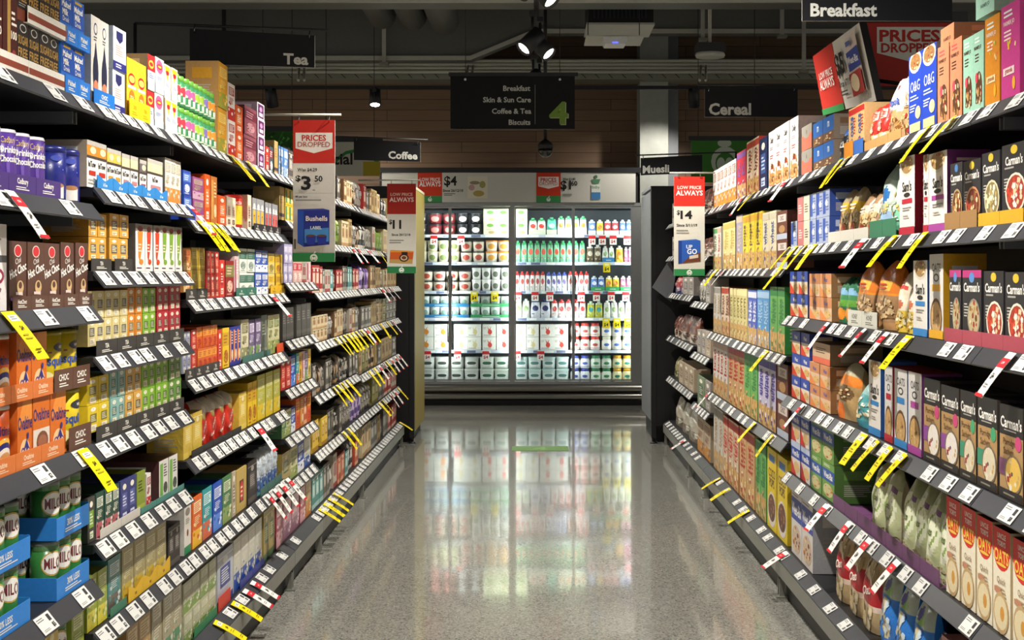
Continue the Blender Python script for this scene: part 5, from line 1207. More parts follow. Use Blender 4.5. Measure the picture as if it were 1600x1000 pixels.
def make_shelf(side, bi, zi, density, y0, y1):
    sg = -1 if side == 'L' else 1
    z = ZS[side][bi][zi] * S
    base = zi == len(ZS[side][bi]) - 1
    X0, X1 = lip_geo(side)
    t = empty('shelf', (sg * X0, (y0 + y1) / 2, z))
    L = y1 - y0 - .006
    dk = MB()
    back = .44
    dk.box((0, -L / 2, -.026), (sg * back, L / 2, 0)) if sg > 0 else dk.box((-back, -L / 2, -.026), (0, L / 2, 0))
    obj('deck', dk, M['black'], t)
    lp = MB()
    ext, drop = (.032 * S, .04 * S) if not base else (.05 * S, .03 * S)
    pts = [(0, .002), (-sg * ext, -drop), (-sg * ext + sg * .003, -drop - .004), (sg * .003, -.006)]
    for s in (0, 1):
        yy = -L / 2 if s == 0 else L / 2
        lp.poly([(x, yy, zz) for x, zz in (pts if s == 0 else pts[::-1])], '333333')
    for i in range(4):
        (xa, za), (xb, zb) = pts[i], pts[(i + 1) % 4]
        lp.poly([(xa, -L / 2, za), (xb, -L / 2, zb), (xb, L / 2, zb), (xa, L / 2, za)], '333333')
    obj('ticket_strip', lp, M['charcoal'], t)
    if base:
        fb = MB()
        xa, xb = sorted((-sg * ext, -sg * ext + sg * .02))
        fb.box((xa, -L / 2, -drop - .075), (xb, L / 2, -drop - .006), '666666')
        obj('fascia', fb, M['fascia'], t)
    else:
        for e in (-1, 1):
            br = MB()
            xa, xb = sorted((sg * .05, sg * .43))
            br.box((xa, e * (L / 2 - .012) - .004, -.06), (xb, e * (L / 2 - .012) + .004, -.027), '888888')
            obj('bracket', br, M['wire'], t)
    # tickets lie in the sloping strip
    ang = math.atan2(ext, drop)
    rnd = random.Random('%s%d%d' % (side, bi, zi))
    yy = -L / 2 + .055
    while yy < L / 2 - .05:
        if rnd.random() < density:
            c = bpy.data.objects.new('price_ticket', rnd.choice(TICK))
            COL.objects.link(c); c.parent = t
            c.location = (-sg * (ext * .5 + .0015), yy, -drop * .5 + .0025)
            rz = math.pi / 2 if side == 'L' else -math.pi / 2
            c.rotation_euler = Matrix.Rotation(rz, 3, 'Z').to_4x4().to_3x3().to_euler()
            c.rotation_euler = (Matrix.Rotation(rz, 3, 'Z') @ Matrix.Rotation(-ang, 3, 'X')).to_euler()
            yy += .1
        yy += rnd.uniform(.012, .05) if density > .8 else rnd.uniform(.03, .12)
    nm = ordinal_row(side, bi, zi)
    tag(t, 'charcoal %s with sloping white ticket strip, %s, %s' % ('metal shelf' if not base else 'deck', BAYS[side][bi][2], nm), 'shelf', 'gondola shelves on the %s wall' % ('left' if side == 'L' else 'right'))
    return t


DENS = {'L': [.55, .85, .85, .95, .9, .9], 'R': [.6, .6, .75, .7, .7]}
for side in 'LR':
    for bi, (a, b, nm) in enumerate(BAYS[side]):
        for zi in range(len(ZS[side][bi])):
            make_shelf(side, bi, zi, (DENS[side][bi] if zi < len(ZS[side][bi]) - 1 or bi > 3 else .3) * (.55 if side == 'L' and bi == 0 and zi in (3, 4) else 1), a * YS, b * YS)
        sg = -1 if side == 'L' else 1
        X0, X1 = lip_geo(side)
        y0, y1 = a * YS, b * YS
        t = empty('gondola_bay', (sg * (X0 + .5), (y0 + y1) / 2, 0))
        bp = MB(); bp.box((-.012, -(y1 - y0) / 2, .1), (.012, (y1 - y0) / 2, 2.2))
        obj('back_panel', bp, M['black'], t)
        kp = MB(); xk = -sg * (.498); kp.box((xk - .006, -(y1 - y0) / 2 + .004, .0), (xk + .006, (y1 - y0) / 2 - .004, .12))
        obj('kick_plate', kp, M['black'], t)
        for e in (-1, 1):
            up = MB(); ye = e * ((y1 - y0) / 2 - .018)
            up.box((-sg * .03 - .016, ye - .016, 0), (-sg * .03 + .016, ye + .016, 2.22))
            obj('upright', up, M['black'], t)
            ft = MB(); xf = -sg * .53
            ft.box((xf - .012, ye - .006, .0), (xf + .012, ye + .006, .09)); ft.box((xf - .03, ye - .02, 0), (xf + .03, ye + .02, .008))
            obj('foot', ft, M['fascia'], t)
        tag(t, 'black steel gondola frame and back panel of the %s' % nm, 'shelving unit', 'gondola bays on the %s side' % ('left' if side == 'L' else 'right'))

# hanging special-price strips: picture column of the strip on its lip, shelf number, colour
STRIP = {}


def strip_mesh(kind, L=.125):
    if (kind, L) in STRIP:
        return STRIP[(kind, L)]
    mb = MB()
    w = .064
    n = 8
    bend = lambda v: .02 * v * v
    Pf = lambda u, v, o: ((u - .5) * w, -o - L * .69 * (1 - v) - .0, -L * .72 * (1 - v) - bend(1 - v) + o * .7)
    base = 'f0d800' if kind == 'y' else 'efece6'
    mb.grid(lambda u, v: Pf(u, v, 0), 1, n, base)
    mb.grid(lambda u, v: Pf(1 - u, v, -.0008), 1, n, base)
    if kind == 'y':
        art = [R(.14, .76, .86, .9, 'f0ede0'), LN(.25, .79, .8, .88, 2, '77756a'), T('$4', .5, .6, .1, .7, '282410'), LN(.2, .36, .8, .5, 2, 'a89c18'), LN(.3, .1, .8, .2, 2, '6a6418')]
    else:
        art = [R(0, .62, 1, .84, 'd0202c'), T('LOW', .5, .73, .06, .7, 'f0dcdc'), T('$4', .5, .42, .13, .7, '202020'), LN(.2, .18, .8, .28, 2, '9a9a98'), R(0, 0, 1, .06, 'c8202c')]
    draw(mb, lambda u, v, o: Pf(u, v, o * 2 + .0006), art, w, L)
    STRIP[(kind, L)] = mb.mesh('hanging_price_strip', M['paper'])
    return STRIP[(kind, L)]


def strips(side, zi, items):
    sg = -1 if side == 'L' else 1
    X0, X1 = lip_geo(side)
    for px, kind in items:
        Y = F * X0 / abs(VX - px)
        bi = bay_of(side, Y)
        zl = ZS[side][bi]
        z = zl[min(zi, len(zl) - 1)] * S
        o = bpy.data.objects.new('hanging_price_strip', strip_mesh(kind))
        COL.objects.link(o)
        o.location = (sg * (X0 - .012), Y, z + .002)
        r = random.Random(px)
        on_base = min(zi, len(zl) - 1) == len(zl) - 1
        o.rotation_euler = (Matrix.Rotation((math.pi / 2 if side == 'L' else -math.pi / 2) + r.uniform(-.1, .1), 3, 'Z') @ Matrix.Rotation((-.36 if on_base else r.uniform(-.08, .06)), 3, 'X')).to_euler()
        o['category'] = 'price strip'
        PENDING.append((o, ('yellow' if kind == 'y' else 'white and red') + ' hanging price strip', '', BAYS[side][bi][2] + ' ' + ordinal_row(side, bi, min(zi, len(zl) - 1)), Y, 'from camera'))


strips('L', 0, [(352, 'y'), (358, 'y'), (383, 'y')])
strips('L', 1, [(6, 'r'), (290, 'r'), (306, 'y'), (317, 'y'), (325, 'y'), (334, 'y'), (545, 'r'), (553, 'r'), (570, 'r'), (588, 'y'), (598, 'y'), (604, 'y')])
strips('L', 2, [(3, 'y'), (418, 'r'), (592, 'r'), (599, 'r'), (606, 'r')])
strips('L', 3, [(121, 'y'), (520, 'y'), (528, 'y'), (535, 'y'), (541, 'y'), (547, 'y'), (553, 'y'), (561, 'y'), (567, 'r'), (574, 'y'), (592, 'y'), (602, 'y'), (609, 'r')])
strips('L', 4, [(396, 'r'), (518, 'y'), (524, 'y'), (531, 'y'), (538, 'y'), (574, 'y'), (582, 'y'), (589, 'r'), (595, 'r'), (601, 'y'), (608, 'r'), (614, 'r'), (620, 'r')])
strips('L', 5, [(413, 'r'), (424, 'r'), (434, 'r'), (444, 'r'), (534, 'y'), (541, 'y'), (590, 'y'), (595, 'y'), (607, 'r'), (613, 'r'), (619, 'y')])
strips('L', 7, [(330, 'y'), (358, 'y'), (376, 'r'), (388, 'r'), (495, 'y'), (503, 'y'), (510, 'y'), (518, 'y'), (622, 'y')])
strips('R', 0, [(1498, 'y'), (1458, 'y'), (1332, 'y'), (1319, 'y'), (1235, 'r'), (1183, 'y'), (1166, 'r')])
strips('R', 1, [(1453, 'y'), (1405, 'y'), (1357, 'r'), (1279, 'y'), (1264, 'y'), (1249, 'y'), (1238, 'y'), (1226, 'y'), (1124, 'y'), (1136, 'r')])
strips('R', 2, [(1590, 'r'), (1427, 'y'), (1393, 'r'), (1358, 'r'), (1299, 'r'), (1203, 'y')])
strips('R', 3, [(1260, 'r'), (1357, 'y'), (1378, 'y'), (1398, 'y'), (1421, 'y'), (1183, 'y'), (1211, 'y'), (1112, 'r')])
strips('R', 4, [(1298, 'r'), (1333, 'r'), (1366, 'r'), (1410, 'r'), (1128, 'y'), (1143, 'y'), (1174, 'y')])
strips('R', 5, [(1234, 'r'), (1074, 'r')])

# ================================================================== SETTING
fl = MB(); fl.box((-9, -1.5, -.1), (9, 19, 0)); struct(obj('floor', fl, M['floor']))
ce = MB(); ce.box((-9, -1.5, 5.3), (9, 19, 5.4)); struct(obj('ceiling', ce, M['ceil']))
wb = MB(); wb.box((-9, 16.3, 0), (9, 16.4, 5.3)); struct(obj('wall_back', wb, M['wood']))
a = PX(0, 137, 15.9); b_ = PX(0, 121, 15.9)
tr = MB(); tr.box((-9, 15.85, a[2] + .03), (9, 16.29, b_[2])); struct(obj('trim_1', tr, M['wood']))
cl = PX(1000, 0, 15.55)[0]; cr = PX(1044, 0, 15.55)[0]; cs = PX(1063, 0, 15.55)[0]
co = MB(); co.box((cl, 15.55, 0), (cr, 16.05, 5.29)); struct(obj('column', co, M['concrete']))
dp = MB(); dp.box((cr + .002, 15.78, 0), (cs, 15.99, 5.29)); o = obj('cable_riser', dp, M['grey']); tag(o, 'grey metal cable riser standing beside the concrete column', 'cable duct')
mk = MB(); q = PX(835, 702, 1)
yk = H * F / (701 - VY)
mk.box((-.217, yk - .15, .0005), (.285, yk + .15, .0022), '668a50')
draw(mk, lambda u, v, o_: (-.217 + u * .502, yk - .15 + v * .3, .0022 + o_), [T('4', .5, .5, .6, .5, '7a9f62')], .502, .3)
o = obj('floor_sticker', mk, M['sign']); tag(o, 'green rectangular sticker on the polished floor before the fridge', 'sticker')

# dark end frames and end-of-aisle displays
YE = 6.03 * YS


def end_frame(side):
    sg = -1 if side == 'L' else 1
    t = empty('shelf_end_unit', (sg * 1.3, YE + .05, 0))
    xa = (VX - 647) * (YE + .03) / F if side == 'L' else (1018 - VX) * (YE + .03) / F
    rel = lambda x: sg * x - sg * 1.3
    x0, x1 = sorted((rel(xa + .02), rel(2.4)))
    p = MB(); p.box((x0, -.02, .16), (x1, .02, 2.36)); obj('end_panel', p, M['black'], t)
    for x in (xa + .02, xa + .15, 1.9):
        lg = MB(); lg.box((rel(x) - .022, -.03, .05), (rel(x) + .022, .03, .3 if x > xa + .1 else 2.36))
        lg.lathe([(.016, .018), (.016, .06)], 10, '222222', rel(x), 0)
        lg.lathe([(.036, 0), (.034, .008), (.014, .02)], 12, '222222', rel(x), 0)
        obj('post' if x == xa + .02 else 'foot', lg, M['black'], t)
    tag(t, 'black end frame on adjustable feet closing the %s shelves' % ('left' if side == 'L' else 'right'), 'end frame', 'black gondola end frames')
    e = empty('end_display', (sg * xa, YE + .12, 0))
    s_ = MB(); xs = sorted((0, sg * .03)); s_.box((xs[0], 0, .1 if side == 'L' else .2), (xs[1], 1.0, 2.34 if side == 'L' else 2.32))
    obj('side_panel', s_, M['gold'] if side == 'L' else M['grey'], e)
    s_ = MB(); xs = sorted((sg * .04, sg * 1.1)); s_.box((xs[0], .0, .1), (xs[1], .05, 2.3)); obj('back_panel', s_, M['black'], e)
    s_ = MB(); s_.box((xs[0], .06, .0), (xs[1], .98, .18)); obj('plinth', s_, M['black'], e)
    s_ = MB(); xs2 = sorted((0, sg * 1.1)); s_.box((xs2[0], 0, 2.345), (xs2[1], 1.0, 2.37)); obj('top_board', s_, M['cream' if side == 'L' else 'grey'], e)
    tag(e, ('ochre sided end-of-aisle display unit beside the left end frame' if side == 'L' else 'grey sided end-of-aisle display unit beside the right end frame'), 'display unit')


end_frame('L'); end_frame('R')
# grey tilted board clipped to the right end frame
Yb = YE - .06
cs4 = [PX(x, y, Yb) for x, y in ((1019, 449), (1046, 405), (1056, 428), (1049, 472))]
tb = MB()
tb.poly(cs4[::-1], '777a7e')
back4 = [(x, y + .012, z) for x, y, z in cs4]
tb.poly(back4, '777a7e')
for i in range(4):
    j = (i + 1) % 4
    tb.poly([cs4[i], cs4[j], back4[j], back4[i]], '777a7e')
o = obj('clip_board', tb, M['grey']); tag(o, 'grey square board hanging askew on the right end frame', 'board')

# ================================================================== FRIDGE
FX0, FX1 = PX(600, 0, FRIDGE_Y)[0], PX(1002, 0, FRIDGE_Y)[0]
fz = lambda y, Y=FRIDGE_Y: H + (VY - y) * Y / F
fr = empty('glass_door_fridge', ((FX0 + FX1) / 2, FRIDGE_Y, 0))
fxc = (FX0 + FX1) / 2


def fbox(name, a_, b2, mat, parent=fr):
    m_ = MB(); m_.box((a_[0] - fxc, a_[1] - FRIDGE_Y, a_[2]), (b2[0] - fxc, b2[1] - FRIDGE_Y, b2[2]))
    return obj(name, m_, M[mat], parent)


FB = FRIDGE_Y + .95
fbox('back_liner', (FX0, FB - .05, .2), (FX1, FB, 2.355), 'fshade')
fbox('side_liner', (FX0, FRIDGE_Y + .06, .2), (FX0 + .05, FB - .051, 2.355), 'fwhite')
fbox('side_liner', (FX1 - .05, FRIDGE_Y + .06, .2), (FX1, FB - .051, 2.355), 'fwhite')
fbox('canopy', (FX0, FRIDGE_Y + .075, 2.36), (FX1, FB, 2.38), 'black')
fbox('floor_well', (FX0 + .051, FRIDGE_Y + .06, .2), (FX1 - .051, FB - .051, fz(597, FI) - .004), 'fwhite')
fbox('kick_grille', (FX0, FRIDGE_Y + .04, 0), (FX1 + .03, FRIDGE_Y + .1, fz(626)), 'black')
for y0, y1 in ((601, 612), (614, 624)):
    m_ = MB()
    zc, rr = (fz(y0) + fz(y1)) / 2, (fz(y0) - fz(y1)) / 2
    n_ = 8
    prof = [(-.05 * math.cos(math.pi * (i / n_ - .5)), rr * math.sin(math.pi * (i / n_ - .5))) for i in range(n_ + 1)]
    for i in range(n_):
        (ya, za), (yb2, zb) = prof[i], prof[i + 1]
        m_.poly([(FX0 - fxc, ya, zc + za), (FX1 + .06 - fxc, ya, zc + za), (FX1 + .06 - fxc, yb2, zc + zb), (FX0 - fxc, yb2, zc + zb)], 'b0b0b0', True)
    m_.box((FX0 - fxc, 0, zc - rr), (FX1 + .06 - fxc, .03, zc + rr))
    obj('bumper_rail', m_, M['steel'], fr)
# frame posts
for px0, px1, nm in ((600, 611, 'end_post'), (797, 804, 'centre_post'), (988, 1002, 'end_post')):
    fbox(nm, (PX(px0, 0, FRIDGE_Y)[0], FRIDGE_Y, fz(600)), (PX(px1, 0, FRIDGE_Y)[0], FRIDGE_Y + .06, fz(318)), 'mull')
fbox('top_rail', (FX0, FRIDGE_Y - .005, fz(322)), (FX1, FRIDGE_Y + .055, fz(317)), 'mull')
fbox('bottom_rail', (FX0, FRIDGE_Y - .005, fz(600.5)), (FX1, FRIDGE_Y + .055, fz(596)), 'mull')
for px0, px1, hx in ((612, 702.95, 700), (703.05, 796.9, 706.5), (804.2, 895.95, 892), (896.05, 987.9, 899)):
    xa, xb = PX(px0, 0, FRIDGE_Y)[0], PX(px1, 0, FRIDGE_Y)[0]
    d_ = empty('door', ((xa + xb) / 2 - fxc, .012, 0)); d_.parent = fr
    za, zb = fz(595), fz(323)
    hw = (xb - xa) / 2
    m_ = MB(); t_ = .017
    m_.box((-hw, -.012, za), (-hw + t_, .016, zb)); m_.box((hw - t_, -.012, za), (hw, .016, zb))
    m_.box((-hw + t_, -.012, za), (hw - t_, .016, za + t_)); m_.box((-hw + t_, -.012, zb - t_), (hw - t_, .016, zb))
    obj('door_frame', m_, M['mull'], d_)
    m_ = MB(); m_.box((-hw + t_, -.003, za + t_), (hw - t_, .003, zb - t_)); obj('glass_pane', m_, M['glass'], d_)
    m_ = MB(); xh = PX(hx, 0, FRIDGE_Y)[0] - (xa + xb) / 2
    m_.tube([(xh, -.014, .75), (xh, -.05, .78), (xh, -.05, 1.5), (xh, -.014, 1.53)], .008); obj('handle', m_, M['chrome'], d_)
for px in (606, 703, 800, 896, 990):
    X = PX(px, 0, FRIDGE_Y + .1)[0]
    m_ = MB(); m_.box((X - fxc - .009, .09, .45), (X - fxc + .009, .112, 2.33)); obj('light_tube', m_, M['tubeglow'], fr)
FSH = [367, 410, 455, 497, 547.5, 596.5]
for k, y in enumerate(FSH[:-1]):
    for xa, xb in ((FX0 + .06, PX(799, 0, FI)[0]), (PX(802, 0, FI)[0], FX1 - .06)):
        sh = fbox('fridge_shelf', (xa, FI + .004, fz(y, FI) - .02), (xb, FB - .06, fz(y, FI)), 'fshelf')
        st = MB(); st.box((xa - fxc, FI - FRIDGE_Y - .006, fz(y, FI) - .032), (xb - fxc, FI - FRIDGE_Y + .003, fz(y, FI) + .004), 'c9cfdc')
        rnd = random.Random(k * 7 + int(xa * 10))
        xx = xa + .05
        L = xb - xa
        while xx < xb - .16:
            wd = rnd.uniform(.07, .13)
            c = rnd.choice(['f4f4f0', 'f4f4f0', '6a7090'])
            st.poly([(xx - fxc, FI - FRIDGE_Y - .0066, fz(y, FI) - .028), (xx + wd - fxc, FI - FRIDGE_Y - .0066, fz(y, FI) - .028), (xx + wd - fxc, FI - FRIDGE_Y - .0066, fz(y, FI)), (xx - fxc, FI - FRIDGE_Y - .0066, fz(y, FI))], c)
            xx += wd + rnd.uniform(.03, .1)
        obj('price_strip', st, M['paper'], sh)
tag(fr, 'upright fridge with four glass doors and lit dairy shelves at the aisle end', 'fridge')
# header board over the fridge
hx0, hx1 = PX(597, 0, FRIDGE_Y)[0], PX(993, 0, FRIDGE_Y)[0]
hz0, hz1 = fz(316.5), fz(270)
hw_, hh_ = hx1 - hx0, hz1 - hz0
WL = lambda cu, cv, r, c, asp: [E(cu, cv, r, r * asp, c), E(cu, cv - r * .05, r * .7, r * .7 * asp, '2f8a50'), E(cu - r * .3, cv - r * .15 * asp, r * .3, r * .45 * asp, c), E(cu + r * .3, cv - r * .15 * asp, r * .3, r * .45 * asp, c), PO([(cu, cv + r * .95 * asp), (cu + r * .7, cv + r * 1.6 * asp), (cu + r * .15, cv + r * 1.7 * asp)], c)]
u_ = lambda px: (px - 597) / 396
hd = empty('fridge_header_sign', ((hx0 + hx1) / 2, FRIDGE_Y, 0))
m_ = MB(); m_.box((-hw_ / 2, -.02, hz0), (hw_ / 2, .0, hz1), 'd2d0c8')
asp = hw_ / hh_
lp_ = [R(u_(653), 0, u_(691), 1, 'd23c22'), R(u_(653), 0, u_(691), .22, '3f8f52'), T('LOW PRICE', u_(672), .77, .12, .08, 'f0e0dc', 1), T('ALWAYS', u_(672), .62, .17, .085, 'f6ece8', 1), WL(u_(672), .1, .008, 'f0f0ea', asp),
       T('$4', u_(704), .7, .32, .05, '1e1e1e'), T('Since 26/12/18', u_(708), .4, .09, .08, '2a2a2a'), LN(u_(694), .22, u_(714), .32, 2, '6a6a66'), R(u_(731), .14, u_(762), .88, 'e2dcca'), E(u_(742), .66, .02, .06, '9a8a78'), E(u_(754), .6, .012, .12, 'a8a060'), E(u_(748), .3, .022, .1, 'b8a058'), E(u_(737), .5, .012, .1, 'c8a0a0'),
       R(u_(838), 0, u_(876), 1, 'd23c22'), R(u_(838), 0, u_(876), .22, '3f8f52'), PO([(u_(841), .86), (u_(873), .86), (u_(873), .54), (u_(857), .46), (u_(841), .54)], 'f0e6e0'), T('PRICES', u_(857), .76, .13, .07, 'c02a22'), T('DROPPED', u_(857), .63, .11, .07, 'c02a22', 0), WL(u_(857), .1, .008, 'f0f0ea', asp),
       T('Was $1.80', u_(889), .78, .08, .05, '2a2a2a'), T('$1', u_(884), .56, .3, .05, '1e1e1e'), T('60', u_(897), .64, .16, .04, '1e1e1e'), LN(u_(879), .2, u_(894), .3, 2, '6a6a66'),
       R(u_(924), .1, u_(938), .6, 'e0e4dc'), R(u_(924), .1, u_(938), .34, '4a86c0'), PO([(u_(924), .78), (u_(938), .78), (u_(935), .62), (u_(927), .62)], '5a8a6a'), E(u_(931), .86, .006, .06, '4a7a5a'), T('baby', u_(931), .5, .1, .03, '4a8a6a', 0)]
draw(m_, lambda u, v, o_: ((u - .5) * hw_, -.02 - o_, hz0 + v * hh_), lp_, hw_, hh_)
obj('board', m_, M['sign'], hd)
m_ = MB(); m_.box((-hw_ / 2 - .05, -.03, hz1 + .001), (hw_ / 2 + .06, .95, hz1 + .06)); m_.box((-hw_ / 2 - .03, .002, hz0 - .002), (hw_ / 2 + .03, .06, hz1)); obj('surround', m_, M['black'], hd)
tag(hd, 'long white header board with two red price panels above the fridge', 'sign')

# goods in the fridge
FSIDE = ['lower left', 'upper']
FNAME = ['top', 'second', 'third', 'fourth', 'fifth', 'bottom']


def fstock(row, x0, x1, n, hp, key, lev=1, tray=None):
    Y = FI + .03
    X0, X1 = PX(x0, 0, Y)[0], PX(x1, 0, Y)[0]
    w = (X1 - X0) / n
    h = hp * Y / F
    z0 = fz(FSH[row], FI) + .002
    D = DS[key]
    for i in range(n):
        for L in range(lev):
            ww = w * .985
            dd = ww if D['shape'] in ('tub', 'jar') else (.07 if D['shape'] == 'bag' else .14)
            o = put(key, ww, h if not D.get('cap') else h * .88, dd, (X0 + w * (i + .5), Y + dd / 2, z0 + L * (h + .002) + (.012 if tray else 0)), random.Random(i + x0).uniform(-.06, .06))
            PENDING.append((o, D['look'], LEVN[lev][L], FNAME[row] + (' fridge shelf, left doors' if x0 < 800 else ' fridge shelf, right doors'), X0 + w * i, 'from left'))
    if tray:
        me = None
        for L in range(lev):
            m_ = MB(); m_.box((0, 0, 0), (X1 - X0 - .004, .002, h * .3), tray); m_.box((0, .002, 0), (X1 - X0 - .004, .16, .001), tray)
            draw(m_, lambda u, v, o_: (u * (X1 - X0 - .004), -o_, v * h * .3), [LN(.3, .3, .8, .6, 1, 'e8ece8')], X1 - X0, h * .3)
            o = obj('display_tray', m_, M['carton']); o.location = (X0 + .002, Y - .02, z0 + L * (h + .002) + (.0105 if L else 0)); o['category'] = 'tray'
            nmc = {'2f7ab0': 'blue', '3a9a5c': 'green', 'd8e0c0': 'pale', 'f0ece8': 'white'}[tray]
            PENDING.append((o, nmc + ' display tray', LEVN[lev][L], FNAME[row] + (' fridge shelf, left doors' if x0 < 800 else ' fridge shelf, right doors'), X0, 'from left'))


fstock(0, 648, 668, 1, 17, 'ftblack', 2); fstock(0, 669, 712, 2, 17, 'ftred', 2); fstock(0, 713, 753, 2, 17, 'ftblack', 2); fstock(0, 755, 797, 2, 20, 'fcarton', 2)
fstock(0, 804, 824, 1, 20, 'fcarton', 2); fstock(0, 826, 853, 2, 25, 'fprg', tray='d8e0c0'); fstock(0, 854, 870, 1, 26, 'fpt', tray='d8e0c0'); fstock(0, 871, 917, 4, 28, 'fpwg', tray='d8e0c0')
fstock(0, 919, 931, 1, 22, 'fpblue', tray='f0ece8'); fstock(0, 932, 943, 1, 22, 'fpyel', tray='f0ece8'); fstock(0, 944, 967, 2, 22, 'fpred', tray='f0ece8'); fstock(0, 968, 988, 2, 22, 'fpblue', tray='f0ece8')
fstock(1, 650, 718, 4, 17, 'ftcream', 2); fstock(1, 719, 757, 2, 17, 'ftcrred', 2); fstock(1, 758, 797, 2, 17, 'ftor', 2)
fstock(1, 804, 915, 11, 34, 'fpg'); fstock(1, 916, 940, 2, 28, 'fpbrown'); fstock(1, 941, 960, 2, 24, 'fpw', tray='2f7ab0'); fstock(1, 962, 974, 1, 26, 'fpyel'); fstock(1, 975, 988, 2, 24, 'fppink')
fstock(2, 656, 736, 4, 16, 'ftcrred', 2); fstock(2, 737, 797, 4, 18, 'ftwhite', 2)
fstock(2, 804, 852, 6, 31, 'fpwr'); fstock(2, 853, 886, 4, 30, 'fpwb'); fstock(2, 887, 921, 4, 31, 'fpwr'); fstock(2, 923, 945, 2, 22, 'fpblue', tray='3a9a5c'); fstock(2, 946, 968, 2, 22, 'fpyel', tray='3a9a5c'); fstock(2, 969, 988, 2, 22, 'fppink', tray='3a9a5c')
fstock(3, 656, 733, 5, 16, 'ftcup', 2, tray='2f7ab0'); fstock(3, 735, 797, 4, 16, 'ftcup', 2, tray='3a9a5c')
fstock(3, 804, 828, 2, 30, 'fpw'); fstock(3, 829, 860, 2, 31, 'fpn'); fstock(3, 861, 916, 5, 29, 'fpwr'); fstock(3, 917, 942, 2, 26, 'fpyg'); fstock(3, 943, 988, 4, 27, 'fpw')
fstock(4, 652, 704, 2, 20, 'fm1', 2); fstock(4, 709, 752, 2, 20, 'fm3', 2); fstock(4, 754, 797, 2, 20, 'fm2', 2)
fstock(4, 803, 842, 2, 20, 'fm3', 2); fstock(4, 844, 888, 2, 20, 'fm2', 2); fstock(4, 891, 938, 3, 21, 'fjr', 2); fstock(4, 940, 988, 3, 21, 'fjb', 2)
fstock(5, 656, 748, 4, 19, 'fsq', 2); fstock(5, 749, 795, 2, 19, 'fsqgreen', 2)
fstock(5, 804, 846, 2, 19, 'fsqteal', 2); fstock(5, 847, 889, 2, 19, 'fsqteal', 2); fstock(5, 891, 922, 2, 20, 'fjn', 2); fstock(5, 923, 956, 2, 20, 'fjg', 2); fstock(5, 957, 988, 2, 20, 'fjy', 2)
# tags hanging from the fridge shelves
_ft = {}
for x, row, k in ((678, 0, 'r'), (720, 0, 'r'), (925, 0, 'r'), (941, 0, 'r'), (958, 0, 'r'), (980, 0, 'r'), (948, 1, 'y'), (741, 2, 'y'), (773, 2, 'y'), (809, 2, 'r'), (836, 2, 'r'), (859, 2, 'r'), (908, 2, 'r'), (932, 2, 'r'), (955, 2, 'r'), (978, 2, 'r'), (947, 3, 'y'), (964, 3, 'y'), (981, 3, 'y'), (668, 4, 'r'), (715, 4, 'r'), (759, 4, 'r'), (808, 4, 'r'), (845, 4, 'r')):
    if k not in _ft:
        m_ = MB(); m_.box((-.042, -.001, -.115), (.042, 0, -.0), 'f2efe8' if k == 'r' else 'f0d400')
        draw(m_, lambda u, v, o_: ((u - .5) * .084, -.001 - o_, -.115 + v * .115), [R(0, .62, 1, .96, 'd42a2c') if k == 'r' else R(.2, .7, .8, .9, 'f4ecb0'), T('$4', .5, .32, .34, .7, '2a2a2a' if k == 'y' else 'c02a2c')], .084, .115)
        _ft[k] = m_.mesh('fridge_price_tag', M['paper'])
    o = bpy.data.objects.new('fridge_price_tag', _ft[k]); COL.objects.link(o)
    P_ = PX(x, FSH[row], FI - .012)
    o.location = (P_[0], FI - .012, fz(FSH[row], FI) - .004)
    o['category'] = 'price tag'
    PENDING.append((o, ('yellow' if k == 'y' else 'red and white') + ' price tag', '', FNAME[row] + (' fridge shelf, left doors' if x < 800 else ' fridge shelf, right doors'), x, 'from left'))

# ================================================================== HANGING PRICE BANNERS


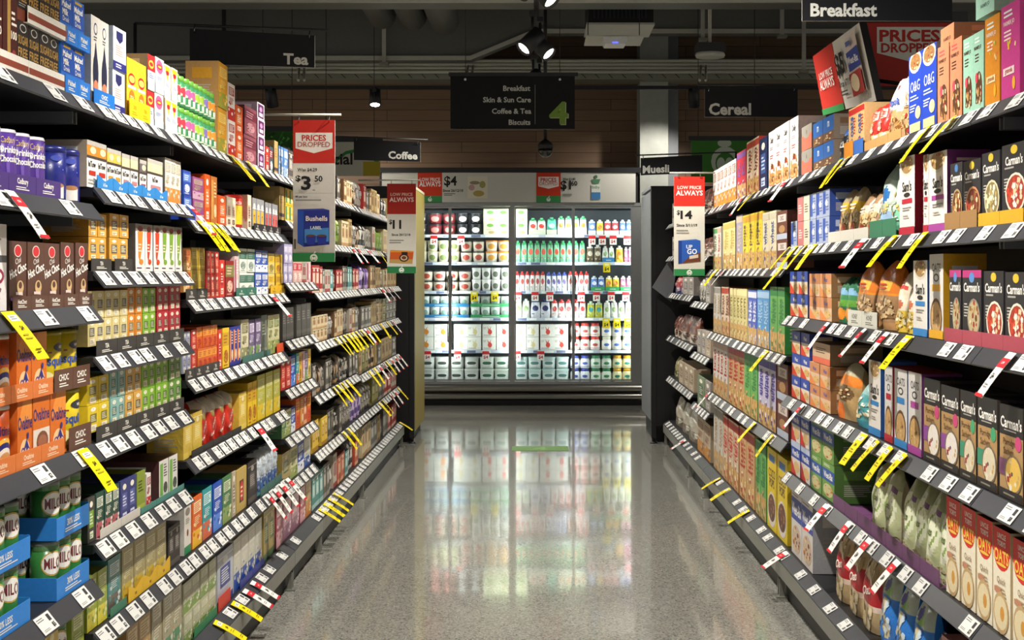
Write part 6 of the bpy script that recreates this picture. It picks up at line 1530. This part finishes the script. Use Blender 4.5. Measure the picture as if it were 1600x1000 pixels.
def pack_picture(kind, u0, v0, u1, v1):
    m = lambda u, v: (u0 + (u1 - u0) * u, v0 + (v1 - v0) * v)
    q = lambda pts, c: PO([m(*p) for p in pts], c)
    w, h = u1 - u0, v1 - v0
    if kind == 'tea':
        return [q([(0, .1), (.2, 0), (.2, .94), (0, .98)], '2a55b0'), q([(.2, 0), (1, .06), (1, .96), (.2, .94)], '27348c'), q([(0, .98), (.2, .94), (1, .96), (.8, 1)], '3a4aa0'), q([(.22, .1), (.98, .14), (.98, .5), (.22, .46)], '4a90d0'),
                T('Bushells', *m(.6, .74), h * .13, w * .72, 'f4ece0'), T('LABEL', *m(.58, .5), h * .08, w * .4, 'e8f0f4'), E(*m(.42, .28), w * .16, h * .035, '8a5a40'), E(*m(.76, .28), w * .16, h * .035, '8a5a40'),
                q([(.27, .28), (.58, .28), (.54, .06), (.3, .06)], '2a3aa0'), q([(.6, .28), (.92, .28), (.88, .07), (.64, .07)], '2a3aa0'), E(*m(.42, .29), w * .14, h * .028, '6a4030'), E(*m(.76, .29), w * .14, h * .028, '6a4030')]
    if kind == 'coffee':
        return [q([(0, .1), (.95, .04), (1, .92), (.04, 1)], 'c85a24'), q([(0, .1), (.95, .04), (.97, .36), (.01, .34)], 'b89858'), q([(.02, .84), (1, .84), (1, .92), (.04, 1)], 'd8902c'), E(*m(.6, .45), w * .2, h * .28, '4a2c22'), E(*m(.6, .45), w * .14, h * .18, 'd8c4a0'), E(*m(.6, .46), w * .1, h * .12, '6a3c24'), R(*m(.5, .66), *m(.75, .86), '2a1c1a')]
    if kind == 'drink':
        return [q([(0, .0), (.16, .02), (.16, .96), (0, .98)], '1f3f8c'), q([(.16, .02), (1, .1), (1, .98), (.16, .96)], '2a5ab4'), q([(.16, .02), (1, .1), (1, .5), (.5, .3)], '6a3c2a'), q([(0, .98), (.16, .96), (1, .98), (.8, 1.04)], '3a6ac0'), T('UP', *m(.5, .72), h * .16, w * .3, 'f0f4f8'), T('GO', *m(.62, .52), h * .22, w * .45, 'f0f4f8'), q([(.5, .2), (.9, .26), (.9, .4), (.5, .34)], 'd8c8b8')]
    return [q([(0, 0), (1, .04), (1, 1), (0, .96)], 'd8ccc4'), q([(0, .42), (1, .46), (1, .78), (0, .74)], '34489c'), T('Weet-Bix', *m(.5, .6), h * .12, w * .9, 'f0f0f4'), q([(0, 0), (1, .04), (1, .42), (0, .38)], 'a83a34'), E(*m(.42, .22), w * .34, h * .15, 'e0cca8'), R(*m(.3, .82), *m(.7, .9), '5a6aa0')]


def banner(px0, px1, y0, y1, Y, art, label, side, rod_to):
    xa, _, zt = PX(px0, y0, Y); xb, _, zb = PX(px1, y1, Y)
    w, h = xb - xa, zt - zb
    t = empty('hanging_price_banner', ((xa + xb) / 2, Y, zt))
    m_ = MB()
    m_.box((-w / 2, -.003, -h), (w / 2, .003, 0), 'd6d4ca')
    draw(m_, lambda u, v, o_: ((u - .5) * w, -.003 - o_, -h + v * h), art, w, h)
    obj('card', m_, M['sign'], t)
    m_ = MB()
    for s in (-.36, .36):
        m_.tube([(s * w, .0, -.014), (s * w, -.012, .0), (s * w, 0, .022), (s * w, .01, .004)], .0022, n=6)
    obj('hanger_hook', m_, M['chrome'], t)
    m_ = MB(); xr = PX(rod_to, 0, Y)[0] - (xa + xb) / 2
    xe = (w / 2 + .03) * (1 if side == 'L' else -1)
    m_.tube([(xr, .0, .026), (xe, 0, .026)], .0055, n=8)
    obj('rod', m_, M['conduit'], t)
    tag(t, label, 'price banner', 'hanging price banners')


WLB = lambda cv, asp: WL(.5, cv, .09, 'eef0ea', asp)
banner(458, 523.5, 187.5, 409, 6.26, [R(0, .695, 1, 1, 'c22c22'), PO([(.06, .91), (.94, .91), (.94, .8), (.5, .765), (.06, .8)], 'e6e2d8'), T('PRICES', .5, .873, .042, .8, 'c02a22'), T('DROPPED', .5, .828, .036, .8, 'b03228', 0),
       T('Was $4.29', .34, .647, .023, .58, '26262a'), T('$', .12, .585, .042, .14, '1c1c1e', 2), T('3', .31, .555, .098, .34, '1c1c1e', 2), T('50', .61, .585, .042, .3, '1c1c1e'), T('ea', .5, .505, .014, .1, '3a3a3a', 0), R(.05, .482, .95, .484, '9a9a94'),
       T('48 per box', .2, .457, .014, .3, '2a2a2a'), LN(.06, .425, .7, .445, 1, '8a8a84'), pack_picture('tea', .11, .105, .87, .375), R(.03, .09, .07, .16, '55554f'), R(0, 0, 1, .062, '2f8a50'), WLB(.028, .3)],
       'red and white PRICES DROPPED banner at $3.50 with a blue tea box', 'L', 398)
banner(605, 650, 287, 427, 9.55, [R(0, .66, 1, 1, 'a82a22'), T('LOW PRICE', .5, .88, .035, .88, 'd8b8b0'), T('ALWAYS', .5, .822, .05, .9, 'e8d8d0'), T('$', .12, .57, .05, .12, '1c1c1e'), T('11', .34, .545, .1, .3, '1c1c1e', 2), T('Since 20/12/18', .48, .43, .026, .8, '2a2a2a'), LN(.08, .33, .6, .38, 2, '8a8a84'),
       pack_picture('coffee', .08, .1, .92, .26), R(0, 0, 1, .075, '2c7a48'), WLB(.035, .33)], 'red and grey LOW PRICE ALWAYS banner at $11 with an orange pack', 'L', 560)
banner(1053, 1101, 276, 431, 8.75, [R(0, .7, 1, 1, 'c62f24'), T('LOW PRICE', .5, .89, .034, .88, 'e8d8d0'), T('ALWAYS', .5, .835, .05, .9, 'f2e8e2'), T('$', .14, .635, .045, .12, '1c1c1e'), T('14', .4, .615, .085, .4, '1c1c1e', 2), T('Since 5/11/19', .42, .51, .028, .7, '2a2a2a'), LN(.08, .42, .5, .47, 2, '8a8a84'),
       pack_picture('drink', .14, .12, .86, .36), R(0, 0, 1, .068, '2f8a50'), WLB(.032, .31)], 'red and white LOW PRICE ALWAYS banner at $14 with a blue drink pack', 'R', 1122)

# leaning LOW PRICE board above the right-hand shelves
cA, cB, cC, cD = Vector(PX(1272, 88, 5.95)), Vector(PX(1344, 35, 5.10)), Vector(PX(1371, 157, 5.10)), Vector(PX(1289, 180, 5.95))
nrm = (cB - cA).cross(cD - cA).normalized()
if nrm.x > 0:
    nrm = -nrm
t = empty('leaning_price_board', tuple((cC + cD) / 2))
org = (cC + cD) / 2


def Pb_(u, v, o_):
    p = (cD * (1 - u) + cC * u) * (1 - v) + (cA * (1 - u) + cB * u) * v
    return tuple(p + nrm * (.004 + o_) - org)


bw, bh = (cB - cA).length, (cB - cC).length
m_ = MB()
m_.poly([Pb_(0, 0, 0), Pb_(1, 0, 0), Pb_(1, 1, 0), Pb_(0, 1, 0)], 'd8d5cc')
draw(m_, Pb_, [R(0, .0, .45, 1, 'c43026'), R(0, 0, .45, .1, '3a8a4c'), T('LOW PRICE', .225, .62, .11, .4, 'f0dcd6'), T('ALWAYS', .225, .47, .15, .4, 'f4e8e2'), T('$5', .56, .62, .3, .17, '1e1e20', 2), T('Since 6/7/19', .6, .36, .09, .24, '2a2a2a'), LN(.5, .18, .66, .27, 2, '55554f'), pack_picture('wb', .755, .12, .97, .92)], bw, bh, step=.0025)
for o_ in (0, 1):
    pass
m_.poly([Pb_(0, 0, -.03), Pb_(0, 1, -.03), Pb_(1, 1, -.03), Pb_(1, 0, -.03)], '1a1a1a')
for (ua, va), (ub, vb) in (((0, 0), (1, 0)), ((1, 0), (1, 1)), ((1, 1), (0, 1)), ((0, 1), (0, 0))):
    m_.poly([Pb_(ua, va, 0), Pb_(ua, va, -.03), Pb_(ub, vb, -.03), Pb_(ub, vb, 0)], '1a1a1a')
obj('board', m_, M['sign'], t)
for u in (.15, .85):
    m_ = MB(); p0 = Vector(Pb_(u, .3, -.03)); m_.tube([p0, p0 + Vector((.35, 0, -.05)), p0 + Vector((.4, 0, -.3))], .008); obj('support_arm', m_, M['black'], t)
tag(t, 'white and red $5 LOW PRICE ALWAYS board leaning out over the breakfast shelves', 'sign')

# ================================================================== CATEGORY SIGNS
SIGNT = 'c8c8c2'


def cat_sign(text, px0, px1, y0, y1, Y, ta, label, side, skew=0.0, y0b=None, y1b=None):
    y0b = y0 if y0b is None else y0b; y1b = y1 if y1b is None else y1b
    A, B = Vector(PX(px0, y0, Y)), Vector(PX(px1, y0b, Y + skew))
    C_, D_ = Vector(PX(px1, y1b, Y + skew)), Vector(PX(px0, y1, Y))
    org = (A + B) / 2
    w, h = (B - A).length, (A - D_).length
    t = empty('category_sign', tuple(org))
    Pf = lambda u, v, o_: tuple((D_ * (1 - u) + C_ * u) * (1 - v) + (A * (1 - u) + B * u) * v + Vector((0, -.006 - o_, 0)) - org)
    m_ = MB()
    m_.poly([Pf(0, 0, 0), Pf(1, 0, 0), Pf(1, 1, 0), Pf(0, 1, 0)], '101115')
    m_.poly([Pf(1, 0, -.012), Pf(0, 0, -.012), Pf(0, 1, -.012), Pf(1, 1, -.012)], '101115')
    for (ua, va), (ub, vb) in (((0, 0), (1, 0)), ((1, 0), (1, 1)), ((1, 1), (0, 1)), ((0, 1), (0, 0))):
        m_.poly([Pf(ua, va, 0), Pf(ua, va, -.012), Pf(ub, vb, -.012), Pf(ub, vb, 0)], '8a8a86')
    v_, f_, tw, th = text_mesh(text, 1)
    cap = ta[2]
    tl = tw * (cap * h / text_mesh('H', 1)[3])
    cu = (1 - ta[0] - tl / w / 2) if ta[3] == 'r' else ta[0] + tl / w / 2
    draw(m_, Pf, [T(text, cu, ta[1], cap, .95, SIGNT, 3)], w, h, step=.001)
    obj('board', m_, M['sign'], t)
    for u in (.04, .96):
        m_ = MB(); p = Vector(Pf(u, 1, 0)); m_.tube([p + Vector((0, .0, -.02)), p + Vector((0, -.012, .0)), p + Vector((0, .006, .022))], .003, n=6); obj('hook', m_, M['chrome'], t)
    m_ = MB(); a0 = Vector(Pf(0, 1, -.006)) + Vector((0, 0, .024)); a1 = Vector(Pf(1, 1, -.006)) + Vector((0, 0, .024))
    sg = -1 if side == 'L' else 1
    xp = sg * (lip_geo(side)[0] + .5) - org.x
    if side == 'L':
        a0 = Vector((xp, a0.y, a0.z)); a1 = a1 + Vector((.06, 0, 0)); pp = a0
    else:
        a1 = Vector((xp, a1.y, a1.z)); a0 = a0 + Vector((-.04, 0, 0)); pp = a1
    m_.tube([a0, a1], .006); obj('hanging_arm', m_, M['black'], t)
    m_ = MB(); m_.tube([pp, (pp.x, pp.y, 2.205 - org.z)], .008); obj('post', m_, M['black'], t)
    tag(t, label, 'sign', 'category signs on the shelf tops')


cat_sign('Tea', 297, 492, 45, 100, 5.55, (.05, .24, .34, 'r'), 'long black Tea sign over the left shelves', 'L', .05, 56, 106)
cat_sign('Coffee', 553, 657, 217, 250, 10.3, (.04, .3, .38, 'r'), 'black Coffee sign over the far left shelves', 'L', .05, 223, 253)
cat_sign('Breakfast', 1253, 1487, -32, 33, 4.7, (.05, .26, .32, 'l'), 'large black Breakfast sign above the right shelves', 'R')
cat_sign('Cereal', 1101, 1246, 139, 183, 7.4, (.04, .28, .42, 'l'), 'black Cereal sign above the right shelves', 'R')
cat_sign('Muesli', 1001, 1097, 247, 274, 11.0, (.03, .32, .45, 'l'), 'small black Muesli sign by the concrete column', 'R', -.05, 242, 270)

# big aisle directory
Y = 11.75
A = PX(704, 119, Y); B = PX(898, 202, Y)
t = empty('aisle_directory_sign', ((A[0] + B[0]) / 2, Y, A[2]))
w, h = B[0] - A[0], A[2] - B[2]
m_ = MB(); m_.box((-w / 2, -.02, -h), (w / 2, .02, 0), '0d0e0e')
L4 = '74933c'
draw(m_, lambda u, v, o_: ((u - .5) * w, -.02 - o_, -h + v * h), [T('Breakfast', .533, .765, .1, .3, 'bcbcb6'), T('Skin & Sun Care', .455, .55, .1, .44, 'bcbcb6'), T('Coffee & Tea', .492, .335, .1, .36, 'bcbcb6'), T('Biscuits', .556, .125, .1, .22, 'bcbcb6'), R(.679, .09, .682, .83, '8a8a86'), T('4', .877, .285, .42, .15, 'a8b08a', 2), T('4', .869, .3, .42, .15, L4, 2), ], w, h, step=.0015)
obj('board', m_, M['sign'], t)
m_ = MB(); m_.box((-w / 2 - .015, -.03, -.005), (w / 2 + .03, .03, .03)); obj('top_rail', m_, M['black'], t)
for s in (-.38, .38):
    m_ = MB(); m_.tube([(s * w, 0, .02), (s * w, 0, 5.3 - A[2])], .003, n=6); obj('cable', m_, M['black'], t)
    m_ = MB(); m_.tube([(s * w, -.032, -.035), (s * w, -.021, -.035)], .012); obj('bolt', m_, M['chrome'], t)
tag(t, 'black aisle 4 directory sign listing breakfast, coffee and tea', 'sign')

# other signs of the neighbouring aisles


def flat_sign(name, px0, px1, y0, y1, Y, base, art, label, top=None):
    A = PX(px0, y0, Y); B = PX(px1, y1, Y)
    w, h = B[0] - A[0], A[2] - B[2]
    t = empty(name, ((A[0] + B[0]) / 2, Y, B[2]))
    m_ = MB(); m_.box((-w / 2, -.012, 0), (w / 2, .012, h), base)
    draw(m_, lambda u, v, o_: ((u - .5) * w, -.012 - o_, v * h), art, w, h, step=.001)
    obj('board', m_, M['sign'], t)
    m_ = MB(); m_.box((-w / 2 - .03, -.02, h), (w / 2 + .03, .02, h + .05)); obj('top_rail', m_, M['black'], t)
    for s in (-.4, .4):
        m_ = MB(); m_.tube([(s * w, 0, h + .04), (s * w, 0, 5.3 - B[2])], .004, n=6); obj('cable', m_, M['black'], t)
    tag(t, label, 'sign')


flat_sign('hanging_sign', 500, 594, 222, 275, 14.0, 'b8b6aa', [E(.62, -.15, .5, .95, '2f7a44'), E(.6, -.15, .42, .85, 'b8b6aa'), R(.72, 0, 1, .42, 'a8982c'), T('cial', .38, .5, .34, .5, '1a1a1a')], 'pale hanging sign with green curve and yellow corner behind the Coffee sign')
flat_sign('hanging_sign', 1080, 1190, 220, 285, 13.6, '3c7a2c', [E(.48, .5, .2, .36, 'c0c8b8'), E(.48, .46, .14, .26, '3c7a2c'), E(.42, .44, .06, .16, 'c0c8b8'), E(.54, .44, .06, .16, 'c0c8b8'), E(.47, .94, .1, .1, 'c0c8b8')], 'green hanging sign with pale apple emblem behind the Muesli sign')
flat_sign('hanging_sign', 1352, 1500, 36, 135, 5.9, 'a82c24', [PO([(.115, .93), (.95, .93), (.95, .5), (.53, .36), (.115, .52)], 'd6d0c4'), T('PRICES', .46, .79, .19, .64, 'b02a22', 2), T('DROPPED', .46, .6, .15, .64, 'b02a22', 1), R(0, 0, .1, .18, '2f7a44')], 'large red PRICES DROPPED sign behind the breakfast shelves')
leaf_ops = []
rl = random.Random(5)
for i in range(60):
    u, v = rl.random(), rl.random()
    leaf_ops.append(PO([(u - .05, v - .06), (u, v + .1), (u + .06, v + .04)], rl.choice(['3a7a30', '2a5a24', '4f9a40', '22481c'])))
flat_sign('hanging_sign', 405, 462, 205, 245, 13.2, '2c5c24', leaf_ops, 'green leaf patterned sign behind the blue cartons')

# ================================================================== CEILING SERVICES


def beam(name, pts, Y, depth, label, cat, mat='duct', fl=.05, flm='flange'):
    """duct hung in line across the store: side face polygon extruded back, with a pale flange along its lower edge"""
    t = empty(name, PX(pts[0][0], pts[0][1], Y))
    o0 = Vector(PX(pts[0][0], pts[0][1], Y))
    lo = [Vector(PX(x, y, Y)) - o0 for x, y in pts]
    top = 5.25 - o0.z
    m_ = MB(); f_ = MB()
    for a_, b2 in zip(lo, lo[1:]):
        m_.poly([a_, b2, (b2.x, 0, top), (a_.x, 0, top)], '444444')
        m_.poly([(a_.x, depth, a_.z), (a_.x, depth, top), (b2.x, depth, top), (b2.x, depth, b2.z)], '444444')
        m_.poly([a_, (a_.x, depth, a_.z), (b2.x, depth, b2.z), b2], '444444')
        f_.poly([(a_.x, -.04, a_.z - fl), (b2.x, -.04, b2.z - fl), (b2.x, -.04, b2.z), (a_.x, -.04, a_.z)], '888888')
        f_.poly([(a_.x, -.04, a_.z - fl), (a_.x, .0, a_.z - fl), (b2.x, 0, b2.z - fl), (b2.x, -.04, b2.z - fl)], '888888')
        f_.poly([(a_.x, -.04, a_.z), (b2.x, -.04, b2.z), (b2.x, 0, b2.z), (a_.x, 0, a_.z)], '888888')
    obj('duct_body', m_, M[mat], t); obj('flange', f_, M[flm], t)
    tag(t, label, cat)


beam('air_duct', [(-370, 88), (735, 88), (836, 46), (2050, 46)], 14.6, .42, 'long dark grey duct with a pale lower flange stepping up above the aisle', 'duct', fl=.045)
beam('air_duct', [(-500, -1), (2200, -1)], 10.6, .4, 'dark duct with pale flange crossing nearest under the ceiling', 'duct', fl=.03)
for i, y in enumerate((95, 100.5, 106, 112)):
    z = PX(0, y, 15.1)[2]
    m_ = MB(); m_.tube([(-9, 15.1, z), (9, 15.1, z)], .021, n=10)
    o = obj('conduit_pipe', m_, M['conduit'])
    tag(o, 'pale conduit pipe along the rear wall, %s of four from the top' % NTH[i], 'pipe', 'conduits under the duct')
t = empty('cable_tray', (0, 15.35, PX(0, 124, 15.35)[2]))
m_ = MB(); m_.box((-9, -.02, 0), (9, 0, .075)); m_.box((-9, 0, 0), (9, .4, .01))
obj('tray_side', m_, M['tray'], t)
m_ = MB()
for i in range(110):
    x = -8.9 + i * .16
    m_.poly([(x, -.0225, .06), (x + .012, -.0225, .06), (x + .06, -.0225, .012), (x + .048, -.0225, .012)], '333333')
obj('slot_row', m_, M['black'], t)['kind'] = 'stuff'
tag(t, 'slotted metal cable tray running above the timber wall', 'cable tray')
m_ = MB(); zt = PX(0, 137, 14.6)[2]; m_.box((-7, 14.58, zt - .02), (7, 14.62, zt + .02)); o = obj('lighting_track', m_, M['black']); tag(o, 'black lighting track crossing before the timber wall', 'lighting track')
m_ = MB(); m_.box((-.02, -.8, LAMP_Z + .33), (.02, 12.9, LAMP_Z + .365)); o = obj('lighting_track', m_, M['black']); tag(o, 'black lighting track hung lengthwise over the aisle', 'lighting track')
t_ = o
m_ = MB()


def lamp(x, y, z, dirv, lit, label, group, drop=.1):
    """track head: adaptor, stem and a tilted can with a lens"""
    t = empty('track_spotlight', (x, y, z))
    m_ = MB(); m_.box((-.025, -.09, -.035), (.025, .09, 0)); obj('adaptor', m_, M['black'], t)
    m_ = MB(); m_.tube([(0, 0, -.03), (0, 0, -.03 - drop)], .012); obj('stem', m_, M['black'], t)
    c0 = Vector((0, 0, -.03 - drop)); d = Vector(dirv).normalized()
    rot = d.to_track_quat('Z', 'Y').to_matrix().to_4x4()
    m_ = MB(); m_.lathe([(.04, -.09), (.062, -.08), (.068, .12), (.06, .12), (.055, .1)], 20, '222222')
    m_.xform(Matrix.Translation(c0) @ rot); can = obj('can', m_, M['black'], t)
    m_ = MB(); m_.lathe([(.054, .1), (.055, .103)], 20, 'ffffff'); m_.xform(Matrix.Translation(c0) @ rot)
    obj('lens', m_, M['lampglow'] if lit else M['chrome'], t)
    tag(t, label, 'spotlight', group)


for i, ly in enumerate(LAMP_Y):
    if i < 5:
        continue
    for s, nm in ((-1, 'left'), (1, 'right')):
        lamp(s * .03, ly + s * .12, LAMP_Z + .33, (s * .62, -.35, -.7), True, 'lit black track spotlight over the aisle, aimed to the %s, %s pair' % (nm, ['nearest', 'middle', 'rearmost'][i - 5]), 'aisle spotlights', .18)
for px, lit, nm in ((424, False, 'black spotlight on the rear track above the tea boxes, lens turned away'), (586, True, 'glowing spotlight on the rear track left of the directory sign'), (1084, False, 'black spotlight on the rear track left of the Cereal sign, lens turned away'), (1010, False, None)):
    if nm:
        lamp(PX(px, 0, 14.6)[0], 14.6, zt - .02, (.05, .5 if not lit else -.42, -1), lit, nm, 'rear track spotlights', .05)
# security dome
dm = PX(852, 233, 12.7)
t = empty('security_camera', dm)
m_ = MB(); m_.tube([(0, 0, .05), (0, 0, 5.3 - dm[2])], .018); obj('pole', m_, M['black'], t)
m_ = MB(); m_.lathe([(.03, .09), (.072, .055), (.078, .0)], 20, '222222'); obj('housing', m_, M['black'], t)
m_ = MB(); m_.lathe([(.074, .0), (.066, -.04), (.045, -.068), (.015, -.082)], 20, '222222'); obj('dome', m_, M['dome'], t)
tag(t, 'black dome security camera on a pole below the directory sign', 'camera')
# air conditioner cassette, access point, projector-like unit
A = PX(918, 3, 12.0); B = PX(1021, 36, 12.0)
t = empty('air_conditioner', ((A[0] + B[0]) / 2, 12.0, B[2]))
w, h = B[0] - A[0], A[2] - B[2]
m_ = MB(); m_.box((-w / 2, 0, 0), (w / 2, .6, h + .3)); obj('casing', m_, M['black'], t)
m_ = MB()
for i in range(14):
    x = -w / 2 + .06 + i * (w - .1) / 14
    m_.box((x, -.012, .05), (x + .012, -.001, h))
obj('grille', m_, plain('grille_blue_grey', '2a3038', .4), t)
m_ = MB(); m_.box((-w / 2 - .01, -.03, -.02), (w / 2 + .01, .62, -.001)); obj('flange', m_, M['flange'], t)
for s in (-1, 1):
    m_ = MB(); m_.tube([(s * w * .45, .3, h + .3), (s * w * .45, .3, 5.3 - B[2])], .008); obj('hanging_rod', m_, M['conduit'], t)
tag(t, 'black air conditioner with a ribbed grille under the ceiling', 'air conditioner')
A = PX(915, 49, 11.0); B = PX(1005, 66, 11.0)
t = empty('wireless_access_point', ((A[0] + B[0]) / 2, 11.0, B[2]))
w = B[0] - A[0]
m_ = MB(); m_.box((-w / 2, -.1, .03), (w / 2, .35, .042)); obj('mounting_plate', m_, M['flange'], t)
m_ = MB()
sec = [(-.1, .028), (-.105, .0), (-.085, -.035), (.085, -.035), (.105, 0), (.1, .028)]
for y0_, y1_ in ((-.12, .1),):
    m_.poly([(x, y0_, z) for x, z in sec], 'ffffff'); m_.poly([(x, y1_, z) for x, z in reversed(sec)], 'ffffff')
    for i in range(6):
        a_, b2 = sec[i], sec[(i + 1) % 6]
        m_.poly([(a_[0], y0_, a_[1]), (a_[0], y1_, a_[1]), (b2[0], y1_, b2[1]), (b2[0], y0_, b2[1])], 'ffffff')
obj('body', m_, plain('white_plastic_box', 'cfcfca', .4), t)
m_ = MB(); m_.box((-.025, -.124, -.028), (.025, -.1205, -.018)); obj('status_light', m_, M['led'], t)
for s in (-1, 1):
    m_ = MB(); m_.tube([(s * w * .45, .1, .04), (s * w * .45, .1, 5.3 - B[2])], .004, n=6); obj('cable', m_, M['black'], t)
tag(t, 'white wireless access point with a blue light on a hung plate', 'access point')
A = PX(1086, 66, 11.5); B = PX(1133, 90, 11.5)
t = empty('sensor_unit', ((A[0] + B[0]) / 2, 11.5, B[2]))
w = B[0] - A[0]
m_ = MB(); m_.box((-w / 2 + .01, -.1, .045), (w / 2 - .01, .14, .12)); obj('housing', m_, M['black'], t)
m_ = MB(); m_.lathe([(.14 * 1, .0), (.15, .02), (.14, .044)], 24, 'cccccc'); m_.v = [(x * .9, y * .7, z) for x, y, z in m_.v]; obj('base_plate', m_, M['flange'], t)
m_ = MB(); m_.tube([(0, .02, .1), (0, .02, 5.3 - B[2])], .016); obj('hanging_rod', m_, M['conduit'], t)
tag(t, 'black and pale ceiling sensor unit hanging on a rod above the Cereal sign', 'sensor')
# hangers and struts
for i, (px, y0, y1, Y, nm) in enumerate(((600, -10, 98, 14.5, 'left of the aisle'), (1098, -10, 60, 14.5, 'behind the sensor unit'), (1222, -10, 55, 14.5, 'left of the Breakfast sign'), (350, -30, 100, 14.5, 'behind the Tea sign'), (1256, 40, 110, 14.5, 'below the right duct'))):
    p0, p1 = PX(px, y0, Y), PX(px, y1, Y)
    t = empty('ceiling_hanger', p1)
    m_ = MB(); m_.box((-.022, -.01, 0), (.022, .01, 5.3 - p1[2])); obj('strap', m_, M['flange' if i != 3 else 'black'], t)
    m_ = MB(); m_.box((-.05, -.05, -.03), (.05, .05, .0)); obj('clamp', m_, M['tray'], t)
    tag(t, 'steel ceiling hanger %s' % nm, 'hanger', 'ceiling hangers')
for px, Y, nm in ((735, 13.3, 'above the directory sign'), (1100, 13.3, 'above the Cereal sign'), (470, 13.3, 'beside the Tea sign')):
    p0, p1 = PX(px - (10 if px > 900 else -12 if px < 600 else 0), 138, 13.0), PX(px, 98, 15.0)
    m_ = MB()
    for dx in (-.03, .03):
        m_.tube([(p0[0] + dx, 12.6, p0[2] + .02), (p1[0] + dx, 15.05, p1[2] - .03)], .014)
    o = obj('support_channel', m_, M['conduit']); tag(o, 'twin metal support channel running back %s' % nm, 'support channel', 'support channels')
for px, y, r in ((640, 14, .15), (690, 20, .16), (590, 12, .15)):
    p = PX(px, y, 13.5)
    m_ = MB(); m_.tube([(p[0], 11.1, p[2]), (p[0], 13.9, p[2])], r, n=20)
    o = obj('round_duct', m_, M['duct']); tag(o, 'round ventilation duct under the ceiling, %s' % {640: 'middle of three', 690: 'rightmost of three', 590: 'leftmost of three'}[px], 'duct', 'round ducts')

# ================================================================== LABELS: number like things along their row
rows = {}
for it in PENDING:
    rows.setdefault((it[1], it[2], it[3]), []).append(it)
for (look, lev, row), its in rows.items():
    its.sort(key=lambda i: i[4])
    out = [it for it in its if it[5] == 'from camera' and abs(F * it[0].location.x / (it[0].location.y + .01)) > (VX if it[0].location.x < 0 else 1600 - VX)]
    its = [it for it in its if it not in out]
    for k, it in enumerate(out):
        it[0]['label'] = '%s%s, %s outermost, %s' % (lev, look, NTH[k], row)
        it[0]['group'] = '%s goods on %s' % (look, row)
    for k, it in enumerate(its):
        o = it[0]
        if len(its) == 1:
            o['label'] = '%s%s on %s' % (lev, look, row)
        else:
            o['label'] = '%s%s, %s %s, %s' % (lev, look, NTH[k] if k < 20 else str(k + 1) + 'th', it[5], row)
        o['group'] = '%s goods on %s' % (look, row)
